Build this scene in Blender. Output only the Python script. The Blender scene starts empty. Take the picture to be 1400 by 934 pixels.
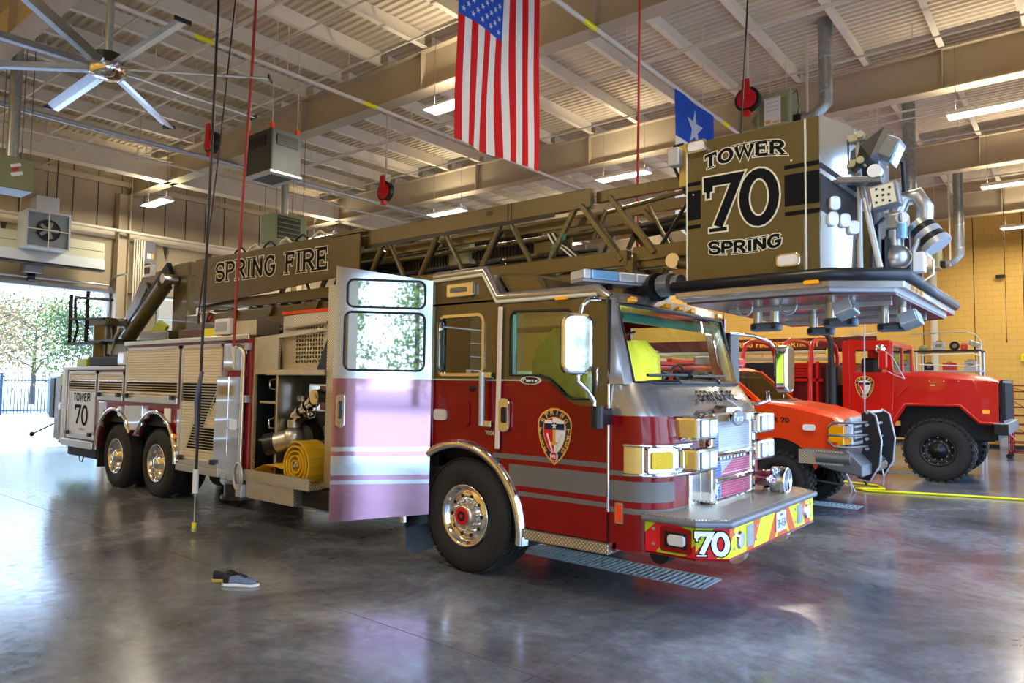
import bpy, bmesh, math, random
from math import sin, cos, pi, radians, sqrt, atan2
from mathutils import Vector, Matrix
random.seed(7)
S = bpy.context.scene
COL = S.collection
# ---------------------------------------------------------------- camera
cam_d = bpy.data.cameras.new('camera'); cam = bpy.data.objects.new('camera', cam_d); COL.objects.link(cam)
YAW, PIT, ROL = radians(129.15), radians(3.35), radians(0.72)
fw = Vector((cos(YAW)*cos(PIT), sin(YAW)*cos(PIT), sin(PIT)))
rt = Vector((sin(YAW), -cos(YAW), 0)); up = rt.cross(fw)
r2 = rt*cos(ROL)+up*sin(ROL); u2 = -rt*sin(ROL)+up*cos(ROL)
mw = Matrix((r2, u2, -fw)).transposed().to_4x4(); mw.translation = Vector((4.78, -5.15, 1.86))
cam.matrix_world = mw
cam_d.sensor_width = 36; cam_d.lens = 967/1400*36; cam_d.clip_start = 0.05; cam_d.clip_end = 500
S.camera = cam
# ---------------------------------------------------------------- world, exposure
S.view_settings.view_transform = 'Standard'; S.view_settings.look = 'None'
S.view_settings.exposure = -0.08; S.view_settings.gamma = 1.0; S.view_settings.use_curve_mapping = False
W = bpy.data.worlds.new('sky'); S.world = W; W.use_nodes = True
nt = W.node_tree; nt.nodes.clear()
wo = nt.nodes.new('ShaderNodeOutputWorld'); bg = nt.nodes.new('ShaderNodeBackground')
tc = nt.nodes.new('ShaderNodeTexCoord'); sx = nt.nodes.new('ShaderNodeSeparateXYZ'); cr = nt.nodes.new('ShaderNodeValToRGB')
nt.links.new(tc.outputs['Generated'], sx.inputs[0]); nt.links.new(sx.outputs['Z'], cr.inputs[0])
cr.color_ramp.elements[0].position = 0.0; cr.color_ramp.elements[0].color = (0.58, 0.76, 1, 1)
cr.color_ramp.elements[1].position = 0.7; cr.color_ramp.elements[1].color = (0.22, 0.46, 1, 1)
nt.links.new(cr.outputs[0], bg.inputs[0]); bg.inputs[1].default_value = 8.0
nt.links.new(bg.outputs[0], wo.inputs[0])
sun_d = bpy.data.lights.new('sun', 'SUN'); sun = bpy.data.objects.new('sun', sun_d); COL.objects.link(sun)
sun_d.energy = 7.0; sun_d.angle = 0.02; sun_d.color = (1, .95, .86)
sun.rotation_euler = Vector((0.35, 0.55, -0.9)).to_track_quat('-Z', 'Y').to_euler(); sun.location = (0, 0, 30)
# ---------------------------------------------------------------- materials
MATS = {}
def mat(name, col, rough=.5, metal=0, coat=0, noise=0, nscale=8, ncol=None, bump=0, bscale=60, spec=.5, emit=None, estr=1, alpha=1, trans=0, ior=1.45):
    if name in MATS: return MATS[name]
    m = bpy.data.materials.new(name); m.use_nodes = True; n = m.node_tree.nodes; l = m.node_tree.links
    b = n['Principled BSDF']
    b.inputs['Base Color'].default_value = (*col, 1); b.inputs['Roughness'].default_value = rough
    b.inputs['Metallic'].default_value = metal; b.inputs['Coat Weight'].default_value = coat; b.inputs['Coat Roughness'].default_value = .04
    b.inputs['Specular IOR Level'].default_value = spec; b.inputs['IOR'].default_value = ior
    b.inputs['Transmission Weight'].default_value = trans; b.inputs['Alpha'].default_value = alpha
    if emit: b.inputs['Emission Color'].default_value = (*emit, 1); b.inputs['Emission Strength'].default_value = estr
    if noise or bump:
        t = n.new('ShaderNodeTexCoord')
    if noise:
        x = n.new('ShaderNodeTexNoise'); x.inputs['Scale'].default_value = nscale; x.inputs['Detail'].default_value = 6; x.inputs['Roughness'].default_value = .65
        l.new(t.outputs['Object'], x.inputs['Vector'])
        r = n.new('ShaderNodeValToRGB'); r.color_ramp.elements[0].position = .3; r.color_ramp.elements[1].position = .7
        c2 = ncol or tuple(c*(1-noise) for c in col)
        r.color_ramp.elements[0].color = (*c2, 1); r.color_ramp.elements[1].color = (*col, 1)
        l.new(x.outputs['Fac'], r.inputs[0]); l.new(r.outputs[0], b.inputs['Base Color'])
    if bump:
        y = n.new('ShaderNodeTexNoise'); y.inputs['Scale'].default_value = bscale; y.inputs['Detail'].default_value = 4
        l.new(t.outputs['Object'], y.inputs['Vector'])
        q = n.new('ShaderNodeBump'); q.inputs['Strength'].default_value = bump; q.inputs['Distance'].default_value = .01
        l.new(y.outputs['Fac'], q.inputs['Height']); l.new(q.outputs[0], b.inputs['Normal'])
    MATS[name] = m; return m
def treadplate(name, col, rough=.3):
    """raised lozenge pattern, about 35 mm pitch"""
    m = mat(name, col, rough, .85); n = m.node_tree.nodes; l = m.node_tree.links; b = n['Principled BSDF']
    t = n.new('ShaderNodeTexCoord'); s = n.new('ShaderNodeSeparateXYZ'); l.new(t.outputs['Object'], s.inputs[0])
    def M2(op, a, b_=None):
        q = n.new('ShaderNodeMath'); q.operation = op
        for i, v in enumerate((a, b_)):
            if v is None: continue
            if isinstance(v, (int, float)): q.inputs[i].default_value = v
            else: l.new(v, q.inputs[i])
        return q.outputs[0]
    w = M2('ADD', s.outputs[2], s.outputs[1]); k = pi/.036
    a = M2('ABSOLUTE', M2('SINE', M2('MULTIPLY', M2('ADD', s.outputs[0], w), k))); c = M2('ABSOLUTE', M2('SINE', M2('MULTIPLY', M2('SUBTRACT', s.outputs[0], w), k)))
    h = M2('MULTIPLY', a, c)
    rp = n.new('ShaderNodeValToRGB'); rp.color_ramp.elements[0].position = .25; rp.color_ramp.elements[1].position = .75
    rp.color_ramp.elements[0].color = (*[x*.55 for x in col], 1); rp.color_ramp.elements[1].color = (*[min(1, x*1.25) for x in col], 1)  # hollows darker, lozenges lighter: relief shading put into the colour
    l.new(h, rp.inputs[0]); l.new(rp.outputs[0], b.inputs['Base Color'])
    q = n.new('ShaderNodeBump'); q.inputs['Strength'].default_value = .8; q.inputs['Distance'].default_value = .006
    l.new(h, q.inputs['Height']); l.new(q.outputs[0], b.inputs['Normal']); return m
M = {}
M['red'] = mat('fire_red_paint', (.225, .001, .003), .25, 0, .4, noise=.12, nscale=3, spec=.3)
M['ored'] = mat('orange_red_paint', (.85, .055, .004), .3, 0, .5)
M['brown'] = mat('bronze_grey_paint', (.125, .092, .032), .32, .35, .5, bump=.08, bscale=500)
M['silver'] = mat('silver_grey_paint', (.42, .39, .36), .24, .75, .8)
M['ink'] = mat('matt_black_vinyl', (.006, .006, .006), .8, spec=.15)
M['dgrey'] = mat('dark_grey_vinyl', (.035, .035, .04), .4)
M['stripe'] = mat('grey_reflective_stripe', (.16, .145, .13), .45, .2, bump=.15, bscale=700)
M['chrome'] = mat('chrome', (.86, .86, .88), .05, 1)
M['alu'] = mat('brushed_aluminium', (.70, .66, .56), .3, 1, bump=.05, bscale=300)
M['rollup'] = mat('satin_aluminium_shutter', (.80, .71, .52), .38, .45)
M['rollwhite'] = mat('white_shutter_decal', (.75, .78, .85), .4, .3)
M['tread'] = treadplate('aluminium_treadplate', (.68, .60, .42))
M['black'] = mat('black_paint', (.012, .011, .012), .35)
M['rubber'] = mat('tyre_rubber', (.022, .020, .018), .7, bump=.35, bscale=120, noise=.3, nscale=20)
M['dark'] = mat('dark_undercarriage', (.02, .018, .016), .6, .2, noise=.4, nscale=6)
M['grey'] = mat('mid_grey_metal', (.22, .23, .25), .4, .6)
M['lgrey'] = mat('light_grey_metal', (.50, .52, .54), .4, .6)
M['galv'] = mat('galvanised_steel', (.46, .50, .48), .38, .7, noise=.35, nscale=14)
M['olive'] = mat('olive_heater_enamel', (.23, .25, .11), .45)
M['white'] = mat('white_enamel', (.82, .82, .80), .4)
M['cream'] = mat('cream_painted_steel', (.80, .71, .54), .55, noise=.10, nscale=1.2)
M['deck'] = mat('cream_painted_roof_deck', (.72, .62, .46), .55, noise=.1, nscale=2)
M['girder'] = mat('tan_painted_girder', (.50, .41, .27), .55, noise=.12, nscale=.8)
M['pipe'] = mat('cream_pipe_paint', (.68, .62, .50), .5)
M['gold'] = mat('gold_vinyl', (.85, .42, .05), .45)
M['navy'] = mat('navy_vinyl', (.01, .012, .05), .4)
M['vwhite'] = mat('white_vinyl', (.85, .84, .80), .45)
M['vred'] = mat('red_vinyl', (.65, .01, .015), .4)
M['vblue'] = mat('blue_vinyl', (.03, .12, .50), .4)
M['creamv'] = mat('cream_outline_vinyl', (.72, .68, .50), .45)
M['yellow'] = mat('yellow_green_reflective', (.85, .80, .0), .4)
M['lime'] = mat('lime_green_reflective', (.42, .52, .01), .4)
M['orange'] = mat('orange_red_reflective', (.80, .10, .0), .4)
M['amber'] = mat('amber_lens', (.90, .35, .0), .15, emit=(1, .4, 0), estr=.15, coat=1)
M['ylens'] = mat('yellow_lens', (.72, .45, .0), .3, coat=.2, spec=.2, bump=.8, bscale=60)
M['lens'] = mat('clear_lamp_lens', (.80, .82, .85), .12, .45, 1, bump=.4, bscale=180)
M['hose'] = mat('yellow_hose_jacket', (.80, .46, .01), .75, bump=.2, bscale=300)
M['cast'] = mat('cast_aluminium', (.62, .60, .56), .35, .9, noise=.2, nscale=12)
M['tube'] = mat('fluorescent_tube', (1, .98, .9), .5, emit=(1, .96, .86), estr=9)
M['glass'] = None
def glass(name, col, rough=.02, fac=.35):
    m = bpy.data.materials.new(name); m.use_nodes = True; n = m.node_tree.nodes; l = m.node_tree.links; n.clear()
    o = n.new('ShaderNodeOutputMaterial'); g = n.new('ShaderNodeBsdfGlossy'); t = n.new('ShaderNodeBsdfTransparent'); x = n.new('ShaderNodeMixShader')
    fr = n.new('ShaderNodeFresnel'); fr.inputs[0].default_value = 1.5; ad = n.new('ShaderNodeMath'); ad.operation = 'MULTIPLY_ADD'
    ad.inputs[1].default_value = 1.0; ad.inputs[2].default_value = fac; ad.use_clamp = True
    l.new(fr.outputs[0], ad.inputs[0]); l.new(ad.outputs[0], x.inputs[0])
    t.inputs[0].default_value = (*col, 1); g.inputs[0].default_value = (.9, .93, .92, 1); g.inputs[1].default_value = rough
    l.new(t.outputs[0], x.inputs[1]); l.new(g.outputs[0], x.inputs[2]); l.new(x.outputs[0], o.inputs[0])
    MATS[name] = m; return m
M['glass'] = glass('tinted_glass', (.72, .84, .78), fac=.06)
M['glassdark'] = glass('dark_privacy_glass', (.10, .11, .10), fac=.08)
M['mirror'] = glass('mirrored_glass', (.05, .06, .05), fac=.55)
# ---------------------------------------------------------------- mesh helpers
ORG = {}
def org(p): return ORG.get(p.name, Vector((0, 0, 0))) if p is not None else Vector((0, 0, 0))
def empty(name, loc, label=None, cat=None, group=None):
    o = bpy.data.objects.new(name, None); COL.objects.link(o); o.location = loc; o.empty_display_size = .2
    ORG[o.name] = Vector(loc)
    if label: o['label'] = label
    if cat: o['category'] = cat
    if group: o['group'] = group
    return o
class MB:
    def __init__(s): s.v = []; s.f = []; s.mi = []; s.sm = []; s.cur = 0
    def add(s, vs, fs, smooth=False):
        b = len(s.v); s.v += [Vector(v) for v in vs]
        for f in fs: s.f.append([b+i for i in f]); s.mi.append(s.cur); s.sm.append(smooth)
        return s
    def m(s, i): s.cur = i; return s
    def box(s, x0, x1, y0, y1, z0, z1):
        if x0 > x1: x0, x1 = x1, x0
        if y0 > y1: y0, y1 = y1, y0
        if z0 > z1: z0, z1 = z1, z0
        return s.add([(x0,y0,z0),(x1,y0,z0),(x1,y1,z0),(x0,y1,z0),(x0,y0,z1),(x1,y0,z1),(x1,y1,z1),(x0,y1,z1)],
                     [(3,2,1,0),(4,5,6,7),(0,1,5,4),(1,2,6,5),(2,3,7,6),(3,0,4,7)])
    def obox(s, c, u, v, w):
        c, u, v, w = map(Vector, (c, u, v, w))   # centre and half-extent vectors
        P = [c+a*u+b*v+d*w for d in (-1, 1) for a, b in ((-1,-1),(1,-1),(1,1),(-1,1))]
        if u.cross(v).dot(w) < 0: P = P[4:]+P[:4]
        return s.add(P, [(3,2,1,0),(4,5,6,7),(0,1,5,4),(1,2,6,5),(2,3,7,6),(3,0,4,7)])
    def beam(s, p, q, a, b, upv=(0, 0, 1)):
        p, q = Vector(p), Vector(q); d = (q-p); L = d.length; d.normalize(); upv = Vector(upv)
        if abs(d.dot(upv)) > .98: upv = Vector((1, 0, 0))
        w = d.cross(upv).normalized(); h = w.cross(d)
        return s.obox((p+q)/2, d*L/2, w*a/2, h*b/2)
    def ext(s, poly, h0, h1, axis='y'):
        def P(a, b, h): return {'y': (a, h, b), 'x': (h, a, b), 'z': (a, b, h)}[axis]
        n = len(poly); ar = sum(poly[i][0]*poly[(i+1)%n][1]-poly[(i+1)%n][0]*poly[i][1] for i in range(n))
        poly = list(poly)
        if (ar < 0): poly.reverse()
        if h0 > h1: h0, h1 = h1, h0
        vs = [P(a, b, h0) for a, b in poly]+[P(a, b, h1) for a, b in poly]
        fs = [tuple(range(n-1, -1, -1)), tuple(range(n, 2*n))]+[(i, (i+1)%n, n+(i+1)%n, n+i) for i in range(n)]
        if axis == 'y': fs = [tuple(reversed(f)) for f in fs]
        return s.add(vs, fs)
    def cyl(s, p, q, r, n=12, r1=None, caps=True):
        p, q = Vector(p), Vector(q); d = (q-p).normalized(); r1 = r if r1 is None else r1
        a = d.orthogonal().normalized(); b = d.cross(a)
        vs = [p+(a*cos(2*pi*i/n)+b*sin(2*pi*i/n))*r for i in range(n)]+[q+(a*cos(2*pi*i/n)+b*sin(2*pi*i/n))*r1 for i in range(n)]
        s.add(vs, [(i, (i+1)%n, n+(i+1)%n, n+i) for i in range(n)], True)
        if caps: s.add(vs, [tuple(range(n-1, -1, -1)), tuple(range(n, 2*n))])
        return s
    def tube(s, pts, r, n=8, closed=False, caps=True):
        pts = [Vector(p) for p in pts]; N = len(pts); rings = []; a = None
        for i in range(N):
            if closed: d = (pts[(i+1)%N]-pts[i-1]).normalized()
            else: d = (pts[min(i+1, N-1)]-pts[max(i-1, 0)]).normalized()
            if a is None: a = d.orthogonal().normalized()
            else:
                a = (a-d*a.dot(d)).normalized()
            b = d.cross(a); rr = r[i] if isinstance(r, (list, tuple)) else r
            rings.append([pts[i]+(a*cos(2*pi*k/n)+b*sin(2*pi*k/n))*rr for k in range(n)])
        vs = [v for rg in rings for v in rg]; fs = []
        for i in range(N if closed else N-1):
            j = (i+1) % N
            for k in range(n): fs.append((i*n+k, i*n+(k+1)%n, j*n+(k+1)%n, j*n+k))
        s.add(vs, fs, True)
        if caps and not closed: s.add(rings[0]+rings[-1], [tuple(range(n-1, -1, -1)), tuple(range(n, 2*n))])
        return s
    def lathe(s, prof, o, d, n=24, caps=False):
        o, d = Vector(o), Vector(d).normalized(); a = d.orthogonal().normalized(); b = d.cross(a); K = len(prof)
        vs = [o+d*h+(a*cos(2*pi*i/n)+b*sin(2*pi*i/n))*r for (h, r) in prof for i in range(n)]
        s.add(vs, [(k*n+i, k*n+(i+1)%n, (k+1)*n+(i+1)%n, (k+1)*n+i) for k in range(K-1) for i in range(n)], True)
        return s
    def sph(s, c, r, n=12, m=8, sc=(1, 1, 1)):
        c = Vector(c); vs = []; fs = []
        for j in range(m+1):
            t = pi*j/m
            for i in range(n): vs.append(c+Vector((r*sc[0]*sin(t)*cos(2*pi*i/n), r*sc[1]*sin(t)*sin(2*pi*i/n), r*sc[2]*cos(t))))
        for j in range(m):
            for i in range(n): fs.append((j*n+i, (j+1)*n+i, (j+1)*n+(i+1)%n, j*n+(i+1)%n))
        return s.add(vs, fs, True)
    def poly(s, pts): return s.add(pts, [tuple(range(len(pts)))])
    def rrect(s, O, u, v, w, h, r, t=0, n=5):   # rounded rectangle slab, centre O, along u and v, thickness t towards u x v
        O, u, v = Vector(O), Vector(u).normalized(), Vector(v).normalized(); nn = u.cross(v); P = []
        for cx, cy, a0 in ((w/2-r, h/2-r, 0), (-w/2+r, h/2-r, 90), (-w/2+r, -h/2+r, 180), (w/2-r, -h/2+r, 270)):
            for k in range(n+1):
                a = radians(a0+90*k/n); P.append((cx+r*cos(a), cy+r*sin(a)))
        A = [O+u*x+v*y for x, y in P]; K = len(A)
        if t == 0: return s.add([p for p in A], [tuple(range(K))])
        B = [p+nn*t for p in A]
        return s.add(A+B, [tuple(range(K-1, -1, -1)), tuple(range(K, 2*K))]+[(i, (i+1)%K, K+(i+1)%K, K+i) for i in range(K)])
    def rframe(s, O, u, v, w, h, r, b, t, n=5):  # rounded frame ring of width b and thickness t
        O, u, v = Vector(O), Vector(u).normalized(), Vector(v).normalized(); nn = u.cross(v)
        def ring(W, H, R):
            P = []
            for cx, cy, a0 in ((W/2-R, H/2-R, 0), (-W/2+R, H/2-R, 90), (-W/2+R, -H/2+R, 180), (W/2-R, -H/2+R, 270)):
                for k in range(n+1):
                    a = radians(a0+90*k/n); P.append(O+u*(cx+R*cos(a))+v*(cy+R*sin(a)))
            return P
        o = ring(w, h, r); i = ring(w-2*b, h-2*b, max(r-b, .002)); K = len(o)
        vs = o+i+[p+nn*t for p in o]+[p+nn*t for p in i]; fs = []
        for k in range(K):
            j = (k+1) % K
            fs += [(2*K+k, 2*K+j, 3*K+j, 3*K+k), (k, j, 2*K+j, 2*K+k), (K+j, K+k, 3*K+k, 3*K+j), (j, k, K+k, K+j)]
        return s.add(vs, fs)
    def build(s, name, mt, parent=None, bevel=0, seg=2, **props):
        me = bpy.data.meshes.new(name); o0 = org(parent)
        me.from_pydata([v-o0 for v in s.v], [], s.f)
        for i, x in enumerate(mt if isinstance(mt, (list, tuple)) else [mt]): me.materials.append(M[x] if isinstance(x, str) else x)
        me.polygons.foreach_set('material_index', s.mi); me.polygons.foreach_set('use_smooth', s.sm); me.update()
        o = bpy.data.objects.new(name, me); COL.objects.link(o)
        if parent is not None:
            while parent.parent is not None and parent.parent.parent is not None: parent = parent.parent   # thing > part > sub-part, never deeper
            o.parent = parent
        ORG[o.name] = o0
        if bevel:
            b = o.modifiers.new('bevel', 'BEVEL'); b.width = bevel; b.segments = seg; b.limit_method = 'ANGLE'; b.angle_limit = radians(50)
        for k, v in props.items(): o[k] = v
        return o
def copy_tree(o, parent=None, dloc=None):
    c = o.copy(); COL.objects.link(c); c.parent = parent; ORG[c.name] = ORG.get(o.name, Vector())+(Vector(dloc) if dloc and parent is None else Vector())
    if dloc and parent is None: c.location = o.location+Vector(dloc)
    for ch in list(o.children): copy_tree(ch, c)
    return c
# ---------------------------------------------------------------- lettering made of strokes
def arc(cx, cy, rx, ry, a0, a1, n=8): return [(cx+rx*cos(radians(a0+(a1-a0)*i/n)), cy+ry*sin(radians(a0+(a1-a0)*i/n))) for i in range(n+1)]
GL = {
 'S': (.58, [arc(.29,.74,.27,.26,20,270)[:-1]+arc(.29,.26,.29,.26,90,-160)]),
 'P': (.56, [[(.06,0),(.06,1)], [(.06,1),(.3,1)]+arc(.3,.75,.24,.25,80,-80)+[(.3,.5),(.06,.5)]]),
 'R': (.62, [[(.06,0),(.06,1)], [(.06,1),(.3,1)]+arc(.3,.75,.24,.25,80,-80)+[(.3,.5),(.06,.5)], [(.3,.5),(.6,0)]]),
 'I': (.2, [[(.1,0),(.1,1)]]),
 'N': (.62, [[(.06,0),(.06,1)], [(.06,1),(.56,0)], [(.56,0),(.56,1)]]),
 'G': (.64, [arc(.34,.5,.3,.5,40,320,14)+[(.6,.45),(.36,.45)]]),
 'F': (.5, [[(.06,0),(.06,1)], [(.06,1),(.48,1)], [(.06,.54),(.38,.54)]]),
 'E': (.54, [[(.06,0),(.06,1)], [(.06,1),(.5,1)], [(.06,.54),(.4,.54)], [(.06,0),(.52,0)]]),
 'T': (.56, [[(.28,0),(.28,1)], [(.0,1),(.56,1)]]),
 'O': (.68, [arc(.34,.5,.31,.5,0,360,20)]),
 'W': (.9, [[(.04,1),(.25,0),(.45,.9),(.65,0),(.86,1)]]),
 'D': (.62, [[(.06,0),(.06,1)], [(.06,1),(.25,1)]+arc(.25,.5,.32,.5,85,-85,12)+[(.25,0),(.06,0)]]),
 'A': (.64, [[(.0,0),(.32,1),(.64,0)], [(.12,.35),(.52,.35)]]),
 'M': (.78, [[(.06,0),(.06,1),(.39,.2),(.72,1),(.72,0)]]),
 'C': (.6, [arc(.34,.5,.3,.5,45,315,14)]), 'X': (.6, [[(0,0),(.6,1)], [(0,1),(.6,0)]]),
 'B': (.58, [[(.06,0),(.06,1)], [(.06,1),(.28,1)]+arc(.28,.76,.22,.24,80,-80)+[(.28,.52),(.06,.52)], [(.28,.52)]+arc(.28,.26,.26,.26,80,-80)+[(.28,0),(.06,0)]]),
 'Y': (.6, [[(0,1),(.3,.5),(.6,1)], [(.3,.5),(.3,0)]]),
 '0': (.6, [arc(.3,.5,.26,.5,0,360,24)]), '1': (.3, [[(.05,.8),(.18,1),(.18,0)]]),
 '3': (.54, [arc(.25,.75,.25,.25,140,-80)+arc(.25,.26,.27,.26,80,-140)]), '4': (.58, [[(.4,0),(.4,1),(.02,.3),(.58,.3)]]),
 '5': (.54, [[(.5,1),(.1,1),(.06,.55)]+arc(.27,.32,.25,.3,130,-140)]), '7': (.58, [[(.02,.78),(.02,1),(.56,1),(.2,0)]]),
 '9': (.56, [arc(.28,.7,.25,.3,0,360,16), [(.53,.7),(.3,0)]]), '8': (.56, [arc(.28,.76,.22,.24,0,360,14), arc(.28,.26,.26,.26,0,360,14)]),
 '-': (.4, [[(.05,.5),(.35,.5)]]), ' ': (.35, []), 'e': (.45, [[(.05,.25),(.4,.28)]+arc(.22,.25,.19,.25,20,310,12)]),
 'i': (.15, [[(.08,0),(.08,.5)], [(.08,.65),(.08,.72)]]), 'r': (.3, [[(.05,0),(.05,.5)], arc(.2,.3,.15,.18,170,50,5)]),
 'c': (.4, [arc(.22,.25,.19,.25,50,310,10)])}
SERIF = {'P': [(.06,0),(.03,1)], 'R': [(.06,0),(.6,0),(.03,1)], 'I': [(.1,0),(.1,1)], 'N': [(.06,0),(.05,1),(.56,1)], 'F': [(.06,0),(.03,1)], 'E': [(.03,1),(.03,0)],
         'T': [(.28,0)], 'W': [(.04,1),(.86,1),(.45,.95)], 'A': [(0,0),(.64,0)], 'M': [(.06,0),(.72,0),(.06,1),(.72,1)], 'D': [(.03,0),(.03,1)], '7': [(.2,0)], '1': [(.18,0)]}
VS = {'T': [(.0,1,-1),(.56,1,-1)], 'F': [(.48,1,-1),(.38,.54,0)], 'E': [(.5,1,-1),(.52,0,1),(.4,.54,0)], 'S': [(.53,.86,0),(.02,.14,0)], '7': [(.02,.9,-1)], 'G': [(.56,.84,0)]}
def ribbon(pts, w, closed=False):
    L = []; R_ = []; n = len(pts)
    for i in range(n):
        if closed: a, b = pts[i-1] if i else pts[-2], pts[(i+1) % n] if i < n-1 else pts[1]
        else: a, b = pts[max(i-1, 0)], pts[min(i+1, n-1)]
        p = pts[i]
        d1 = Vector((p[0]-a[0], p[1]-a[1])); d2 = Vector((b[0]-p[0], b[1]-p[1]))
        if d1.length < 1e-9: d1 = d2
        if d2.length < 1e-9: d2 = d1
        d1.normalize(); d2.normalize(); d = (d1+d2)
        d = d2 if d.length < 1e-6 else d.normalized()
        nx, ny = -d.y, d.x; k = 1/max(.45, d.dot(d2)); k *= w/2
        L.append((p[0]+nx*k, p[1]+ny*k)); R_.append((p[0]-nx*k, p[1]-ny*k))
    return [(L[i], R_[i], R_[i+1], L[i+1]) for i in range(n-1)]
def extend(pts, e):
    if len(pts) < 2 or pts[0] == pts[-1]: return pts
    def ex(p, q):
        d = Vector((p[0]-q[0], p[1]-q[1])).normalized()*e; return (p[0]+d.x, p[1]+d.y)
    return [ex(pts[0], pts[1])]+list(pts[1:-1])+[ex(pts[-1], pts[-2])]
def lettering(mb, s, O, u, v, h, wt=.16, grow=0, serif=False, asp=1, gap=.14, lift=0, warp=None, center=True):
    """flat lettering: O baseline point, u/v unit axes, h cap height, wt stroke, grow outline, lift off the surface"""
    O, u, v = Vector(O), Vector(u).normalized(), Vector(v).normalized(); nn = u.cross(v)
    tot = sum(GL[c][0]+gap for c in s)-gap; x0 = -tot/2 if center else 0; k = 0
    for c in s:
        w, st = GL[c]; qs = []
        for p in st:
            cl = len(p) > 3 and abs(p[0][0]-p[-1][0]) < 1e-4 and abs(p[0][1]-p[-1][1]) < 1e-4
            # keep stroke inside cap height
            pp = [(x, wt/2+y*(1-wt)) for x, y in p]
            qs += ribbon(pp if cl else extend(pp, grow if not serif else grow), wt+2*grow, cl)
        if serif:
            for (x, y) in SERIF.get(c, []):
                yy = .03 if y < .3 else .97
                a = wt*.95+grow; b = .032+grow; qs.append(((x-a, yy-b), (x+a, yy-b), (x+a, yy+b), (x-a, yy+b)))
            for (x, y, sg) in VS.get(c, []):
                yy = wt/2+y*(1-wt); a = .035+grow; lo, hi = (.17, .17) if sg == 0 else ((.22, .07) if sg < 0 else (.07, .22))
                lo += grow; hi += grow; qs.append(((x-a, yy-lo), (x+a, yy-lo), (x+a, yy+hi), (x-a, yy+hi)))
        for q in qs:
            k += 1; P = []
            for (x, y) in q:
                X, Y = (x0+x)*h*asp, y*h
                if warp: X, Y = warp(X, Y)
                P.append(O+u*X+v*Y+nn*(lift+k*2e-6))
            mb.add(P, [(0, 1, 2, 3)])
        x0 += w+gap
    return mb
# ================================================================ THE BUILDING
XB, XF, YR, YL, ZD = -16.5, 5.5, 21.9, -7.3, 8.12
def st(o, **k):
    o['kind'] = 'structure'; return o
# floor: polished dark concrete in slabs with saw-cut joints
fm = mat('polished_concrete', (.10, .095, .09), .2); M['floor'] = fm
n = fm.node_tree.nodes; l = fm.node_tree.links; b = n['Principled BSDF']
t = n.new('ShaderNodeNewGeometry'); n1 = n.new('ShaderNodeTexNoise'); n1.inputs['Scale'].default_value = .55; n1.inputs['Detail'].default_value = 9; n1.inputs['Roughness'].default_value = .68; n1.inputs['Distortion'].default_value = .6
l.new(t.outputs['Position'], n1.inputs['Vector']); r = n.new('ShaderNodeValToRGB'); l.new(n1.outputs['Fac'], r.inputs[0])
e = r.color_ramp.elements; e[0].position = .3; e[0].color = (.050, .048, .046, 1); e[1].position = .72; e[1].color = (.30, .32, .35, 1)
x = e.new(.5); x.color = (.135, .14, .15, 1)
n2 = n.new('ShaderNodeTexNoise'); n2.inputs['Scale'].default_value = 9; n2.inputs['Detail'].default_value = 8; n2.inputs['Roughness'].default_value = .7
l.new(t.outputs['Position'], n2.inputs['Vector']); mx = n.new('ShaderNodeMix'); mx.data_type = 'RGBA'; mx.blend_type = 'OVERLAY'; mx.inputs['Factor'].default_value = .75
l.new(r.outputs[0], mx.inputs[6]); l.new(n2.outputs['Color'], mx.inputs[7]); hs = n.new('ShaderNodeHueSaturation'); hs.inputs['Saturation'].default_value = .45
l.new(mx.outputs[2], hs.inputs['Color']); l.new(hs.outputs[0], b.inputs['Base Color'])
mr = n.new('ShaderNodeMapRange'); mr.inputs['From Min'].default_value = .3; mr.inputs['From Max'].default_value = .7; mr.inputs['To Min'].default_value = .10; mr.inputs['To Max'].default_value = .26
l.new(n2.outputs['Fac'], mr.inputs['Value']); l.new(mr.outputs[0], b.inputs['Roughness'])
bp = n.new('ShaderNodeBump'); bp.inputs['Strength'].default_value = .25; bp.inputs['Distance'].default_value = .004
n3 = n.new('ShaderNodeTexNoise'); n3.inputs['Scale'].default_value = 5; n3.inputs['Detail'].default_value = 3; l.new(t.outputs['Position'], n3.inputs['Vector'])
l.new(n3.outputs['Fac'], bp.inputs['Height']); l.new(bp.outputs[0], b.inputs['Normal'])
M['jointm'] = mat('joint_filler', (.02, .02, .02), .8)
floor = st(MB().box(XB-.4, XF+.4, YL-.2, YR+.2, -.3, -.06).build('floor', 'jointm'))
xs = [XB-.4, -9.0, -3.5, 2.0, XF+.4]; ys = [YL-.2, -1.46, 4.1, 9.6, 15.1, YR+.2]
DR = [(-6.2, 2.0, 1.05, 1.52), (-6.2, 2.0, 6.62, 7.05), (-6.2, 2.0, 12.2, 12.62)]
for i in range(4):
    for j in range(5):
        x0, x1, y0, y1 = xs[i]+.004, xs[i+1]-.004, ys[j]+.004, ys[j+1]-.004
        cuts = [(y0, y1)]
        for d in DR:
            if y0 < d[2] < y1 and x0 < 1.9 and x1 > d[0]+.5: cuts = [(y0, d[2]), (d[3], y1)]
        if len(cuts) == 2 and x0 < DR[0][0]: 
            MB().box(x0, DR[0][0], cuts[0][1], cuts[1][0], -.06, 0).build('floor_slab', 'floor', floor)
        for a, c in cuts: MB().box(x0, x1, a, c, -.06, 0).build('floor_slab', 'floor', floor)
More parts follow.
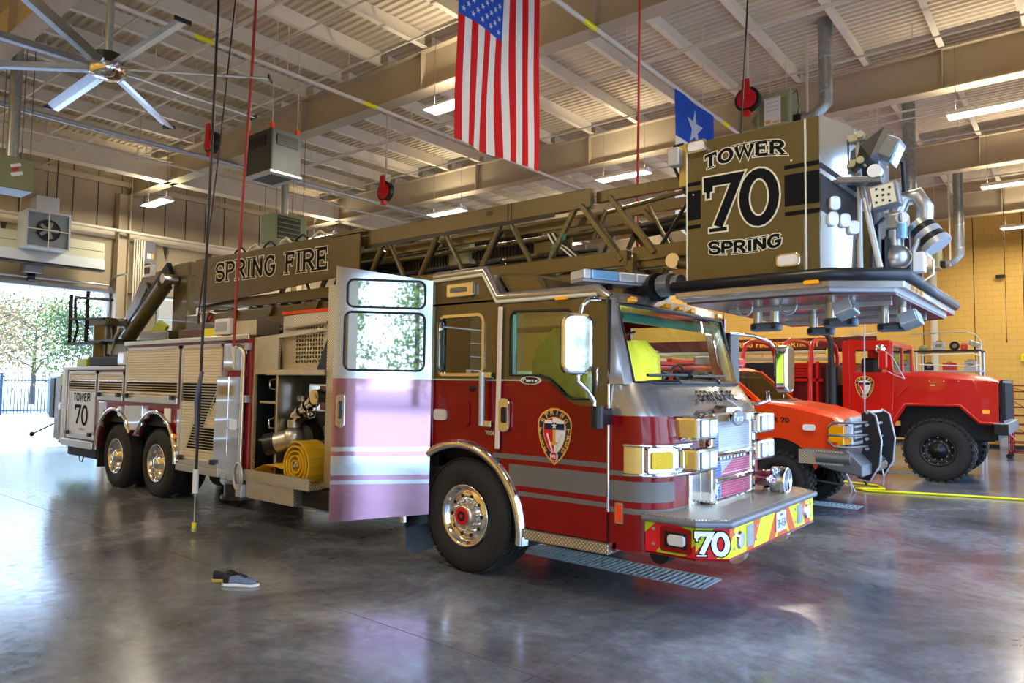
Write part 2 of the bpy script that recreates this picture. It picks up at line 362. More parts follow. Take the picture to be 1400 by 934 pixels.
# floor drains: galvanised bar grates
M['drainm'] = mat('grate_steel', (.62, .74, .74), .4, .3)
dlab = ['long steel bar floor drain grate beside the front wheel of the ladder truck', 'floor drain grate under the orange pickup', 'floor drain grate under the tall red six-wheel truck']
for k, (x0, x1, y0, y1) in enumerate(DR):
    g = empty('drain_grate', (x0, y0, 0), dlab[k], 'drain', 'floor drain grates')
    MB().box(x0, x1, y0, y0+.02, -.01, .004).box(x0, x1, y1-.02, y1, -.01, .004).box(x0, x1, (y0+y1)/2-.01, (y0+y1)/2+.01, -.01, .002).box(x1-.02, x1, y0, y1, -.01, .004).box(x0, x0+.02, y0, y1, -.01, .004).build('grate_frame', 'drainm', g)
    m = MB(); q = x1-.05; c = 0
    if k == 0:
        src = MB().box(-.010, .010, y0+.02, y1-.02, -.02, .003).build('grate_bar', 'drainm', g)
        src.location = (q-x0, 0, 0)
        for v in src.data.vertices: v.co += Vector((x0, 0, 0))
        q -= .062
        while c < 140 and q > x0+.05:
            d = src.copy(); COL.objects.link(d); d.location = (q-x0, 0, 0); q -= .062; c += 1
    while q > x0+.05: m.box(q-.010, q+.010, y0+.02, y1-.02, -.02, .003); q -= .062
    if m.v: m.build('grate_bars', 'drainm', g, kind='stuff')
# roof deck, purlins, girders
NX = 1; p = .15; y = YL-.2; m = MB(); pts = []
while y < YR+.2:
    pts += [(y, ZD), (y+.055, ZD), (y+.075, ZD+.04), (y+.13, ZD+.04)]; y += p
vs = [(XB-.4, a, b_) for a, b_ in pts]+[(XF+.4, a, b_) for a, b_ in pts]; N = len(pts)
m.add(vs, [(i, N+i, N+i+1, i+1) for i in range(N-1)])
m.box(XB-.4, XF+.4, YL-.2, YR+.2, ZD+.06, ZD+.1)
ceiling = st(m.build('ceiling', 'deck'))
GY = [-1.75, 3.5, 9.0, 14.5, 20.0]
for gy in GY:
    m = MB(); z0, z1 = 7.08, 7.80
    m.box(XB, XF, gy-.011, gy+.011, z0, z1).box(XB, XF, gy-.15, gy+.15, z0-.02, z0).box(XB, XF, gy-.13, gy+.13, z1-.02, z1)
    g = m.build('roof_girder', 'girder', ceiling)
    m = MB(); xx = XB+1.2
    while xx < XF: m.box(xx-.008, xx+.008, gy-.12, gy+.12, z0, z1-.02); xx += 3.65
    m.build('stiffener', 'girder', g)
px = 4.1; PX = []
while px > XB+.3: PX.append(px); px -= 1.2
YS = [YL]+GY+[YR]
for px in PX:
    for k in range(6):
        if k == 5: continue
        y0, y1 = YS[k]-(.0 if k else 0), YS[k+1]
        m = MB().box(px-.004, px+.004, y0+.09, y1-.09 if k < 5 else y1, 7.83, ZD).box(px, px+.10, y0+.09, y1-.09, 7.82, 7.832).box(px-.07, px, y0+.09, y1-.09, ZD-.012, ZD-.001)
        m.build('purlin', 'cream', ceiling)
for (yy, zz) in ((.9, 7.82), (6.2, 7.82), (11.7, 7.82), (17.2, 7.82)):
    MB().box(XB, XF, yy-.02, yy+.02, zz-.035, zz-.004).build('bridging_strap', 'cream', ceiling)
# cross beam between girders near the back (wide pale flange)
for xb in (-14.1, -5.9 if False else -14.1)[:1]:
    m = MB()
    for k in range(5):
        y0, y1 = YS[k]+.02, YS[k+1]-.02
        m.box(xb-.01, xb+.01, y0, y1, 7.1, 7.6).box(xb-.17, xb+.17, y0, y1, 7.06, 7.08).box(xb-.13, xb+.13, y0, y1, 7.6, 7.62)
    m.build('cross_beam', 'cream', ceiling)
# block material
bm_ = mat('painted_block', (.70, .53, .27), .65); M['block'] = bm_
n = bm_.node_tree.nodes; l = bm_.node_tree.links; b = n['Principled BSDF']
t = n.new('ShaderNodeNewGeometry'); sp = n.new('ShaderNodeSeparateXYZ'); l.new(t.outputs['Position'], sp.inputs[0]); cb = n.new('ShaderNodeCombineXYZ')
ad = n.new('ShaderNodeMath'); l.new(sp.outputs[0], ad.inputs[0]); l.new(sp.outputs[1], ad.inputs[1]); l.new(ad.outputs[0], cb.inputs[0]); l.new(sp.outputs[2], cb.inputs[1])
br = n.new('ShaderNodeTexBrick'); br.inputs['Scale'].default_value = 1; br.inputs['Brick Width'].default_value = .40; br.inputs['Row Height'].default_value = .20
br.inputs['Mortar Size'].default_value = .006; br.inputs['Color1'].default_value = (.78, .47, .10, 1); br.inputs['Color2'].default_value = (.75, .45, .095, 1); br.inputs['Mortar'].default_value = (.56, .35, .10, 1)
l.new(cb.outputs[0], br.inputs['Vector']); l.new(br.outputs['Color'], b.inputs['Base Color'])
bp = n.new('ShaderNodeBump'); bp.inputs['Strength'].default_value = .5; bp.inputs['Distance'].default_value = .006; bp.invert = True
l.new(br.outputs['Fac'], bp.inputs['Height']); l.new(bp.outputs[0], b.inputs['Normal'])
M['panel'] = mat('tan_metal_wall_panel', (.42, .34, .22), .55, noise=.12, nscale=1)
M['dkbase'] = mat('dark_vinyl_base', (.03, .02, .02), .6)
M['yellowwall'] = mat('mustard_painted_block', (.86, .50, .03), .6)
# far side wall (yellow block) with control joints and a pilaster
wy = st(MB().box(XB, XF, YR, YR+.3, 0, ZD+.1).build('wall_right', 'block'))
M['jointd'] = mat('dark_control_joint', (.05, .035, .02), .8)
for xx in (-6.4, -2.3, .55, 2.0, 3.3): MB().box(xx-.012, xx+.012, YR-.004, YR, .1, 7.9).build('control_joint', 'jointd', wy)
st(MB().box(XB, XF, YR-.02, YR, 0, .12).build('baseboard_right', 'dkbase'))
# near side wall (never in view, seen only in reflections)
st(MB().box(XB, XF, YL-.3, YL, 0, ZD+.1).build('wall_left', 'block'))
# rear wall with bay openings
BAYS = [(-7.0, -2.3), (-1.15, 3.0), (4.35, 8.45), (9.85, 13.95), (15.35, 19.45)]
ZO = 4.2
def bay_wall(name, x0, x1):
    m = MB(); m.box(x0, x1, YL-.2, YR+.2, ZO+.05, ZD+.1); prev = YL-.2
    for a, b_ in BAYS: m.box(x0, x1, prev, a, 0, ZO+.05); prev = b_
    m.box(x0, x1, prev, YR+.2, 0, ZO+.05)
    return st(m.build(name, 'panel'))
wb = bay_wall('wall_back', XB-.3, XB); wf = bay_wall('wall_front', XF, XF+.3)
yy = YL
while yy < YR:   # standing seams of the liner panels high on the back wall
    MB().box(XB, XB+.025, yy-.006, yy+.006, ZO+1.7, 7.8).build('panel_seam', 'jointd', wb); yy += .62
m = MB().box(XB, XB+.12, YL, YR, 5.78, 5.98); m.build('wall_girt', 'cream', wb)
MB().box(XB, XB+.1, YL, YR, 4.3, 4.5).build('wall_girt', 'panel', wb)
MB().box(XB, XB+.14, YL, YR, 7.3, 7.45).build('wall_girt', 'girder', wb)
yy = -1.0
while yy < 20:   # small dark brackets on the girt
    MB().ext([(0, 0), (.1, 0), (.05, -.25)], yy, yy+.1, 'y').build('girt_clip', 'dkbase', wb) if False else MB().add([(XB+.13, yy, 5.75), (XB+.13, yy+.14, 5.75), (XB+.13, yy+.07, 5.4), (XB+.16, yy, 5.75), (XB+.16, yy+.14, 5.75), (XB+.16, yy+.07, 5.4)], [(0,2,1),(3,4,5),(0,1,4,3),(1,2,5,4),(2,0,3,5)]).build('girt_clip', 'dkbase', wb)
    yy += 1.35
# columns at girder lines
for gy in GY:
    for xx, sgn in ((XB+.2, 1), (XF-.2, -1)):
        gy0_ = gy; gy = 3.22 if (gy == 3.5 and xx < 0) else gy
        if xx > 0 and False: continue
        m = MB().box(xx-.15, xx+.15, gy-.15, gy-.13, 0, 7.06).box(xx-.15, xx+.15, gy+.13, gy+.15, 0, 7.06).box(xx-.01, xx+.01, gy-.13, gy+.13, 0, 7.06)
        m.box(xx-.2, xx+.2, gy-.2, gy+.2, 0, .03)
        st(m.build('trim_%d' % (GY.index(gy0_)*2+(1 if xx < 0 else 2)), 'girder')); gy = gy0_
# conduits bundled on the back wall right of the first bay
for k in range(5): 
    c = MB().cyl((XB+.45, 3.47+.065*k, .02), (XB+.45, 3.47+.065*k, 5.8), .022, 8).build('wall_conduit', 'pipe', wb)
# closed sectional doors in the other back bays
M['doorw'] = mat('white_door_panel', (.62, .68, .72), .5)
def secdoor(idx, x, a, b_, glassrow=True):
    d = empty('door_%d' % idx, (x, a, 0)); d['kind'] = 'structure'; z = 0; k = 0
    while z < ZO-.1:
        MB().box(x-.025, x+.025, a+.02, b_-.02, z+.008, z+.592).build('door_panel', 'doorw', d, bevel=.008)
        if k in (2, 3) and glassrow:
            w = (b_-a)/6
            for q in range(6): MB().box(x+.025, x+.032, a+q*w+.12, a+(q+1)*w-.12, z+.14, z+.46).build('door_pane', 'mirror', d)
        z += .6; k += 1
    for yy in (a-.06, b_+.02): MB().box(x, x+.09, yy, yy+.04, 0, ZO+.2).build('door_track', 'galv', d)
    return d
for k, i in enumerate((0, 2, 3, 4)): secdoor(k+1, XB+.06, *BAYS[i])
# raised sectional door over the open bay
d = empty('door_5', (XB, BAYS[1][0], ZO)); d['kind'] = 'structure'
a, b_ = BAYS[1]
MB().box(XB+.95, XB+1.0, a+.02, 2.5, 4.74, 5.0).build('door_panel', 'doorw', d)
for yy in (a-.06, b_+.02):
    MB().tube([(XB+.06, yy, 0), (XB+.06, yy, 4.35), (XB+.15, yy, 4.60), (XB+.45, yy, 4.68), (XB+1.1, yy, 4.68)], .03, 6).build('door_track', 'galv', d)
MB().box(XB+.1, XB+.22, a-.1, b_+.1, 4.22, 4.32).build('door_header', 'grey', d)
# torsion spring shaft and operator
op = empty('door_operator', (XB+.4, .9, 4.55), 'grey motor opener hanging over the open bay doorway', 'door opener')
MB().box(XB+.25, XB+.65, .78, 1.2, 4.5, 4.75).build('motor_housing', 'grey', op, bevel=.03)
MB().cyl((XB+.3, -1.0, 4.42), (XB+.3, 2.9, 4.42), .03, 8).build('spring_shaft', 'lgrey', op)
MB().cyl((XB+.3, .95, 4.42), (XB+.3, 1.1, 4.42), .1, 14).build('chain_wheel', 'black', op)
MB().tube([(XB+.45, .8, 4.75), (XB+.2, .74, 5.78)], .008, 5).tube([(XB+.45, 1.2, 4.75), (XB+.2, 1.28, 5.78)], .008, 5).build('hanger_wire', 'black', op)
# the raised door leaf, folded back as pale panels high over the opening
M['paledoor'] = mat('pale_translucent_panel', (.50, .50, .36), .5)
for k in range(3): MB().box(XB+.72, XB+.95, a+.02, 2.5, 4.74+.24*k, 4.97+.24*k).build('door_panel', 'paledoor', d, bevel=.008)
MB().box(XB+.70, XB+.98, a, 2.52, 4.69, 4.735).build('door_rail', 'black', d)
# ---------------------------------------------------------------- light fixtures
def fixture(x, y, z, label, vis=True, w=150):
    f = empty('ceiling_light', (x, y, z), label, 'ceiling light', 'fluorescent high-bay fixtures')
    MB().add([(x-.02, y-.06, z+.1), (x+1.27, y-.06, z+.1), (x+1.27, y+.06, z+.1), (x-.02, y+.06, z+.1), (x-.02, y-.17, z), (x+1.27, y-.17, z), (x+1.27, y+.17, z), (x-.02, y+.17, z)],
             [(0,1,2,3),(4,5,1,0),(6,7,3,2),(7,4,0,3),(5,6,2,1)]).build('reflector', 'white', f)
    mm = MB()
    for k in range(4): MB().cyl((x, y-.12+.08*k, z+.012), (x+1.25, y-.12+.08*k, z+.012), .014, 8).build('lamp_tube', 'tube', f)
    for xx in (x+.1, x+1.15): mm.tube([(xx, y, z+.1), (xx, y, 7.82)], .006, 4)
    mm.build('hanger_wire', 'grey', f)
    ld = bpy.data.lights.new('fixture_light', 'AREA'); ld.shape = 'RECTANGLE'; ld.size = 1.25; ld.size_y = .3; ld.energy = w; ld.color = (1, .88, .68)
    lo = bpy.data.objects.new('fixture_light', ld); COL.objects.link(lo); lo.parent = f; lo.location = (.62, 0, -.02)
    l2 = bpy.data.lights.new('fixture_uplight', 'AREA'); l2.shape = 'RECTANGLE'; l2.size = 1.2; l2.size_y = .1; l2.energy = w*.22; l2.color = (1, .88, .70)  # upward lamp added on each fixture to brighten the ceiling
    lo2 = bpy.data.objects.new('fixture_uplight', l2); COL.objects.link(lo2); lo2.parent = f; lo2.location = (.62, 0, .13); lo2.rotation_euler = (pi, 0, 0)
    return f
LS = [(-3.9, 3.2, 6.5, 'lit strip light hanging just left of the hanging stars and stripes flag, partly behind it'),
      (-3.8, 8.5, 6.5, 'lit strip light hanging above the far end of the ladder boom near the tower basket'),
      (3.05, 8.8, 6.5, 'largest lit strip light at the upper right edge of the photo'),
      (3.0, 14.25, 6.5, 'second lit strip light from the top at the right edge of the photo'),
      (2.95, 19.6, 6.5, 'smallest and lowest lit strip light at the right edge, near the yellow wall'),
      (-14.9, 3.25, 6.5, 'lit strip light over the back of the truck beside the corner column'),
      (-15.2, -2.1, 6.5, 'lit strip light at the left edge below the green heater')]
for x, y, z, lb in LS: fixture(x, y, z, lb)
LB = ['strip light over the nose of the ladder truck, above the frame', 'strip light above the photographer', 'small strip light far behind the ladder boom, second bay, rear half', 'small strip light in the third bay, rear half of the hall',
      'small strip light in the third bay above the orange pickup and boom', 'strip light near the back wall over the closed second bay door', 'strip light over the near bay, out of frame at the left', 'strip light over the near bay rear, out of frame at the left',
      'small strip light beside the yellow wall above the distant fire engine', 'farthest small strip light beside the yellow wall at the rear']
for k, (x, y) in enumerate(((3.0, 3.2), (3.0, -3.0), (-9.4, 8.6), (-9.4, 14.2), (-3.8, 14.2), (-15, 8.6), (-3.9, -5.6), (-9.4, -5.6), (-3.8, 19.6), (-9.4, 19.6))):  # extra fixtures added to light the hall
    fixture(x, y, 6.5, LB[k])
# ================================================================ THE LADDER TRUCK
from mathutils.geometry import tessellate_polygon
def plate(mb, outer, holes, h0, h1, axis='y'):
    """flat plate with holes: outer and holes are (a, b) lists, thickness from h0 to h1 along axis"""
    loops = [outer]+list(holes)
    def P(a, b, h): return {'y': (a, h, b), 'x': (h, a, b), 'z': (a, b, h)}[axis]
    flat = [p for L in loops for p in L]; N = len(flat)
    tr = tessellate_polygon([[Vector((a, b, 0)) for a, b in L] for L in loops])
    vs = [P(a, b, h0) for a, b in flat]+[P(a, b, h1) for a, b in flat]; fs = []
    for t in tr:
        fs.append(tuple(t)); fs.append(tuple(N+i for i in reversed(t)))
    k = 0
    for L in loops:
        n_ = len(L)
        for i in range(n_): fs.append((k+i, k+(i+1) % n_, N+k+(i+1) % n_, N+k+i))
        k += n_
    bm = bmesh.new(); bv = [bm.verts.new(v) for v in vs]
    for f in fs:
        try: bm.faces.new([bv[i] for i in f])
        except ValueError: pass
    bmesh.ops.recalc_face_normals(bm, faces=bm.faces); bm.verts.index_update()
    mb.add([v.co.copy() for v in bm.verts], [tuple(v.index for v in f.verts) for f in bm.faces]); bm.free()
    return mb
def circ(cx, cy, r, a0, a1, n=16): return [(cx+r*cos(radians(a0+(a1-a0)*i/n)), cy+r*sin(radians(a0+(a1-a0)*i/n))) for i in range(n+1)]
def rr(x0, x1, z0, z1, r=.05, n=4):
    P = []
    for cx, cz, a in ((x1-r, z1-r, 0), (x0+r, z1-r, 90), (x0+r, z0+r, 180), (x1-r, z0+r, 270)):
        P += [(cx+r*cos(radians(a+90*k/n)), cz+r*sin(radians(a+90*k/n))) for k in range(n+1)]
    return P
T = empty('ladder_truck', (0, 0, 0), 'big red and bronze tower ladder fire truck with an open cab door, nearest vehicle', 'fire truck')
TW = 2.46
# ---- wheels
def tyre_prof(R, rim, w):
    return [(0.03, rim), (0.0, rim+.03), (-.012, rim+(R-rim)*.5), (0.0, R-.07), (.02, R-.025), (.05, R), (w-.05, R), (w-.02, R-.025), (w, R-.07), (w+.01, rim+(R-rim)*.5), (w, rim+.02), (w-.03, rim)]
def wheel(x, y, R, rim, w, steer=0, dual=False, mat_rim='chrome', label=None, side=1):
    """wheel whose outer face is at y, body going towards +y*side"""
    ws = MB(); ws.lathe([(h*side, r) for h, r in tyre_prof(R, rim, w)], (x, y, R), (0, 1, 0), 48)
    tr = ws.build('tyre', 'rubber', T)
    g = MB()
    for k in range(48):   # tread lugs
        a = 2*pi*k/48
        for j, yo in enumerate((.05, .15, .25, .35)):
            if yo > w-.05: continue
            aa = a+(.065 if j % 2 else 0); c = Vector((x+cos(aa)*(R+.003), y+side*(yo+.02), R+sin(aa)*(R+.003)))
            g.obox(c, Vector((-sin(aa), 0, cos(aa)))*R*.052, Vector((0, .042, 0)), Vector((cos(aa), 0, sin(aa)))*.006)
    g.build('tread', 'rubber', tr, kind='stuff')
    m = MB(); d = .14 if dual else .07
    prof = [(.04, rim-.012), (-.004, rim+.012), (-.012, rim), (.01, rim-.02), (.06, rim-.045), (d, rim-.06), (d, rim-.10), (d+.005 if not dual else d+.05, .12), (0 if not dual else .0, .105), (-.02 if not dual else .0, .09), (-.03 if not dual else -.02, .0)]
    if not dual: prof = [(.04, rim-.012), (-.004, rim+.012), (-.014, rim), (.01, rim-.025), (.05, rim-.04), (.055, rim-.06), (.035, rim-.075), (.03, .17), (.05, .15), (.05, .11)]
    m.lathe([(h*side, r) for h, r in prof], (x, y, R), (0, 1, 0), 40)
    rm = m.build('wheel_rim', mat_rim, tr)
    if not dual:
        mm = MB(); mm.lathe([(.05*side, .115), (-.01*side, .112), (-.035*side, .10), (-.04*side, .085), (-.045*side, 0)], (x, y, R), (0, 1, 0), 28); mm.build('hub_cap', 'alu', tr)
        mm = MB(); 
        for rr_, h in ((.085, -.044), (.05, -.047), (.02, -.05)):
            mm.m(0 if rr_ != .05 else 1).cyl((x, y+h*side, R), (x, y+(h-.004)*side, R), rr_, 24)
        mm.build('hub_badge', ['vred', 'black'], tr)
        mm = MB()
        for k in range(10):
            a = 2*pi*(k+.5)/10; c = Vector((x+cos(a)*(rim-.115), y+.027*side, R+sin(a)*(rim-.115))); mm.lathe([(.0, .026), (-.012*side, .026)], c, (0, 1, 0), 12); mm.cyl(c, c+Vector((0, -.012*side, 0)), .024, 12)
        for k in range(10):
            a = 2*pi*k/10; c = Vector((x+cos(a)*(rim-.10), y+.031*side, R+sin(a)*(rim-.10)))
            MBh.cyl(c, c+Vector((0, -.004*side, 0)), .019, 12)
        for k in range(10):
            a = 2*pi*(k+.2)/10; c = Vector((x+cos(a)*.145, y+.04*side, R+sin(a)*.145))
            n_ = MB().cyl(c, c+Vector((0, -.04*side, 0)), .022, 6).cyl(c+Vector((0, -.04*side, 0)), c+Vector((0, -.065*side, 0)), .019, 8, .004).build('lug_nut', 'chrome', tr)
    else:
        n_ = MB()
        for k in range(10):
            a = 2*pi*k/10; c = Vector((x+cos(a)*.16, y+(d+.01)*side, R+sin(a)*.16)); n_ = MB().cyl(c, c+Vector((0, -.05*side, 0)), .02, 6).build('lug_nut', 'chrome', tr)
        MB().lathe([(d*side, .11), (-.0*side, .10), (-.03*side, .07), (-.035*side, 0)], (x, y, R), (0, 1, 0), 20).build('hub_cap', 'chrome', tr)
    return tr
MBh = MB(); wheel(0, .02, .555, .295, .40); MBh.build('hand_holes', 'black', T, kind='stuff')
for x in (-8.13, -6.62): wheel(x, .03, .53, .29, .29, dual=True)
MBh = MB()
for x, R in ((0, .555), (-8.13, .53), (-6.62, .53)):
    wheel(x, TW-.03, R, .29, .35, side=-1)
for x in (-8.13, -6.62): MB().lathe([(h, r) for h, r in tyre_prof(.53, .29, .27)], (x, .36, .53), (0, 1, 0), 36).build('inner_tyre', 'rubber', T)
# ---- chassis
m = MB().box(-10.6, 2.3, .75, .85, .55, .82).box(-10.6, 2.3, TW-.85, TW-.75, .55, .82); m.build('chassis_rails', 'dark', T)
MB().box(-1.2, 1.6, .9, 1.6, .35, .95).build('engine_block', 'dark', T, bevel=.04)
for x in (0, -8.13, -6.62): MB().cyl((x, .35, .53), (x, TW-.35, .53), .08, 10).sph((x, 1.23, .53), .2, 12, 8).build('axle', 'dark', T)
MB().cyl((-5.6, .55, .42), (-4.6, .55, .42), .19, 18).build('air_tank', 'dark', T, bevel=.02)
MB().tube([(-4.9, .25, .45), (-4.65, .1, .45)], .07, 12).build('exhaust_tip', 'lgrey', T)
MB().box(-4.4, -3.2, .3, 2.1, .3, .62).build('pump_casing', 'dark', T, bevel=.03)
# ---- rear body
bz = 2.42
RA = [(-8.13, .74), (-6.62, .74)]
def body_outline():
    P = [(-10.5, .62), (-8.84, .62)]
    P += circ(-8.13, .62, .70, 180, 25, 14)
    P += circ(-6.62, .62, .70, 155, 0, 14)
    P += [(-5.9, .60), (-4.0, .55), (-4.0, bz), (-7.8, bz), (-7.8, 2.03), (-10.5, 2.03)]
    return P
plate(MB(), body_outline(), [], .02, .07).build('body_side', 'red', T)
m = MB().box(-7.78, -4.0, .09, TW, 1.1, bz-.02).box(-10.5, -7.8, .09, TW, 1.1, 2.0).box(-10.5, -8.9, .09, TW, .62, 1.1).box(-5.85, -4.0, .09, TW, .6, 1.1); m.build('body_box', 'dark', T)
MB().box(-7.84, -3.95, -.03, .10, bz-.02, bz+.05).build('body_top_rail', 'alu', T, bevel=.01)
MB().box(-10.6, -7.8, -.03, .10, 2.0, 2.06).build('body_top_rail', 'alu', T, bevel=.01)
MB().box(-10.6, -10.42, -.01, .12, .6, 2.03).build('corner_post', 'alu', T, bevel=.02)
def shutter(x0, x1, z0, z1, name='roll_up_door', low=True, skew=0):
    g = MB().box(x0, x0+.045, -.02, .03, z0, z1).box(x1-.045, x1, -.02, .03, z0, z1).box(x0, x1, -.02, .03, z1-.045, z1)
    fr = g.build(name, 'alu', T)
    m = MB(); z = z0+.01; a, b_ = x0+.045, x1-.045; vs = []; k = 0
    while z < z1-.05:
        for dz, dy in ((0, .012), (.006, .0), (.032, .0), (.038, .012)): vs.append((z+dz, dy))
        z += .04
    V = [(a, dy, zz) for zz, dy in vs]+[(b_, dy, zz) for zz, dy in vs]; n_ = len(vs)
    m.add(V, [(i, n_+i, n_+i+1, i+1) for i in range(n_-1)]); m.build('shutter_slats', 'rollup', fr, kind='stuff')
    if low:
        MB().box(x0+.03, x1-.03, -.035, .0, z0+.0, z0+.10).build('bottom_rail', 'alu', fr, bevel=.008)
        for xx in (x0+.13, x1-.13): MB().obox((xx, -.05, z0+.10), (.045, 0, 0), (0, .03, 0), (0, 0, .035)).build('door_latch', 'black', fr, bevel=.01)
    return fr
def slat_band(fr, poly_fn, z0, z1, mt='ink', duty=.7):
    """dark print on a shutter, one strip per slat face"""
    m = MB(); z = math.floor(z0/.04)*.04
    while z < z1:
        zz = z+.007; x0, x1 = poly_fn(zz+.012)
        if x1 > x0: m.add([(x0, -.003, zz), (x1, -.003, zz), (x1, -.003, zz+.04*duty-.004), (x0, -.003, zz+.04*duty-.004)], [(0, 1, 2, 3)])
        z += .04
    return m.build('stripe_print', mt, fr)
d1 = shutter(-10.25, -8.95, .74, 1.98); d2 = shutter(-8.88, -7.82, 1.47, 1.96); d3 = shutter(-7.76, -5.88, 1.47, 2.36); d4 = shutter(-5.82, -4.62, .60, 2.36)
MB().box(-10.2, -9.0, -.006, -.004, .84, 1.62).build('white_panel_print', 'rollwhite', d1)
for fr, a, b_ in ((d1, -10.2, -9.0), (d2, -8.83, -7.87), (d3, -7.71, -5.93)):
    slat_band(fr, lambda z, a=a, b_=b_: (a, b_), 1.64, 1.78)
    for zz in (1.60, 1.80): MB().box(a, b_, -.008, -.004, zz, zz+.012).build('band_edge', 'chrome', fr)
def zshape(z):
    if z > 1.52: return (-5.77, -4.72+(z-1.78)*.1)
    if z > 1.14:
        t = (1.52-z)/.38; return (-5.22-.22*t, -4.85-.30*t)
    t = max(0, (1.14-z)/.3); return (-5.44-.16*t, -4.67)
slat_band(d4, zshape, .86, 1.79, duty=.8)
for P in ([(-5.77, 1.81), (-4.70, 1.81), (-5.10, 1.18), (-4.67, 1.16)], [(-5.77, 1.53), (-5.27, 1.53), (-5.66, .83), (-4.67, .82)]):
    MB().tube([(x, -.008, z) for x, z in P], .007, 4).build('band_edge', 'creamv', d4)
lt = lettering(MB(), 'TOWER', (-9.6, 0, 1.42), (1, 0, 0), (0, 0, 1), .16, wt=.17, lift=.011, asp=1.25).build('tower_lettering', 'ink', d1)
lettering(MB(), '70', (-9.6, 0, .98), (1, 0, 0), (0, 0, 1), .38, wt=.15, lift=.011, asp=1.15).build('unit_number', 'ink', d1)
lettering(MB(), 'ACCESS BY', (-9.55, 0, .90), (1, 0, 0), (0, 0, 1), .035, wt=.2, lift=.011, asp=1.2).build('small_lettering', 'black', d1)
# lower steps under first door, tail
MB().box(-10.4, -8.95, -.06, .3, .58, .72).build('step_rail', 'alu', T, bevel=.02)
MB().box(-10.35, -9.0, .05, .5, .40, .57).build('stabiliser_housing', 'dark', T, bevel=.02)
MB().tube([(-9.9, .1, .40), (-9.85, .1, .30), (-9.75, .1, .30), (-9.7, .1, .40)], .012, 6).build('tow_hook', 'lgrey', T)
m = MB().box(-11.15, -10.62, .10, 2.3, .62, 1.9); m.build('tail_cabinet', 'brown', T, bevel=.02)
MB().box(-11.12, -10.85, .05, .10, .66, 1.88).build('tail_panel', 'galv', T, bevel=.01)
MB().box(-10.80, -10.62, .04, .11, .66, 1.55).build('tail_trim', 'chrome', T, bevel=.01)
m = MB().box(-10.84, -10.62, .035, .10, 1.70, 1.92); m.build('tail_chevron', 'lime', T)
MB().rrect((-10.72, .03, 1.3), (1, 0, 0), (0, 0, 1), .12, .14, .05, .03).build('side_marker_lamp', 'lens', T)
MB().box(-11.45, -11.2, .06, .12, 1.05, 1.85).build('tail_mirror', 'black', T, bevel=.02)
MB().tube([(-11.2, .1, .95), (-11.75, -.1, .72)], .015, 6).sph((-11.78, -.11, .71), .05, 8, 6).build('marker_arm', 'black', T)
MB().box(-11.9, -10.6, .4, 2.1, .5, .62).build('tail_step', 'dark', T)
# rear fenderettes: polished arch beads
for cx, a0, a1 in ((-8.13, 182, 28), (-6.62, 152, -3)):
    pts = [(x, -.02, z) for x, z in circ(cx, .62, .715, a0, a1, 22)]
    MB().tube(pts, .035, 8).build('fenderette', 'chrome', T)
    m = MB(); P = circ(cx, .62, .70, a0, a1, 18)
    m.add([(x, .0, z) for x, z in P]+[(x, .75, z) for x, z in P], [(i, i+1, len(P)+i+1, len(P)+i) for i in range(len(P)-1)], True); m.build('wheel_well', 'black', T)
MB().box(-8.95, -8.90, .05, .6, .28, .75).build('mud_flap', 'rubber', T)
# chrome box between the arches
m = MB().ext([(-7.72, 1.40), (-7.06, 1.42), (-7.06, 1.1), (-7.14, 1.02), (-7.62, 1.0), (-7.72, 1.08)], -.03, .03); m.build('fuel_door', 'chrome', T, bevel=.008)
for x in (-7.88, -6.93): MB().rrect((x, .0, 1.30), (1, 0, 0), (0, 0, 1), .17, .17, .07, .04).build('scene_lamp', 'lens', T)
MB().rrect((-6.25, .015, 1.28), (1, 0, 0), (0, 0, 1), .2, .24, .02, .02).build('warning_plate', 'vwhite', T)
MB().box(-5.93, -5.85, -.0, .02, .62, 1.4).build('corner_trim', 'chrome', T)
MB().box(-8.84, -8.62, -.0, .02, 1.0, 1.44).build('corner_trim', 'chrome', T)
MB().rrect((-6.0, -.0, .98), (1, 0, 0), (0, 0, 1), .10, .10, .045, .04).build('marker_lamp', 'amber', T)
MB().box(-5.75, -5.6, -.03, .0, .56, .61).build('marker_lamp', 'vred', T, bevel=.005)
MB().box(-5.85, -4.62, -.04, .1, .50, .60).build('body_sill', 'alu', T, bevel=.01)
# polished column panels and grab rail next to the pump house
MB().box(-4.60, -4.02, -.02, .03, 1.98, 2.36).build('polished_panel', 'chrome', T, bevel=.006)
MB().ext([(-4.80, .52), (-4.42, .50), (-4.42, 1.90), (-4.74, 1.90)], -.03, .02).build('polished_panel', 'chrome', T, bevel=.006)
MB().ext([(-4.41, .50), (-4.02, .48), (-4.02, 1.90), (-4.41, 1.90)], -.03, .02).build('polished_panel', 'chrome', T, bevel=.006)
MB().rrect((-4.22, -.03, 1.25), (1, 0, 0), (0, 0, 1), .20, .14, .03, .03).build('side_lamp', 'lens', T)
MB().tube([(-4.30, -.06, 2.33), (-4.02, -.06, 2.26), (-4.0, -.06, 2.2), (-4.0, -.06, .5)], .03, 10).build('stabiliser_post', 'alu', T)
for z in (2.30, 1.6): MB().box(-3.99, -3.9, -.07, .0, z-.05, z+.05).build('post_bracket', 'lgrey', T, bevel=.01)
MB().cyl((-3.98, -.06, .34), (-3.98, -.06, .50), .20, 20).cyl((-3.98, -.06, .30), (-3.98, -.06, .34), .24, 20).build('stabiliser_foot', 'black', T, bevel=.01)
MB().box(-3.99, -3.86, -.015, .05, .55, bz).build('red_trim_post', 'red', T)
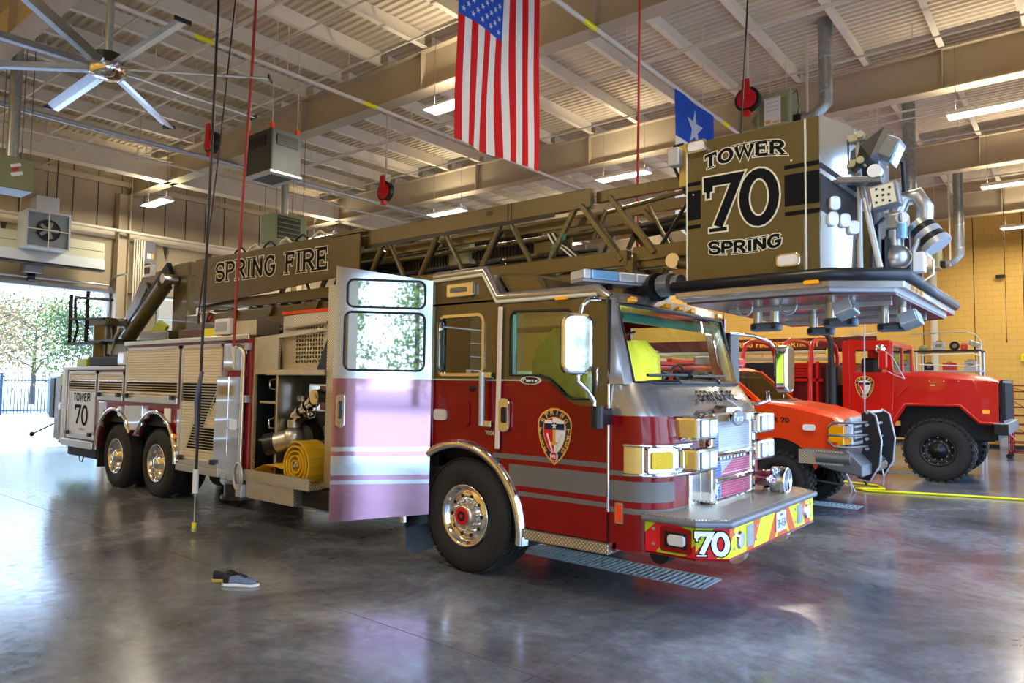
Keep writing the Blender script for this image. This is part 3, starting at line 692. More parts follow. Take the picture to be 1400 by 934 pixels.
# roof items of the rear body
MB().box(-7.7, -6.7, .15, .6, bz+.05, bz+.22).build('hose_cover', 'brown', T, bevel=.03)
MB().box(-6.3, -5.0, .15, .5, bz+.05, bz+.20).build('timber_box', mat('reddish_brown_box', (.10, .03, .015), .5), T, bevel=.01)
MB().box(-5.5, -5.0, .13, .15, bz+.05, bz+.19).build('lime_band', 'yellow', T)
MB().box(-4.93, -4.52, .0, .12, bz+.07, bz+.30).build('flood_lamp', 'white', T, bevel=.02)
MB().box(-4.88, -4.57, -.01, .0, bz+.12, bz+.25).build('lamp_lens', 'lgrey', T)
MB().box(-4.5, -3.9, .05, .4, bz+.05, bz+.25).build('top_tread_box', 'tread', T)
MB().box(-10.4, -9.9, .15, .5, 2.06, 2.22).build('top_tray', 'lime', T, bevel=.02)
MB().box(-9.8, -8.2, .15, 2.2, 2.06, 2.25).build('turntable_deck', 'dark', T, bevel=.03)
MB().box(-8.15, -7.85, -.0, .12, 2.08, 2.30).build('flood_lamp', 'white', T, bevel=.02)
MB().box(-8.11, -7.89, -.01, .0, 2.11, 2.27).build('lamp_lens', 'lens', T)
# ---- pump house
ph = MB(); plate(ph, [(-3.86, .62), (-2.05, .62), (-2.05, 3.0), (-2.25, 3.0), (-2.25, 2.5), (-3.86, 2.42)], [[(-3.80, .66), (-2.24, .66), (-2.24, 1.93), (-3.80, 1.93)][::-1], [(-3.28, 1.98), (-2.24, 1.98), (-2.24, 2.46), (-3.28, 2.40)][::-1]], 0, .03)
ph.build('pump_house_frame', 'tread', T)
MB().box(-2.25, -2.05, -.01, .4, .6, 3.0).build('pump_house_pillar', 'tread', T, bevel=.01)
MB().box(-3.86, -2.05, .42, 2.3, .6, 2.6).build('pump_housing', 'dark', T)
MB().box(-3.28, -2.24, .36, .40, .66, 1.93).build('pump_panel', mat('black_crackle_panel', (.03, .027, .02), .55, bump=.4, bscale=200), T)
# stair recess on the left of the panel
MB().box(-3.80, -3.30, .30, .40, .66, 2.42).build('step_recess', 'tread', T)
MB().box(-3.30, -3.26, .0, .40, .66, 1.93).build('recess_post', 'alu', T)
for z in (1.05, 1.55): MB().box(-3.78, -3.35, .06, .30, z, z+.03).build('folding_step', 'alu', T, bevel=.005)
for z in (1.28, 1.80): MB().tube([(-3.74, .28, z-.08), (-3.74, .18, z-.05), (-3.74, .18, z+.05), (-3.74, .28, z+.08)], .015, 6).build('step_handle', 'chrome', T)
# speaker grille panel above
gp = MB(); holes = []
for i in range(10):
    for j in range(9):
        x0 = -2.98+i*.058; z0 = 2.08+j*.052; holes.append([(x0, z0), (x0, z0+.034), (x0+.036, z0+.034), (x0+.036, z0)])
gp = plate(MB(), [(-3.28, 1.98), (-2.26, 1.98), (-2.26, 2.72), (-3.28, 2.68)], holes, .06, .08).build('vent_grille_panel', 'tread', T)
MB().box(-3.2, -2.3, .12, .13, 2.0, 2.65).build('grille_backing', 'black', T)
MB().box(-3.5, -2.24, -.04, .2, 1.92, 1.99).build('treadplate_ledge', 'tread', T, bevel=.01)
MB().add([(-2.26, .0, 1.98), (-2.26, .0, 2.36), (-2.5, .03, 1.98), (-2.26, .06, 1.98), (-2.26, .06, 2.36), (-2.5, .07, 1.98)], [(0,1,2),(5,4,3),(0,2,5,3),(2,1,4,5)]).build('corner_gusset', 'black', T)
MB().tube([(-3.2, .03, 2.52), (-2.3, .03, 2.56)], .02, 8).build('top_grab_rail', 'alu', T)
MB().box(-3.3, -2.24, .05, .3, 2.70, 2.74).build('red_lid', 'ored', T)
# plumbing on the panel: gated inlet, gauge, discharge elbows
v = MB().sph((-3.12, .16, 1.12), .15, 18, 12).cyl((-3.30, .02, 1.06), (-3.12, .16, 1.12), .13, 18).cyl((-3.12, .16, 1.26), (-3.12, .16, 1.36), .09, 12); v.build('intake_valve', 'cast', T)
MB().cyl((-3.40, -.06, 1.03), (-3.30, .02, 1.06), .14, 20).build('intake_cap', 'black', T, bevel=.01)
MB().cyl((-3.12, .16, 1.36), (-3.12, .16, 1.39), .17, 18).build('valve_wheel', 'black', T)
MB().cyl((-2.93, .2, 1.12), (-2.93, .34, 1.12), .17, 20).build('intake_flange', 'black', T)
MB().cyl((-3.05, .12, .95), (-3.0, .02, .84), .06, 12).cyl((-3.0, .02, .84), (-2.99, .0, .81), .07, 12).build('drain_elbow', 'cast', T)
e1 = MB()
for k in range(4):
    a = Vector((-2.98+k*.16, .08-.02*k, 1.42+.07*k)); e1.cyl(a, a+Vector((.1, .0, .045)), .062-.004*(k % 2)*3, 14); e1.cyl(a+Vector((.09, 0, .04)), a+Vector((.12, 0, .052)), .08, 14)
e1.cyl((-2.98, .3, 1.38), (-2.98, .05, 1.40), .07, 12).cyl((-2.42, .3, 1.66), (-2.42, .0, 1.66), .07, 14).cyl((-2.42, .0, 1.66), (-2.42, -.05, 1.66), .09, 14); e1.build('discharge_pipes', 'chrome', T)
MB().tube([(-2.62, .0, 1.5), (-2.55, -.02, 1.40), (-2.44, -.02, 1.42), (-2.40, -.02, 1.6)], .008, 5).build('cap_chain', 'chrome', T)
for x, z, r in ((-2.72, 1.05, .055), (-2.78, 1.02, .05), (-2.88, .98, .04)): MB().cyl((x, .36, z), (x, .22, z), r, 12).build('drain_knob', 'cast', T)
MB().tube([(-2.62, .3, 1.16), (-2.56, .22, 1.28), (-2.46, .2, 1.30), (-2.42, .2, 1.2), (-2.42, .2, .9), (-2.6, .22, .84)], .03, 8).build('hose_elbow', 'cast', T)
MB().rrect((-2.40, .355, 1.1), (1, 0, 0), (0, 0, 1), .07, .07, .005, .01).build('yellow_tag', 'yellow', T)
MB().rrect((-3.22, .35, 1.62), (1, 0, 0), (0, 0, 1), .06, .07, .005, .01).build('white_tag', 'vwhite', T)
gz = MB().rframe((-2.82, .36, 1.64), (1, 0, 0), (0, 0, 1), .48, .34, .01, .02, .03); gz.build('inspection_window_frame', 'alu', T)
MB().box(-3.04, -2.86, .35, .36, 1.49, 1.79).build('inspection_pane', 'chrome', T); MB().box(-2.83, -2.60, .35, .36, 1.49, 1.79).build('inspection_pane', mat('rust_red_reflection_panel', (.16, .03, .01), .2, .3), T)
# hose tray / running board
MB().box(-3.60, -2.20, -.22, .36, .58, .64).build('hose_tray', 'tread', T, bevel=.01)
MB().box(-3.60, -2.20, -.24, -.21, .58, .72).build('tray_lip', 'tread', T, bevel=.005)
MB().box(-3.60, -2.55, -.21, .2, .36, .58).build('step_box', 'tread', T, bevel=.01)
MB().box(-2.54, -2.0, -.10, .3, .36, .58).build('battery_box', 'dark', T, bevel=.02)
MB().tube([(-3.70+.10*cos(a*pi/8), -.26, .62+.17*sin(a*pi/8)) for a in range(16)], .018, 8, closed=True).build('coupling_ring', 'lgrey', T)
MB().box(-3.74, -3.60, -.27, -.20, .36, .52).build('coupling_bracket', 'lgrey', T, bevel=.01)
# ---- cab: lower skin red, upper skin bronze
belt = [(-1.6, 1.885), (.95, 1.885), (1.06, 1.87), (1.14, 1.82), (1.22, 1.73), (1.30, 1.685), (1.38, 1.67), (1.66, 1.67)]
def cabplate(name, x0, x1, lower, holes, y0, y1, mt, par=None, zb=.55, zt=2.60):
    pts = [p for p in belt if x0 < p[0] < x1]
    def zat(x):
        for a, b_ in zip(belt, belt[1:]):
            if a[0] <= x <= b_[0]: return a[1]+(b_[1]-a[1])*(x-a[0])/(b_[0]-a[0])
        return belt[-1][1]
    mid = [(x0, zat(x0))]+pts+[(x1, zat(x1))]
    if lower == 'arch':
        P = [(x0, zb)] if x0 < -.84 else []
        arcp = [q for q in circ(-.05, .46, .80, 180, 0, 40) if x0 <= q[0] <= x1]
        if x0 < -.84: P = [(x0, zb)]+[(-.845, zb)]
        P += arcp
        if x1 > .75: P += [(x1, zb)]
        outer = P+mid[::-1]
    elif lower == 'low': outer = [(x0, zb), (x1, zb)]+mid[::-1]
    else: outer = mid+[(x1, zt), (x0, zt)]
    return plate(MB(), outer, holes, y0, y1).build(name, mt, par or T)
def arch_low(x0, x1, y0, y1, name, mt, par=None, z1=None):
    # red skin around the wheel arch between x0 and x1
    arcp = [q for q in circ(-.05, .46, .80, 180, 0, 60) if x0 <= q[0] <= x1]
    P = []
    if x0 < -.85: P += [(x0, .55), (-.85, .55)]
    P += arcp
    if x1 > .76: P += [(.75, .55), (x1, .55)]
    top = [p for p in belt if x0 < p[0] < x1]
    def zat(x):
        for a, b_ in zip(belt, belt[1:]):
            if a[0] <= x <= b_[0]: return a[1]+(b_[1]-a[1])*(x-a[0])/(b_[0]-a[0])
    P += [(x1, zat(x1))]+top[::-1]+[(x0, zat(x0))]
    return plate(MB(), P, [], y0, y1).build(name, mt, par or T)
cs = arch_low(-.47, .445, 0, .04, 'cab_side', 'red')
cabplate('cab_side_upper', -.47, .445, 'up', [rr(-.37, .22, 1.94, 2.52, .07)[::-1]], 0, .04, 'brown', T, zt=2.66)
MB().rframe((-.075, 0, 2.23), (1, 0, 0), (0, 0, 1), .64, .62, .09, .03, .012).build('window_seal', 'chrome', T)
gl = MB().add([(-.38, .02, 1.92), (.23, .02, 1.92), (.23, .02, 2.54), (-.38, .02, 2.54)], [(0, 1, 2, 3)]).build('rear_side_glass', 'glassdark', T)
fd = arch_low(.462, 1.635, -.012, .03, 'front_door', 'red')
wh = [(.58, 1.93), (.93, 1.93), (1.03, 1.90), (1.12, 1.83), (1.20, 1.76), (1.27, 1.73), (1.50, 1.73), (1.50, 1.95), (1.42, 2.20), (1.32, 2.44), (1.24, 2.51), (.62, 2.53), (.58, 2.49)]
cabplate('door_upper_frame', .462, 1.635, 'up', [wh[::-1]], -.012, .03, 'brown', fd, zt=2.60)
MB().tube([(x, -.014, z) for x, z in wh], .012, 6, closed=True).build('window_seal', 'black', fd)
MB().ext(wh, .006, .010).build('door_glass', 'glass', fd)
MB().box(.605, .63, -.01, .02, 1.94, 2.50).build('window_channel', mat('teal_edge_trim', (.15, .38, .36), .3), fd)
MB().box(-1.6, -1.45, 0, .05, .6, 2.9).build('cab_rear_pillar', 'silver', T, bevel=.01)
# hinge edges and grab rails
MB().box(-.485, -.465, -.022, .03, 1.1, 2.88).build('door_edge_trim', 'chrome', T, bevel=.004)
MB().tube([(1.652, -.014, .80), (1.652, -.014, 1.86)], .013, 8).build('door_edge_trim', 'chrome', T)
MB().box(1.635, 1.652, .005, .03, .5, 2.58).build('door_gap', 'black', T)
MB().ext([(.43, 1.24), (.48, 1.24), (.50, 2.58), (.45, 2.58)], -.05, -.03).build('grab_bar_strip', mat('ivory_strip', (.75, .62, .48), .4), T, bevel=.006)
MB().tube([(.28, -.07, 1.45), (.28, -.07, 1.96)], .03, 10).build('grab_rail', 'lgrey', T)
for z in (1.47, 1.93): MB().box(.26, .40, -.08, 0, z-.03, z+.03).build('rail_bracket', 'chrome', T, bevel=.01)
MB().rrect((.53, -.02, 1.56), (1, 0, 0), (0, 0, 1), .13, .32, .05, .03).build('door_handle', 'chrome', fd, bevel=.01)
MB().rrect((.54, -.05, 1.56), (1, 0, 0), (0, 0, 1), .06, .15, .02, .01).build('handle_recess', 'black', fd)
MB().rrect((-.33, 0-.001, 1.53), (1, 0, 0), (0, 0, 1), .17, .11, .03, .025).build('side_lamp', 'lens', T)
MB().sph((.10, 0, 1.80), .05, 10, 8, (1, .5, .6)).build('round_knob', 'black', T)
MB().rrect((.01, -.0, 1.55), (1, 0, 0), (0, 0, 1), .12, .26, .05, .02).build('fuel_filler_cover', 'red', T, bevel=.005)
lettering(MB(), '7004', (.33, 0, 1.36), (1, 0, 0), (0, 0, 1), .04, lift=.004).build('small_number', 'creamv', T)
lettering(MB(), '300', (.02, .02, 1.955), (1, 0, 0), (0, 0, 1), .03, lift=.004).build('glass_etch', 'vwhite', T)
# belt line in light vinyl
MB().tube([(x, -.016, z) for x, z in [p for p in belt if p[0] > -.5]][0:2] if False else [(-.46, -.006, 1.885), (.72, -.02, 1.885)], .007, 5).build('belt_line', 'creamv', T)
# reflective stripes on the door
for z0, z1, w0 in ((1.155, 1.20, 0), (.92, 1.11, 0), (.83, .87, 0)):
    x0 = -.05+sqrt(max(.02, .84**2-((z0+z1)/2-.46)**2)); MB().box(x0, 1.635, -.015, -.011, z0, z1).build('reflective_stripe', 'stripe', fd)
# roof: raised rear part, slope, front part
roofp = [(-1.6, 2.58), (-1.6, 2.93), (.24, 2.93), (.29, 2.90), (.43, 2.68), (.47, 2.66), (1.50, 2.66), (1.60, 2.62), (1.63, 2.58)]
MB().ext(roofp, .03, TW-.03).build('cab_roof', 'silver', T, bevel=.03, seg=3)
edge = [(-.47, 2.90), (.22, 2.91), (.40, 2.63), (1.52, 2.63)]
MB().tube([(x, -.01, z) for x, z in edge], .018, 8).build('roof_trim', 'creamv', T)
MB().tube([(x, .03, z+.045) for x, z in edge]+[(1.60, .06, 2.60)], .05, 10).build('roof_edge', 'silver', T)
MB().ext([(.50, 2.66), (.95, 2.66), (.80, 2.86), (.70, 2.90), (.28, 2.93)], .12, TW-.12).build('roof_fairing', 'brown', T, bevel=.03)
MB().ext([(-.47, 2.64), (.40, 2.64), (.22, 2.90), (-.47, 2.90)], 0.0, .04).build('upper_side_panel', 'brown', T)
b = MB().rrect((-.06, -.0, 2.78), (1, 0, 0), (0, 0, 1), .36, .14, .02, .05); b.build('strobe_lamp', 'chrome', T, bevel=.01)
MB().rrect((-.07, -.052, 2.78), (1, 0, 0), (0, 0, 1), .22, .05, .01, .006).build('strobe_lens', 'stripe', T)
MB().rrect((1.17, -.02, 2.615), (1, 0, 0), (0, 0, 1), .13, .025, .01, .02).build('clearance_lamp', 'amber', T)
# open crew door swung out
a_ = radians(180+49); du = Vector((cos(a_), sin(a_), 0)); H = Vector((-.47, -.015, 0)); nn = Vector((-du.y, du.x, 0)); nn = nn if nn.y < 0 else -nn
def D(s_, z, o=0): return H+du*s_*.945+nn*o+Vector((0, 0, z))
def dplate(outer, holes, o0, o1, name, mt, par, bevel=0):
    mb = MB(); tmp = plate(MB(), outer, holes, o0, o1)
    mb.v = [D(v.x, v.z, v.y) for v in tmp.v]; mb.f = [list(reversed(f)) for f in tmp.f]; mb.mi = tmp.mi; mb.sm = tmp.sm
    return mb.build(name, mt, par, bevel=bevel)
crew = dplate([(0, .52), (1.04, .46), (1.04, 1.885), (0, 1.885)], [], 0, .035, 'crew_door', mat('mirror_red_paint', (.50, .27, .38), .05, .9, .5), T)  # red door with reflected daylight put into its lavender base colour
# upper frame's pale silver has the reflected sky put into its colour
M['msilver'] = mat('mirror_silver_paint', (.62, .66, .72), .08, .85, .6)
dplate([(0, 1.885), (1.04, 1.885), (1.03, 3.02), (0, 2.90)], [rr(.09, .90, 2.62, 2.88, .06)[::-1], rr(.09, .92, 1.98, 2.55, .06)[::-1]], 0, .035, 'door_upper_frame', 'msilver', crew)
for h in (rr(.08, .91, 2.61, 2.89, .07), rr(.08, .93, 1.97, 2.56, .07)):
    MB().tube([D(x, z, .036) for x, z in h], .012, 6, closed=True).build('window_seal', 'black', crew)
for (x0, x1, z0, z1) in ((.08, .91, 2.61, 2.89), (.08, .93, 1.97, 2.56)):
    MB().add([D(x0, z0, .02), D(x1, z0, .02), D(x1, z1, .02), D(x0, z1, .02)], [(3, 2, 1, 0)]).build('door_glass', 'mirror', crew)
for z0, z1 in ((1.155, 1.20), (.92, 1.11), (.83, .87)):
    m = MB(); dplate([(.0, z0), (1.04, z0), (1.04, z1), (0, z1)], [], .036, .038, 'reflective_stripe', 'msilver', crew)
hd = MB(); 
m = MB().rrect(D(.95, 1.56, .037), -du, (0, 0, 1), .09, .34, .04, .03); m.build('door_handle', 'chrome', crew, bevel=.008)
MB().rrect(D(.95, 1.57, .068), -du, (0, 0, 1), .035, .18, .015, .008).build('handle_recess', 'black', crew)
# dark doorway behind it
MB().box(-1.45, -.47, .10, .12, .6, 2.85).build('crew_interior', 'dark', T)
# front fender arch
pts = circ(-.05, .47, .80, 186, -6, 40)
m = MB(); K = len(pts); prof = [(-.045, 0), (-.07, -.03), (-.055, -.075), (-.01, -.085)]
V = []; 
for (x, z) in pts:
    ux, uz = (x+.05)/.8, (z-.47)/.8; n_ = sqrt(ux*ux+uz*uz); ux /= n_; uz /= n_
    for (yo, ro) in [(.03, .015)]+prof+[(.03, -.08)]: V.append((x+ux*(ro+.02), yo, z+uz*(ro+.02)))
q = 6; m.add(V, [(i*q+j, i*q+j+1, (i+1)*q+j+1, (i+1)*q+j) for i in range(K-1) for j in range(q-1)], True); m.build('front_fender', 'chrome', T)
P = circ(-.05, .47, .76, 190, -10, 30)
MB().add([(x, -.01, z) for x, z in P]+[(x, .8, z) for x, z in P], [(i, i+1, len(P)+i+1, len(P)+i) for i in range(len(P)-1)], True).build('wheel_well', 'black', T)
MB().add([(-.86, .02, .42), (-.86, .42, .42), (-.80, .44, .12), (-.78, .36, .06), (-.80, .04, .06), (-.82, .02, .10), (-.88, .02, .42), (-.88, .42, .42), (-.82, .44, .12), (-.80, .36, .06), (-.82, .04, .06), (-.84, .02, .10)],
         [(0,1,2,3,4,5),(11,10,9,8,7,6),(0,5,11,6),(5,4,10,11),(4,3,9,10),(3,2,8,9),(2,1,7,8),(1,0,6,7)]).build('mud_flap', mat('grey_rubber', (.09, .10, .12), .6, bump=.3), T)
# step under the door
MB().box(.80, 1.68, -.06, .3, .455, .54).build('cab_step', 'tread', T, bevel=.008)
MB().box(1.69, 1.72, 0, .6, .48, .55).build('sill_end', 'red', T)
# emblem on the front door
def emblem(O, u, v, s, par, name='shield_emblem'):
    O = Vector(O); u = Vector(u).normalized(); v = Vector(v).normalized(); nn_ = u.cross(v)
    def shp(k, z): 
        P = [(0, -.62), (-.22, -.45), (-.38, -.18), (-.44, .15), (-.43, .34), (-.30, .50), (0, .60), (.30, .50), (.43, .34), (.44, .15), (.38, -.18), (.22, -.45)]
        # smooth
        Q = []
        n_ = len(P)
        for i in range(n_):
            a, b_ = P[i], P[(i+1) % n_]; Q += [(.75*a[0]+.25*b_[0], .75*a[1]+.25*b_[1]), (.25*a[0]+.75*b_[0], .25*a[1]+.75*b_[1])] if i != 0 and i != n_-1 else ([(a[0], a[1]), (.5*a[0]+.5*b_[0], .5*a[1]+.5*b_[1]), (.25*a[0]+.75*b_[0], .25*a[1]+.75*b_[1])] if i == 0 else [(.75*a[0]+.25*b_[0], .75*a[1]+.25*b_[1])])
        return [O+u*x*k*s+v*y*k*s+nn_*z for x, y in Q]
    base = MB().poly(shp(1, .004)).build(name, 'gold', par)
    MB().poly(shp(.93, .005)).build('emblem_ring', 'navy', base)
    MB().poly(shp(.68, .006)).build('emblem_field', 'gold', base)
    MB().poly(shp(.64, .007)).build('emblem_field', 'vwhite', base)
    # red left half
    h = [p for p in shp(.64, .008) if (p-O).dot(u) <= .0001*s]
    MB().poly(h).build('emblem_field', 'vred', base)
    def R(x0, x1, y0, y1, z): return [O+u*x*s+v*y*s+nn_*z for x, y in ((x0, y0), (x1, y0), (x1, y1), (x0, y1))]
    MB().poly(R(-.26, .26, .12, .27, .009)).build('emblem_band', 'navy', base)
    starp = [(math.sin(2*pi*k/10)*(.075 if k % 2 == 0 else .03), .20+cos(2*pi*k/10)*(.075 if k % 2 == 0 else .03)) for k in range(10)]
    MB().poly([O+u*x*s+v*y*s+nn_*.011 for x, y in reversed(starp)]).build('emblem_star', 'vwhite', base)
    MB().poly(R(-.25, -.05, .25, .31, .0105)).poly(R(.05, .25, .25, .31, .0105)).build('emblem_ribbon', 'vwhite', base)
    MB().poly(R(-.035, .035, -.16, .12, .010)).poly(R(-.10, .10, -.2, -.14, .010)).build('emblem_ladder', 'gold', base)
    for sg in (-1, 1): MB().poly([O+u*x*s+v*y*s+nn_*.0108 for x, y in ((sg*.03, -.32), (sg*.06, -.34), (sg*-.16 if False else sg*.20, .02), (sg*.17, .05))][::(1 if sg > 0 else -1)]).build('emblem_axe', 'creamv' if sg > 0 else 'vwhite', base)
    ci = MB(); P = [(.0+.11*cos(2*pi*k/8+pi/8), -.44+.11*sin(2*pi*k/8+pi/8)) for k in range(8)]
    MB().poly([O+u*x*s+v*y*s+nn_*.011 for x, y in P]).build('emblem_badge', 'vwhite', base)
    MB().poly([O+u*x*.88*s+v*(-.44+(y+.44)*.88)*s+nn_*.012 for x, y in P]).build('emblem_badge', 'vred', base)
    lettering(MB(), '1953', O+v*(-.48)*s, u, v, .075*s, wt=.2, lift=.0135).build('year_lettering', 'vwhite', base)
    def on_arc(word, pos, ang, h):
        m = MB()
        for ch, (x, y), a in zip(word, pos, ang):
            uu = u*cos(a)+v*sin(a); vv = -u*sin(a)+v*cos(a)
            lettering(m, ch, O+u*x*s+v*y*s-vv*h*s/2, uu, vv, h*s, wt=.2, serif=True, lift=.0085)
        return m.build('ring_lettering', 'gold', base)
    N = 6; A = [radians(60-24*k) for k in range(N)]
    on_arc('SPRING', [(-.335*sin(a), .13+.36*cos(a)) for a in A], A, .12)
    on_arc('FIRE', [(-.355, .09), (-.345, -.05), (-.305, -.18), (-.235, -.31)], [radians(x) for x in (88, 98, 108, 122)], .10) if False else on_arc('FIRE', [(-.36, .10), (-.35, -.04), (-.31, -.17), (-.235, -.30)], [0, .15, .3, .45], .11)
    on_arc('DEPT', [(.235, -.30), (.31, -.17), (.35, -.04), (.36, .10)], [-.45+.9 if False else -.45, -.3, -.15, 0], .11)
    return base
emblem((1.10, -.012, 1.40), (1, 0, 0), (0, 0, 1), .42, fd)
# oval maker badge under the window and red marker by the seam
def oval(O, u, v, w, h, par, outer, inner, ink, word='Pierce', nm='oval_badge'):
    O, u, v = Vector(O), Vector(u).normalized(), Vector(v).normalized(); n_ = u.cross(v)
    def E(k, z): return [O+u*(w/2*k*cos(2*pi*i/28))+v*(h/2*k*sin(2*pi*i/28))+n_*z for i in range(28)]
    a = MB(); A, B = E(1, 0), E(1, .012); a.add(A+B, [tuple(range(28, 56))]+[(i, (i+1) % 28, 28+(i+1) % 28, 28+i) for i in range(28)]); base = a.build(nm, outer, par)
    MB().poly(E(.84, .014)).build('badge_field', inner, base)
    lettering(MB(), word, O-v*h*.22+n_*.016, u+v*.0, v, h*.55, wt=.15, asp=w/h*.42).build('badge_lettering', ink, base)
oval((.83, -.015, 1.885), (1, 0, 0), (0, 0, 1), .24, .075, fd, 'creamv', 'black', 'vwhite')
MB().rrect((1.755, -.003, .80), (1, 0, 0), (0, 0, 1), .075, .17, .008, .012).build('side_reflector', 'alu', T)
MB().rrect((1.755, -.016, .80), (1, 0, 0), (0, 0, 1), .055, .14, .004, .006).build('reflector_lens', 'ored', T)
# ---- cab nose (lofted outline with rounded corners)
def nose(z, off=0, xf=2.10, r=.30, bow=.04, x0=1.655):
    P = [(x0, -off)]; cx, cy = xf-r, r
    P += [(cx+(r+off)*cos(radians(a)), cy+(r+off)*sin(radians(a))) for a in range(-90, 1, 10)]
    for k in range(1, 8):
        t = k/8; P.append((xf+off+bow*sin(pi*t), r+(TW-2*r)*t))
    P += [(cx+(r+off)*cos(radians(a)), TW-cy+(r+off)*sin(radians(a))) for a in range(0, 91, 10)]
    P.append((x0, TW+off)); return [(x, y, z) for x, y in P]
def loft(rings, smooth=True):
    m = MB(); n_ = len(rings[0]); m.add([p for rg in rings for p in rg], [(j*n_+i, j*n_+i+1, (j+1)*n_+i+1, (j+1)*n_+i) for j in range(len(rings)-1) for i in range(n_-1)], smooth); return m
nosem = loft([nose(.50), nose(.8), nose(1.2), nose(1.45), nose(1.60, xf=2.08)]); ns = nosem.build('cab_nose', 'red', T)
for z0, z1 in ((.92, 1.07), ): pass
def band(z0, z1, mt, off=.003, i0=0, i1=None, nm='reflective_stripe'):
    A, B = nose(z0, off), nose(z1, off); A, B = A[i0:i1], B[i0:i1]; return loft([A, B]).build(nm, mt, ns)
band(1.105, 1.145, 'stripe', i1=12); band(.90, 1.065, 'stripe', i1=11); band(.80, .845, 'stripe', i1=12)
# shiny lower front panel
band(.86, 1.10, 'msilver', .006, 11, 15, 'nose_panel'); band(.66, .80, 'vred', .006, 11, 15, 'nose_panel')
# bronze upper side corner and silver cowl up to the windshield
def wsb(z=1.86):   # windshield base outline
    P = [(1.655, .02), (1.70, .02), (1.80, .06), (1.86, .15)]
    for k in range(0, 9): t = k/8; P.append((1.90+.06*sin(pi*t), .25+(TW-.5)*t))
    return P
m = MB()
lo = nose(1.60, 0, 2.08); lo2 = nose(1.68, 0, 2.04, r=.29)
# resample base outline to same count
def resample(P, n_):
    L = [0]
    for a, b_ in zip(P, P[1:]): L.append(L[-1]+math.dist(a, b_))
    out = []
    for i in range(n_):
        t = L[-1]*i/(n_-1); k = max(j for j in range(len(L)) if L[j] <= t+1e-9); k = min(k, len(P)-2); f = (t-L[k])/max(1e-9, L[k+1]-L[k])
        out.append(tuple(a+(b_-a)*f for a, b_ in zip(P[k], P[k+1])))
    return out
base2 = wsb(); base2 += [(x, TW-y) for x, y in base2[:4]][::-1]; base2 = [(x, y, 1.87) for x, y in base2]
n_ = 41; R0, R1, R2 = resample(lo, n_), resample(lo2, n_), resample(base2, n_)
loft([R0, R1, R2]).build('cowl', 'silver', ns)
side = [p for p in R1 if p[1] < .02]
lettering(MB(), 'SPRING FIRE', (2.085, 1.26, 1.705), (0, 1, 0), (-.55, 0, .83), .12, wt=.17, lift=.012, asp=1.05).build('cowl_lettering', 'ink', ns)
# raised centre of the cowl over the grille
MB().add([(2.06, .55, 1.60), (2.20, .66, 1.54), (2.20, 1.80, 1.54), (2.06, 1.91, 1.60), (1.98, .85, 1.74), (1.98, 1.61, 1.74)], [(0, 1, 4), (1, 2, 5, 4), (2, 3, 5)]).build('cowl_centre', 'silver', ns, bevel=.01)
# windshield: pillars, glass
WT = [(1.64, .12), (1.68, .35), (1.70, .8), (1.71, 1.23), (1.70, 1.66), (1.68, 2.11), (1.64, TW-.12)]
WB = [(1.80, .12), (1.91, .35), (1.95, .8), (1.96, 1.23), (1.95, 1.66), (1.91, 2.11), (1.80, TW-.12)]
loft([[(x, y, 1.90) for x, y in WB], [(x, y, 2.53) for x, y in WT]]).build('windshield', 'glass', T)
MB().tube([(x+.008, y, 1.88) for x, y in WB]+[(x+.008, y, 2.555) for x, y in reversed(WT)], .022, 8, closed=True).build('windshield_seal', 'black', T)
for sy in (1, -1):
    f = lambda y: y if sy > 0 else TW-y
    m = MB().add([(1.64, f(.0), 1.86), (1.78, f(.02), 1.86), (1.83, f(.12), 1.86), (1.70, f(.10), 1.86), (1.48, f(.0), 2.60), (1.60, f(.03), 2.60), (1.66, f(.12), 2.60), (1.5, f(.12), 2.60)], [(0,1,5,4),(1,2,6,5),(2,3,7,6),(3,0,4,7)]); m.build('windshield_pillar', 'silver', T, bevel=.01)
m = MB().add([(x+.0, y, 2.545) for x, y in WT]+[(x-.04, y, 2.66) for x, y in WT], [(i, i+1, 8+i, 7+i) for i in range(6)], True); m.build('roof_brow', 'silver', T)
for y in (.30, .95, 1.23, 1.50, 2.15): MB().obox((1.70, y, 2.60), (.02, 0, .01), (0, .055, 0), (0, 0, .018)).build('clearance_lamp', 'amber', T, bevel=.005)
for y0, y1 in ((.45, 1.05), (1.3, 1.95)):
    MB().tube([(1.99, y0+.2, 1.88), (1.97, y0+.1, 1.95), (1.955, y0-.1, 1.97)], .01, 5).tube([(1.955, y0-.35, 1.94), (1.975, y0+.35, 1.95)], .014, 5).build('wiper', 'black', T)
# far side cab skin with window so light passes through
plate(MB(), [(-1.6, .55), (1.66, .55), (1.66, 2.60), (-1.6, 2.60)], [[(.48, 1.85), (.48, 2.54), (1.42, 2.54), (1.55, 1.78)], [(-1.45, 1.85), (-1.45, 2.54), (.38, 2.54), (.38, 1.85)]], TW-.04, TW).build('far_cab_side', 'red', T)
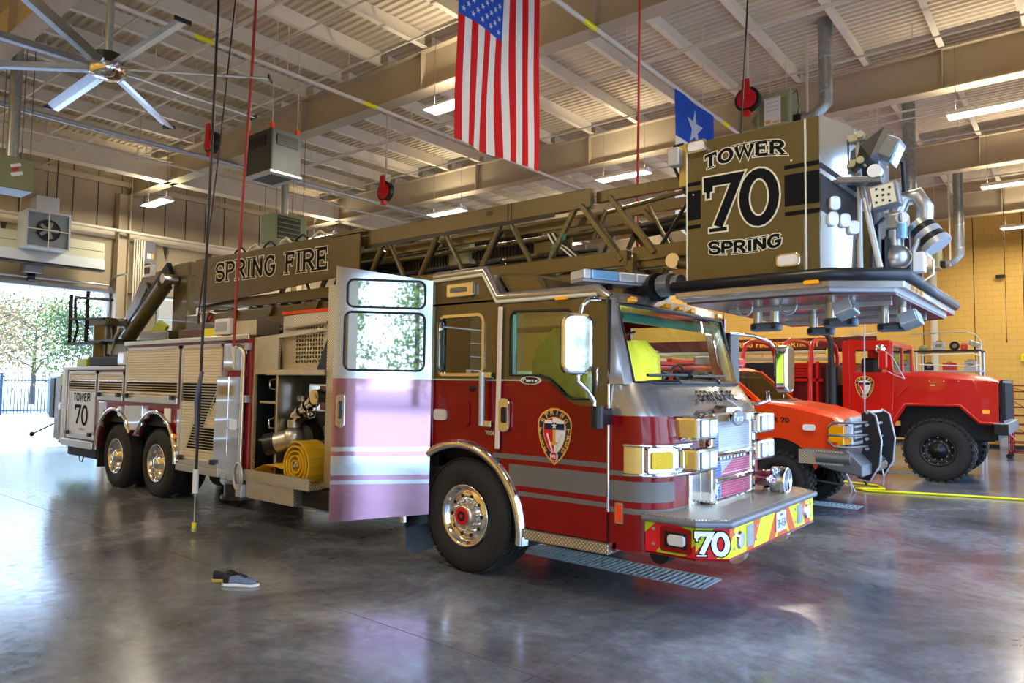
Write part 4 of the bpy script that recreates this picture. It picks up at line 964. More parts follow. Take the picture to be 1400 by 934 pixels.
# cab interior
MB().box(-1.5, 1.6, .06, TW-.06, .95, 1.0).build('cab_floor', 'dark', T)
MB().ext([(1.30, 1.0), (1.85, 1.0), (1.85, 1.84), (1.70, 1.88), (1.42, 1.82), (1.36, 1.5)], .08, TW-.08).build('dashboard', mat('charcoal_dash', (.10, .12, .12), .6), T, bevel=.03)
for y in (.25, 1.65):
    MB().box(.35, .85, y, y+.5, 1.3, 1.45).box(.25, .42, y, y+.5, 1.4, 1.98).build('cab_seat', mat('charcoal_seat', (.16, .17, .15), .8), T, bevel=.05, seg=3)
MB().tube([(1.28+.08*cos(a*pi/8), 1.9+.21*sin(a*pi/8), 1.88+.19*cos(a*pi/8)) for a in range(16)], .016, 6, closed=True).cyl((1.28, 1.9, 1.88), (1.5, 1.9, 1.75), .03, 8).build('steering_wheel', 'black', T)
MB().box(-.5, .1, .2, TW-.2, 1.05, 1.75).build('engine_tunnel', 'dark', T, bevel=.06)
MB().cyl((1.60, .25, 2.46), (1.62, TW-.25, 2.46), .045, 10).build('sun_visor_tube', mat('teal_visor', (.10, .42, .40), .4), T)
MB().box(1.42, 1.56, .22, .34, 2.34, 2.46).build('overhead_radio', mat('teal_visor', (.10, .42, .40), .4), T, bevel=.01)
MB().sph((1.4, .55, 2.38), .035, 8, 6).build('red_warning_lamp', 'vred', T)
MB().tube([(1.45, .35, 2.4), (1.5, .4, 2.2), (1.45, .42, 2.05), (1.42, .5, 2.3), (1.5, .7, 2.35)], .012, 6).build('coiled_cord', 'black', T)
dl = bpy.data.lights.new('cab_dome_light', 'AREA'); dl.shape = 'DISK'; dl.size = .25; dl.energy = 55; dl.color = (.85, 1, .95)  # lamp added to brighten the cab interior
dlo = bpy.data.objects.new('cab_dome_light', dl); COL.objects.link(dlo); dlo.parent = T; dlo.location = (.9, 1.2, 2.53)
MB().cyl((.9, 1.2, 2.545), (.9, 1.2, 2.57), .14, 20).build('dome_lamp', 'tube', T)  # glowing disc added to go with the cab fill lamp
# ---- headlamps and grille
def wrapbez(z0, z1, i0, i1, off, nm, mt): return band(z0, z1, mt, off, i0, i1, nm)
wrapbez(1.12, 1.36, 1, 12, .014, 'headlamp_bezel', 'chrome')
for z in (1.12, 1.36): MB().tube(nose(z, .02)[1:12], .014, 6).build('bezel_rim', 'chrome', ns)
# amber turn signal on the corner, facing forward-right
c0 = Vector((2.075, .235, 1.245)); un = Vector((.38, .92, 0)).normalized(); nv = Vector((un.y, -un.x, 0))
ts = MB().rrect(c0+nv*.01-un*.12, un, (0, 0, 1), .30, .21, .03, .05).build('turn_signal', 'chrome', ns, bevel=.01)
MB().rrect(c0+nv*.062-un*.12, un, (0, 0, 1), .22, .14, .02, .012).build('signal_lens', 'ylens', ts, bevel=.004)
for side_ in (0, 1):
    for (z0, z1) in ((1.40, 1.60), (1.14, 1.34)):
        y0, y1 = (.32, .72) if side_ == 0 else (TW-.76, TW-.32)
        pod = MB().box(2.0, 2.30, y0, y1, z0, z1).build('headlamp_pod', 'chrome', ns, bevel=.03, seg=3)
        MB().box(2.30, 2.306, y0+.03, y1-.03, z0+.03, z1-.03).build('lamp_face', 'grey', pod)
        for yy in (y0+.04, y0+.205):
            MB().rrect((2.305, yy+.075, (z0+z1)/2), (0, 1, 0), (0, 0, 1), .145, .14, .02, .012).build('lamp_lens', 'lens', pod, bevel=.004)
            MB().rrect((2.319, yy+.075, (z0+z1)/2), (0, 1, 0), (0, 0, 1), .07, .08, .02, .006).build('led_core', mat('led_white', (.9, .95, 1), .3, emit=(.8, .9, 1), estr=.8), pod)
gf = MB(); GY0, GY1 = .74, 1.74
gr = MB().box(2.10, 2.24, GY0-.02, GY0+.08, .84, 1.58).box(2.10, 2.24, GY1-.08, GY1+.02, .84, 1.58).box(2.10, 2.26, GY0-.02, GY1+.02, 1.52, 1.62).build('grille_surround', 'chrome', ns, bevel=.02)
for z in (1.25, 1.03, .84): MB().box(2.10, 2.25, GY0+.06, GY1-.06, z-.025, z+.025).build('grille_bar', 'chrome', gr, bevel=.015)
MB().box(2.06, 2.14, .50, .72, .62, 1.1).build('grille_side_panel', 'chrome', ns, bevel=.01)
# grille screens printed with a blue / white / red flag with a lone star
def gface(y0, y1, z0, z1, mt, x=2.165): return MB().add([(x, y0, z0), (x, y1, z0), (x, y1, z1), (x, y0, z1)], [(0, 1, 2, 3)]).build('grille_screen', mt, gr)
gface(GY0+.08, GY1-.08, .84, 1.54, mat('grille_mesh_white', (.70, .72, .74), .35, .5, bump=.6, bscale=300))
gface(GY0+.08, GY0+.30, 1.28, 1.50, 'vblue', 2.168)
gface(GY0+.08, GY0+.34, .86, 1.0, 'vblue', 2.168)
MB().poly([(2.169, GY0+.16, 1.0), (2.169, GY0+.36, 1.0), (2.169, GY0+.36, 1.12), (2.169, GY0+.28, 1.24), (2.169, GY0+.22, 1.06)]).build('grille_screen', 'vblue', gr)
M['magenta'] = mat('flag_red_print', (.62, .02, .10), .4)
MB().poly([(2.168, GY0+.36, 1.06), (2.168, GY1-.08, 1.06), (2.168, GY1-.08, 1.24), (2.168, GY1-.3, 1.20), (2.168, GY0+.45, 1.10)]).build('grille_screen', 'magenta', gr)
gface(GY0+.36, GY1-.08, .86, 1.0, 'magenta', 2.168)
stp = [(GY0+.22+sin(2*pi*k/10)*(.11 if k % 2 == 0 else .045), .94+cos(2*pi*k/10)*(.11 if k % 2 == 0 else .045)) for k in range(10)]
MB().poly([(2.172, y, z) for y, z in reversed(stp)]).build('grille_star', 'vwhite', gr)
for z in [.86+.022*k for k in range(31)]:
    if abs(z-1.25) < .03 or abs(z-1.03) < .03: continue
    MB().box(2.163, 2.176, GY0+.08, GY1-.08, z, z+.004).build('grille_wire', 'lgrey', gr)
bar_ = MB().box(2.18, 2.21, GY0+.2, GY1-.15, 1.19, 1.23).build('led_bar', 'black', gr)
for k in range(8): MB().box(2.21, 2.214, GY0+.22+k*.08, GY0+.27+k*.08, 1.195, 1.225).build('led_core', 'lens', bar_)
oval((2.265, 1.24, 1.565), (0, 1, 0), (0, 0, 1), .30, .15, gr, 'chrome', 'grey', 'vwhite')
MB().add([(2.12, .95, 1.60), (2.24, .98, 1.60), (2.24, 1.50, 1.60), (2.12, 1.53, 1.60), (2.12, 1.08, 1.68), (2.22, 1.10, 1.67), (2.22, 1.38, 1.67), (2.12, 1.40, 1.68)], [(0,1,5,4),(1,2,6,5),(2,3,7,6),(4,5,6,7),(3,0,4,7)]).build('badge_mount', 'chrome', gr, bevel=.01)
MB().box(2.10, 2.24, GY0, GY1+.2, .76, .80).build('lower_valance', 'magenta', ns, bevel=.008)
for k in range(9): MB().box(2.12, 2.15, GY0-.1+.0, GY1+.1, .62+.016*k, .627+.016*k).build('radiator_louvre', 'dark', ns)
MB().tube([(2.2, 1.2, .66), (2.24, 1.3, .72), (2.24, 1.5, .66), (2.24, 1.6, .72)], .012, 6).build('air_hose', 'lgrey', ns)
# right hand corner seen past the grille
band(.62, 1.10, 'stripe', .004, 20, 24, 'nose_panel')
# ---- front bumper
BP = [(1.99, 0), (2.42, 0), (2.62, .16), (2.62, 2.28), (2.42, TW), (1.99, TW)]
bumper = MB().ext([(x, y) for x, y in BP], .53, .77, 'z').build('front_bumper', 'vred', T)
BPo = [(1.96, -.03), (2.435, -.03), (2.66, .145), (2.66, 2.30), (2.435, TW+.03), (1.96, TW+.03)]
MB().ext([(x, y) for x, y in BPo], .77, .82, 'z').build('bumper_edge', 'grey', bumper, bevel=.018, seg=3)
MB().ext([(1.97, .03), (2.41, .03), (2.60, .18), (2.60, 2.26), (2.41, 2.43), (1.97, 2.43)], .815, .826, 'z').build('bumper_deck', 'tread', bumper)
MB().ext([(x+ (0.006 if x > 2 else 0), y) for x, y in BP], .520, .535, 'z').build('bumper_lip', 'red', bumper)
def face(p, q, z0=.54, z1=.768):
    p, q = Vector((*p, 0)), Vector((*q, 0)); u = (q-p).normalized(); n__ = Vector((u.y, -u.x, 0)); L = (q-p).length; return p, u, n__, L
def bpoly(F, pts, mt, nm, o=.003):
    p, u, n__, L = F; return MB().poly([p+u*a*L+n__*o+Vector((0, 0, .54+b_*.228)) for a, b_ in pts]).build(nm, mt, bumper)
Fs, Fc, Ff = face(BP[0], BP[1]), face(BP[1], BP[2]), face(BP[2], BP[3])
bpoly(Fs, [(0, .62), (.22, 1), (0, 1)], 'lime', 'chevron'); bpoly(Fs, [(.22, 0), (.8, 0), (.88, .12), (.32, .22)], 'lime', 'chevron')
bpoly(Fs, [(.72, 1), (1, 1), (1, .45), (.86, .2), (.86, .88)], 'lime', 'chevron')
bpoly(Fc, [(0, .2), (.55, 1), (0, 1)], 'lime', 'chevron'); bpoly(Fc, [(.62, 0), (1, 0), (1, .6), (.9, .35)], 'yellow', 'chevron')
def chev(a0, a1, lean, mt): bpoly(Ff, [(a0, 0), (a1, 0), (a1+lean, 1), (a0+lean, 1)], mt, 'chevron')
bpoly(Ff, [(0, 0), (.0, .3), (.055, 1), (0, 1)], 'orange', 'chevron', .0035)
bpoly(Ff, [(0, 0), (1, 0), (1, 1), (0, 1)], 'yellow', 'chevron', .002)
for a in (.16, .40): chev(a, a+.075, .085, 'orange')
for a in (.66, .88): chev(a, a+.075, -.085, 'orange')
bpoly(Ff, [(.50, 0), (.64, 0), (.60, .25), (.54, .25)], 'orange', 'chevron', .0032)
for mt, gr_, lf in (('ink', .045, .0045), ('vwhite', .0, .006)):
    p, u, n__, L = Fc; lettering(MB(), '70', p+u*L*.5+Vector((0, 0, .555)), u, (0, 0, 1), .19, wt=.2, grow=gr_, serif=True, asp=1.05, gap=.05, lift=lf).build('unit_number', mt, bumper)
p, u, n__, L = Fs
MB().rframe(p+u*.27+Vector((0, 0, .655)), u, (0, 0, 1), .26, .19, .02, .035, .015).build('lamp_frame', 'red', bumper)
MB().rrect(p+u*.27+Vector((0, 0, .655)), u, (0, 0, 1), .19, .12, .01, .004).build('lamp_recess', 'black', bumper)
MB().rrect(p+u*.28+n__*.004+Vector((0, 0, .655)), u, (0, 0, 1), .15, .085, .03, .03).build('strobe_lens', 'lens', bumper, bevel=.008)
for a, z in ((.08, .72), (.08, .60)): MB().cyl(p+u*a+Vector((0, 0, z)), p+u*a+n__*.012+Vector((0, 0, z)), .015, 10).build('bumper_bolt', 'chrome', bumper)
p, u, n__, L = Ff
for a, w_ in ((.10, 0), (.90, 0)):
    MB().cyl(p+u*L*a+Vector((0, 0, .65)), p+u*L*a+n__*.02+Vector((0, 0, .65)), .075, 20, .06).build('air_horn_port', 'chrome', bumper)
for a in (.20, .80): MB().rrect(p+u*L*a+Vector((0, 0, .655)), u, (0, 0, 1), .15, .17, .01, .008).build('speaker_grille', 'galv', bumper)
for a in (.045, .265, .74, .955):
    for z in (.60, .71): MB().cyl(p+u*L*a+Vector((0, 0, z)), p+u*L*a+n__*.01+Vector((0, 0, z)), .013, 8).build('bumper_bolt', 'lgrey', bumper)
lp = MB().rrect(p+u*L*.545+n__*.006+Vector((0, 0, .665)), u, (0, 0, 1), .25, .17, .012, .006).build('licence_plate', 'vwhite', bumper)
o_ = p+u*L*.545+n__*.014
lettering(MB(), '138-4534', o_+Vector((0, 0, .612)), u, (0, 0, 1), .075, wt=.14, asp=.55, gap=.2).build('plate_number', 'navy', lp)
lettering(MB(), 'TEXAS', o_+Vector((0, 0, .712)), u, (0, 0, 1), .022, wt=.2).build('plate_lettering', 'navy', lp)
for y in (.55, 1.6): MB().cyl((2.5, y, .50), (2.5, y+.09, .50), .09, 16).build('tow_eye', 'chrome', T)
MB().cyl((2.05, .12, .50), (2.05, .28, .50), .09, 14).build('tow_eye', 'black', T)
# chrome siren on the bumper deck
sr = MB(); s0 = Vector((2.28, 1.98, .94)); dr = Vector((1, 0, 0))
sr.lathe([(-.20, .0), (-.19, .03), (-.14, .065), (-.04, .085), (.06, .09)], s0, dr, 24); siren = sr.build('siren', 'chrome', T)
MB().lathe([(.05, .09), (.05, .125), (.06, .13), (.19, .13), (.20, .125), (.20, .105), (.17, .10)], s0, dr, 28).build('siren_ring', 'chrome', siren)
MB().cyl(s0+dr*.15, s0+dr*.17, .10, 24).build('siren_grille', 'grey', siren)
MB().box(2.25, 2.40, 1.92, 2.04, .826, .86).build('siren_foot', 'chrome', siren, bevel=.006)
# ---- mirrors
def mirror_head(x, y, z0, z1, name, par, lower):
    mm = MB().rrect((x, y+.07, (z0+z1)/2), (1, 0, 0), (0, 0, 1), .24, z1-z0, .09, .13)
    mh = mm.build(name, 'chrome', par, bevel=.025, seg=3)
    return mh
mh = MB(); mc = Vector((1.55, -.36, 2.18))
mir = mh.rrect(mc+Vector((-.02, .02, 0)), Vector((.75, .66, 0)), (0, 0, 1), .26, .50, .09, .16).build('side_mirror', 'chrome', T, bevel=.03, seg=3)
MB().tube([(1.56, -.32, 2.42), (1.57, -.30, 2.50), (1.60, -.24, 2.56), (1.62, -.05, 2.57), (1.55, .0, 2.57)], .02, 8).build('mirror_arm', 'chrome', mir)
MB().tube([(1.56, -.34, 1.94), (1.56, -.34, 1.88), (1.62, -.28, 1.80), (1.64, -.22, 1.72), (1.64, -.22, 1.66)], .02, 8).build('mirror_arm', 'chrome', mir)
MB().cyl((1.66, -.20, 1.50), (1.66, -.20, 1.68), .055, 14).box(1.60, 1.68, -.2, 0, 1.52, 1.66).build('mirror_bracket', 'black', mir, bevel=.01)
MB().tube([(1.555, -.02, 2.0), (1.56, -.05, 1.98), (1.56, -.05, 1.86), (1.53, -.01, 1.80)], .01, 6).build('small_hook', 'chrome', T)
m2 = MB().rrect((2.10, 2.86, 2.05), Vector((.1, 1, 0)), (0, 0, 1), .24, .52, .09, .14).build('side_mirror', 'chrome', T, bevel=.03, seg=3)
MB().tube([(2.0, 2.80, 1.80), (2.02, 2.78, 1.70), (1.95, 2.6, 1.66), (1.85, 2.45, 1.68)], .02, 8).build('mirror_arm', 'chrome', m2)
MB().tube([(2.05, 2.84, 2.30), (2.03, 2.80, 2.36), (1.9, 2.65, 2.42), (1.7, 2.48, 2.44)], .02, 8).build('mirror_arm', 'chrome', m2)
MB().box(1.62, 1.70, TW+.02, TW+.30, 1.80, 2.45).build('spot_mirror', 'black', T, bevel=.02)
# ---- roof light bar
lb = empty('tmp', (0, 0, 0)); bpy.data.objects.remove(lb)
pa, pb = Vector((1.36, -.02, 2.76)), Vector((1.36, TW-1.3, 2.76))
pa, pb = Vector((1.30, .02, 2.80)), Vector((1.62, .72, 2.80))
dd = (pb-pa).normalized(); pp = Vector((dd.y, -dd.x, 0)); LL = (pb-pa).length
lbar = MB().obox((pa+pb)/2+Vector((0, 0, -.035)), dd*LL/2, pp*.11, (0, 0, .012)).build('light_bar', 'lgrey', T, bevel=.005)
M['blens'] = mat('blue_lens', (.25, .55, .9), .15, .2, 1, bump=.4, bscale=120)
for k, (a, b_, mt) in enumerate(((0, .10, 'lens'), (.10, .48, 'blens'), (.48, .72, 'lens'), (.72, 1, 'lens'))):
    MB().obox(pa+dd*LL*(a+b_)/2+Vector((0, 0, .02)), dd*LL*(b_-a)/2*.97, pp*.12, (0, 0, .042)).build('light_module', mt, lbar, bevel=.012)
for t_ in (.4, .8): MB().obox(pa+dd*LL*t_+Vector((0, 0, -.07)), dd*.02, pp*.08, (0, 0, .03)).build('bar_foot', 'black', lbar)
# ---- aerial ladder on top of the truck
BYA, BYB = .80, 1.68
bs = MB()
boom = MB().box(-7.3, .94, BYA, BYA+.07, 3.64, 3.84).build('ladder_boom', 'brown', T, bevel=.01)
MB().box(-7.3, .94, BYB, BYB+.07, 3.64, 3.84).build('top_rail', 'brown', boom, bevel=.01)
for y in (BYA, BYB): MB().box(-6.9, 1.36, y-.01, y+.09, 3.00, 3.16).build('bottom_rail', 'brown', boom, bevel=.01)
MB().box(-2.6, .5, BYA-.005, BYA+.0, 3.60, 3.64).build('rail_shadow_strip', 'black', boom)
for y in (BYA+.14, BYB-.12): MB().box(-6.5, 1.0, y, y+.05, 3.50, 3.60).build('inner_rail', 'brown', boom, bevel=.008)
for y in (BYA+.03, BYB+.03):
    for k in range(-4, 1):
        xt = -.2+k*1.0
        for a, b_ in ((xt-.05, xt-.40), (xt+.05, xt+.40)):
            MB().cyl((a, y, 3.66), (b_, y, 3.10), .032, 8).build('brace', 'brown', boom)
        MB().cyl((xt-.1, y+.06, 3.56), (xt-.45, y+.06, 3.12), .02, 6).build('brace', 'black', boom)
    for a, b_, w in ((.74, .36, .05), (.82, 1.30, .11)): MB().beam((a, y, 3.68), (b_, y, 3.06), .05, w, (0, 1, 0)).build('brace', 'brown', boom, bevel=.005)
x = -6.4
while x < 1.2:
    MB().cyl((x, BYA+.05, 3.10), (x, BYB, 3.10), .018, 6).build('rung', 'black', boom); x += .34
# cable chain inside the truss
m = MB(); x = -3.6
while x < 0.0:
    if not (-1.35 < x < -.98): m.box(x, x+.028, 1.15, 1.22, 3.30+.012*(x+3), 3.52+.012*(x+3))
    x += .052
m.build('cable_chain', 'black', boom, kind='stuff')
MB().box(-3.6, 0, 1.16, 1.21, 3.36, 3.44).build('chain_core', 'dark', boom)
MB().box(-1.34, -1.0, 1.1, 1.2, 3.30, 3.56).build('relay_box', mat('khaki_metal', (.42, .38, .22), .5), boom, bevel=.01)
for z, r in ((3.44, .03), (3.24, .022), (3.19, .018)): MB().cyl((-2.6, 1.0, z), (.9, 1.0, z), r, 8).build('hydraulic_tube', 'brown' if z > 3.3 else 'black', boom)
for x0, z0, x1, z1 in ((-1.9, 3.22, -1.5, 3.25), (.05, 3.28, .55, 3.48), (-.35, 3.22, .1, 3.3)): MB().box(x0, x1, 1.02, 1.06, z0, z1).build('valve_block', 'brown', boom, bevel=.01)
for dx, c in ((0, 'vwhite'), (.03, 'black'), (.06, 'creamv'), (.09, 'black')):
    MB().tube([(.32+dx, .92, 3.46), (.42+dx, .88, 3.34), (.55+dx, .86, 3.27), (.68+dx, .87, 3.16), (.70+dx, .9, 3.04)], .012, 6).build('hydraulic_hose', c, boom)
    MB().cyl((.70+dx, .9, 3.0), (.70+dx, .9, 3.05), .018, 8).build('hose_fitting', 'creamv', boom)
for dx, dz in ((0, 0), (.05, .06), (.10, .11), (-.03, -.07)): MB().cyl((.46+dx, .85, 3.26+dz), (.49+dx, .82, 3.31+dz), .034, 8).build('quick_coupling', mat('green_coupling', (.10, .32, .22), .4), boom)
MB().box(.55, 1.0, .86, .92, 2.98, 3.14).build('hose_tray_cover', 'brown', boom, bevel=.01)
# sign board
sb = MB().ext([(-6.95, 3.06), (-2.58, 3.28), (-2.58, 3.80), (-6.95, 3.88)], .70, .73).build('sign_board', 'brown', boom, bevel=.006)
MB().box(-6.95, -2.55, .72, .80, 3.82, 3.86).build('board_flange', 'brown', boom)
uu = Vector((1, 0, -.02)).normalized()
for mt, gr_, lf in (('creamv', .045, .004), ('ink', 0.0, .006)):
    lettering(MB(), 'SPRING FIRE', (-4.75, .70, 3.41), uu, (0, 0, 1), .32, wt=.15, grow=gr_, serif=True, asp=1.32, gap=.16, lift=lf).build('board_lettering', mt, sb)
for x in (-2.55, -.15, -.1): MB().box(x, x+.012, BYA-.003, BYA, 3.64, 3.84).build('rail_seam', 'black', boom)
lettering(MB(), '100', (-.42, BYA-.002, 3.74), (1, 0, 0), (0, 0, 1), .055, lift=.002).build('length_mark', 'black', boom)
for k in range(6):   # hose loops over the board
    x = -5.9+k*.42; MB().tube([(x, .8, 3.84), (x+.08, .8, 3.93), (x+.22, .8, 3.97), (x+.34, .8, 3.90)], .018, 6).build('hose_loop', 'creamv' if k % 2 else 'black', boom)
# cross bracing under the board and the torque box below
for k in range(7):
    x = -6.6+k*.55; MB().cyl((x, .82, 3.1), (x+.22, .82, 2.92), .022, 6).build('brace', 'brown', boom)
MB().box(-6.9, -2.3, .55, .9, 2.62, 2.92).build('torque_box', 'brown', T, bevel=.02)
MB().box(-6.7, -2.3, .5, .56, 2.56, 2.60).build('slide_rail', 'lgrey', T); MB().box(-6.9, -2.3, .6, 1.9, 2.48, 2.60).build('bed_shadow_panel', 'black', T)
for x in (-6.3, -5.5, -4.5, -3.4): MB().ext([(x, 2.92), (x+.25, 2.92), (x+.16, 2.78), (x+.06, 2.78)], .5, .56).build('bed_bracket', 'brown', T)
for k in range(8): MB().sph((-5.2+k*.33, .88, 2.99), .055, 8, 6, (1.6, .8, .8)).build('hose_bundle', 'black', T)
oval((-6.27, .548, 2.86), (1, 0, 0), (0, 0, 1), .46, .20, T, 'vred', 'vwhite', 'black')
# bed behind cab roof up to the basket support
MB().box(-1.5, 1.35, .78, 1.75, 2.72, 2.98).build('boom_cradle', 'brown', T, bevel=.02)
MB().ext([(1.30, 3.06), (1.42, 3.06), (1.42, 2.92), (1.85, 2.88), (1.75, 2.66), (1.30, 2.70)], .80, .90).build('cradle_hook', 'brown', T, bevel=.02)
# fly section
fly = MB().box(.94, 2.20, BYA+.10, BYA+.15, 3.70, 3.82).build('fly_section', 'brown', T, bevel=.008)
MB().box(.94, 2.2, BYB-.08, BYB-.03, 3.70, 3.82).build('top_rail', 'brown', fly, bevel=.008)
for y in (BYA+.12, BYB-.06):
    MB().box(1.36, 2.3, y-.02, y+.04, 3.06, 3.20).build('bottom_rail', 'brown', fly, bevel=.008)
    MB().beam((1.10, y, 3.74), (1.60, y, 3.12), .05, .10, (0, 1, 0)).build('brace', 'brown', fly, bevel=.005)
    MB().cyl((.96, y, 3.58), (2.2, y, 3.70), .022, 8).build('hand_tube', 'brown', fly)
    MB().cyl((1.05, y, 3.62), (.9, y, 3.34), .03, 6).build('brace', 'brown', fly)
    MB().cyl((2.0, y, 3.66), (1.62, y, 3.14), .018, 6).build('brace', 'black', fly)
    MB().cyl((1.5, y+.04, 3.6), (1.75, y+.04, 3.14), .018, 6).build('brace', 'brown', fly)
MB().cyl((1.2, 1.25, 3.42), (2.0, 1.25, 3.48), .07, 10).build('telescoping_waterway', 'black', fly)
MB().box(1.40, 2.0, .93, 1.0, 2.98, 3.10).build('pivot_block', 'brown', fly, bevel=.015)
MB().cyl((1.80, .86, 3.02), (1.80, .96, 3.02), .07, 14).build('pivot_pin', 'alu', fly)
MB().cyl((1.85, .92, 3.0), (2.42, .80, 2.86), .06, 12).build('level_cylinder', 'brown', fly)
MB().cyl((1.45, .7, 2.72), (1.75, .62, 2.74), .10, 18).cyl((1.75, .62, 2.74), (1.80, .6, 2.74), .13, 18).build('rotary_drum', 'black', fly, bevel=.01)
MB().cyl((1.83, .6, 2.745), (1.95, .57, 2.75), .10, 18).cyl((1.98, .56, 2.75), (2.05, .54, 2.75), .075, 16).build('drum_sleeve', 'grey', fly)
for x in (2.22, ): MB().box(x, x+.12, .7, 1.8, 2.7, 3.75).build('basket_mount', 'dark', fly, bevel=.02)
# mast, arms and lift cylinder at the turntable
MB().box(-8.0, -7.42, .82, 1.0, 2.55, 3.93).build('boom_post', 'brown', T, bevel=.04)
MB().box(-8.0, -7.42, 1.6, 1.78, 2.55, 3.93).build('boom_post', 'brown', T, bevel=.04)
MB().cyl((-9.35, .66, 2.62), (-7.95, .66, 3.52), .13, 18).cyl((-8.02, .66, 3.47), (-7.80, .66, 3.61), .09, 14).build('lift_cylinder', 'brown', T)
MB().cyl((-7.82, .55, 3.62), (-7.82, .8, 3.62), .09, 14).build('cylinder_pin', 'alu', T)
MB().beam((-9.75, .80, 2.75), (-8.05, .80, 3.86), .10, .26).build('lift_arm', 'dark', T, bevel=.02)
MB().ext([(-10.7, 2.62), (-9.55, 3.84), (-8.2, 3.95), (-8.2, 3.82), (-9.3, 3.66), (-10.3, 2.62)], .95, 1.05).build('rear_arm', 'brown', T, bevel=.01)
MB().beam((-10.0, .95, 2.9), (-8.9, .95, 3.7), .05, .09).build('rear_brace', 'brown', T)
MB().cyl((-9.3, .95, 3.7), (-8.95, .95, 3.1), .04, 8).build('rear_brace', 'brown', T)
MB().rrect((-8.35, .60, 3.80), (1, 0, 0), (0, 0, 1), .30, .22, .03, .08).build('work_lamp', 'white', T, bevel=.01)
MB().rrect((-8.35, .515, 3.80), (1, 0, 0), (0, 0, 1), .2, .12, .02, .01).build('lamp_lens', 'black', T)
MB().cyl((-9.9, .45, 2.25), (-9.9, .45, 2.85), .20, 16).build('turntable_motor', 'brown', T, bevel=.02)
MB().box(-10.35, -9.5, .3, .7, 2.85, 3.0).build('motor_bracket', 'brown', T, bevel=.02)
MB().box(-9.3, -8.3, .3, 2.0, 2.25, 2.5).build('turntable', 'brown', T, bevel=.03)
MB().ext([(-8.6, 2.58), (-7.9, 2.58), (-7.7, 2.78), (-8.0, 2.9), (-8.3, 2.72)], .6, .66).build('pivot_bracket', 'lime', T, bevel=.01)
MB().box(-10.1, -8.8, .2, 2.2, 2.52, 2.56).build('catwalk', 'black', T)
MB().tube([(-9.2, .32, 2.3), (-9.0, .3, 2.6), (-8.8, .3, 2.75)], .04, 8).tube([(-9.35, .35, 2.3), (-9.35, .35, 2.55)], .06, 8).build('valve_pipe', 'galv', T)
for x in (-10.95, -10.12): MB().cyl((x, .2, 2.5), (x, .2, 3.52), .035, 8).build('rear_rail_post', 'dark', T)
MB().tube([(-10.75, .2, 2.5), (-10.55, .2, 2.85), (-10.7, .2, 3.05), (-10.75, .2, 3.40), (-10.70, .2, 3.44), (-9.0, .2, 3.28)], .028, 8).build('rear_grab_loop', 'dark', T)
MB().cyl((-10.9, .2, 3.02), (-9.3, .2, 2.95), .028, 8).build('rear_rail', 'dark', T)
MB().box(-11.1, -9.3, .15, .4, 2.50, 2.54).build('rail_base', 'dark', T)
# ---- tower basket
FL = [(2.36, -.10), (3.45, -.14), (3.80, .10), (3.80, 2.30), (3.45, 2.56), (2.36, 2.52)]
bk = MB().ext(FL, 2.50, 2.56, 'z').build('tower_basket', 'lgrey', T, bevel=.006)
ED = [(2.33, -.16), (3.46, -.20), (3.86, .07), (3.86, 2.33), (3.46, 2.62), (2.33, 2.58)]
MB().tube([(x, y, 2.61) for x, y in ED], .045, 10, closed=True).build('basket_bumper_rail', 'black', bk)
MB().ext(ED, 2.52, 2.58, 'z').build('basket_floor_edge', 'silver', bk, bevel=.01)
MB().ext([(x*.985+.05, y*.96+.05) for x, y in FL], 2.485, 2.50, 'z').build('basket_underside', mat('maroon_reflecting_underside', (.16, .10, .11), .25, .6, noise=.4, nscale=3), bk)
for y in (.5, 1.2, 1.9): MB().box(2.5, 3.7, y-.02, y+.02, 2.455, 2.486).build('floor_rib', 'lgrey', bk)
sp_ = MB().box(2.37, 3.26, -.02, .02, 2.665, 3.765).build('basket_side_panel', 'brown', bk, bevel=.008)
MB().box(3.262, 3.272, -.026, .02, 2.665, 3.76).build('panel_edge', 'creamv', bk)
MB().box(3.275, 3.36, -.015, .02, 2.665, 3.77).build('corner_panel', 'brown', bk, bevel=.006)
MB().box(2.362, 2.372, -.028, .03, 2.60, 3.765).build('panel_edge', 'creamv', bk)
for xs_ in ((2.37, 2.48), (3.12, 3.26), (3.275, 3.36)):
    for z0, z1 in ((3.08, 3.11), (3.15, 3.38), (3.42, 3.45)): MB().box(xs_[0], xs_[1], -.0225, -.0205, z0, z1).build('stripe', 'ink', sp_)
def warp(k, r):
    return lambda X, Y: (X, Y+k*(X*X))
for mt, gr_, lf in (('creamv', .06, .003), ('ink', 0, .005)):
    lettering(MB(), 'TOWER', (2.82, -.02, 3.56), (1, 0, 0), (0, 0, 1), .115, wt=.2, grow=gr_, serif=True, asp=1.35, gap=.14, lift=lf, warp=lambda X, Y: (X, Y*(1-.0*X)-.35*X*X)).build('basket_lettering', mt, sp_)
    lettering(MB(), 'SPRING', (2.82, -.02, 2.845), (1, 0, 0), (0, 0, 1), .105, wt=.2, grow=gr_, serif=True, asp=1.30, gap=.14, lift=lf, warp=lambda X, Y: (X, Y+.25*X*X)).build('basket_lettering', mt, sp_)
    lettering(MB(), '70', (2.80, -.02, 3.035), (1, 0, 0), (0, 0, 1), .43, wt=.17, grow=.03 if gr_ else 0, serif=True, asp=1.0, gap=.05, lift=lf+.002).build('basket_number', mt, sp_)
for x, z in ((2.46, 3.72), (3.15, 2.755)):
    c = MB().rrect((x, -.02, z), (1, 0, 0), (0, 0, 1), .17, .10, .035, .04).build('strobe_lamp', 'chrome', sp_, bevel=.006)
    MB().rrect((x, -.061, z), (1, 0, 0), (0, 0, 1), .135, .07, .025, .006).build('strobe_lens', 'lens', c)
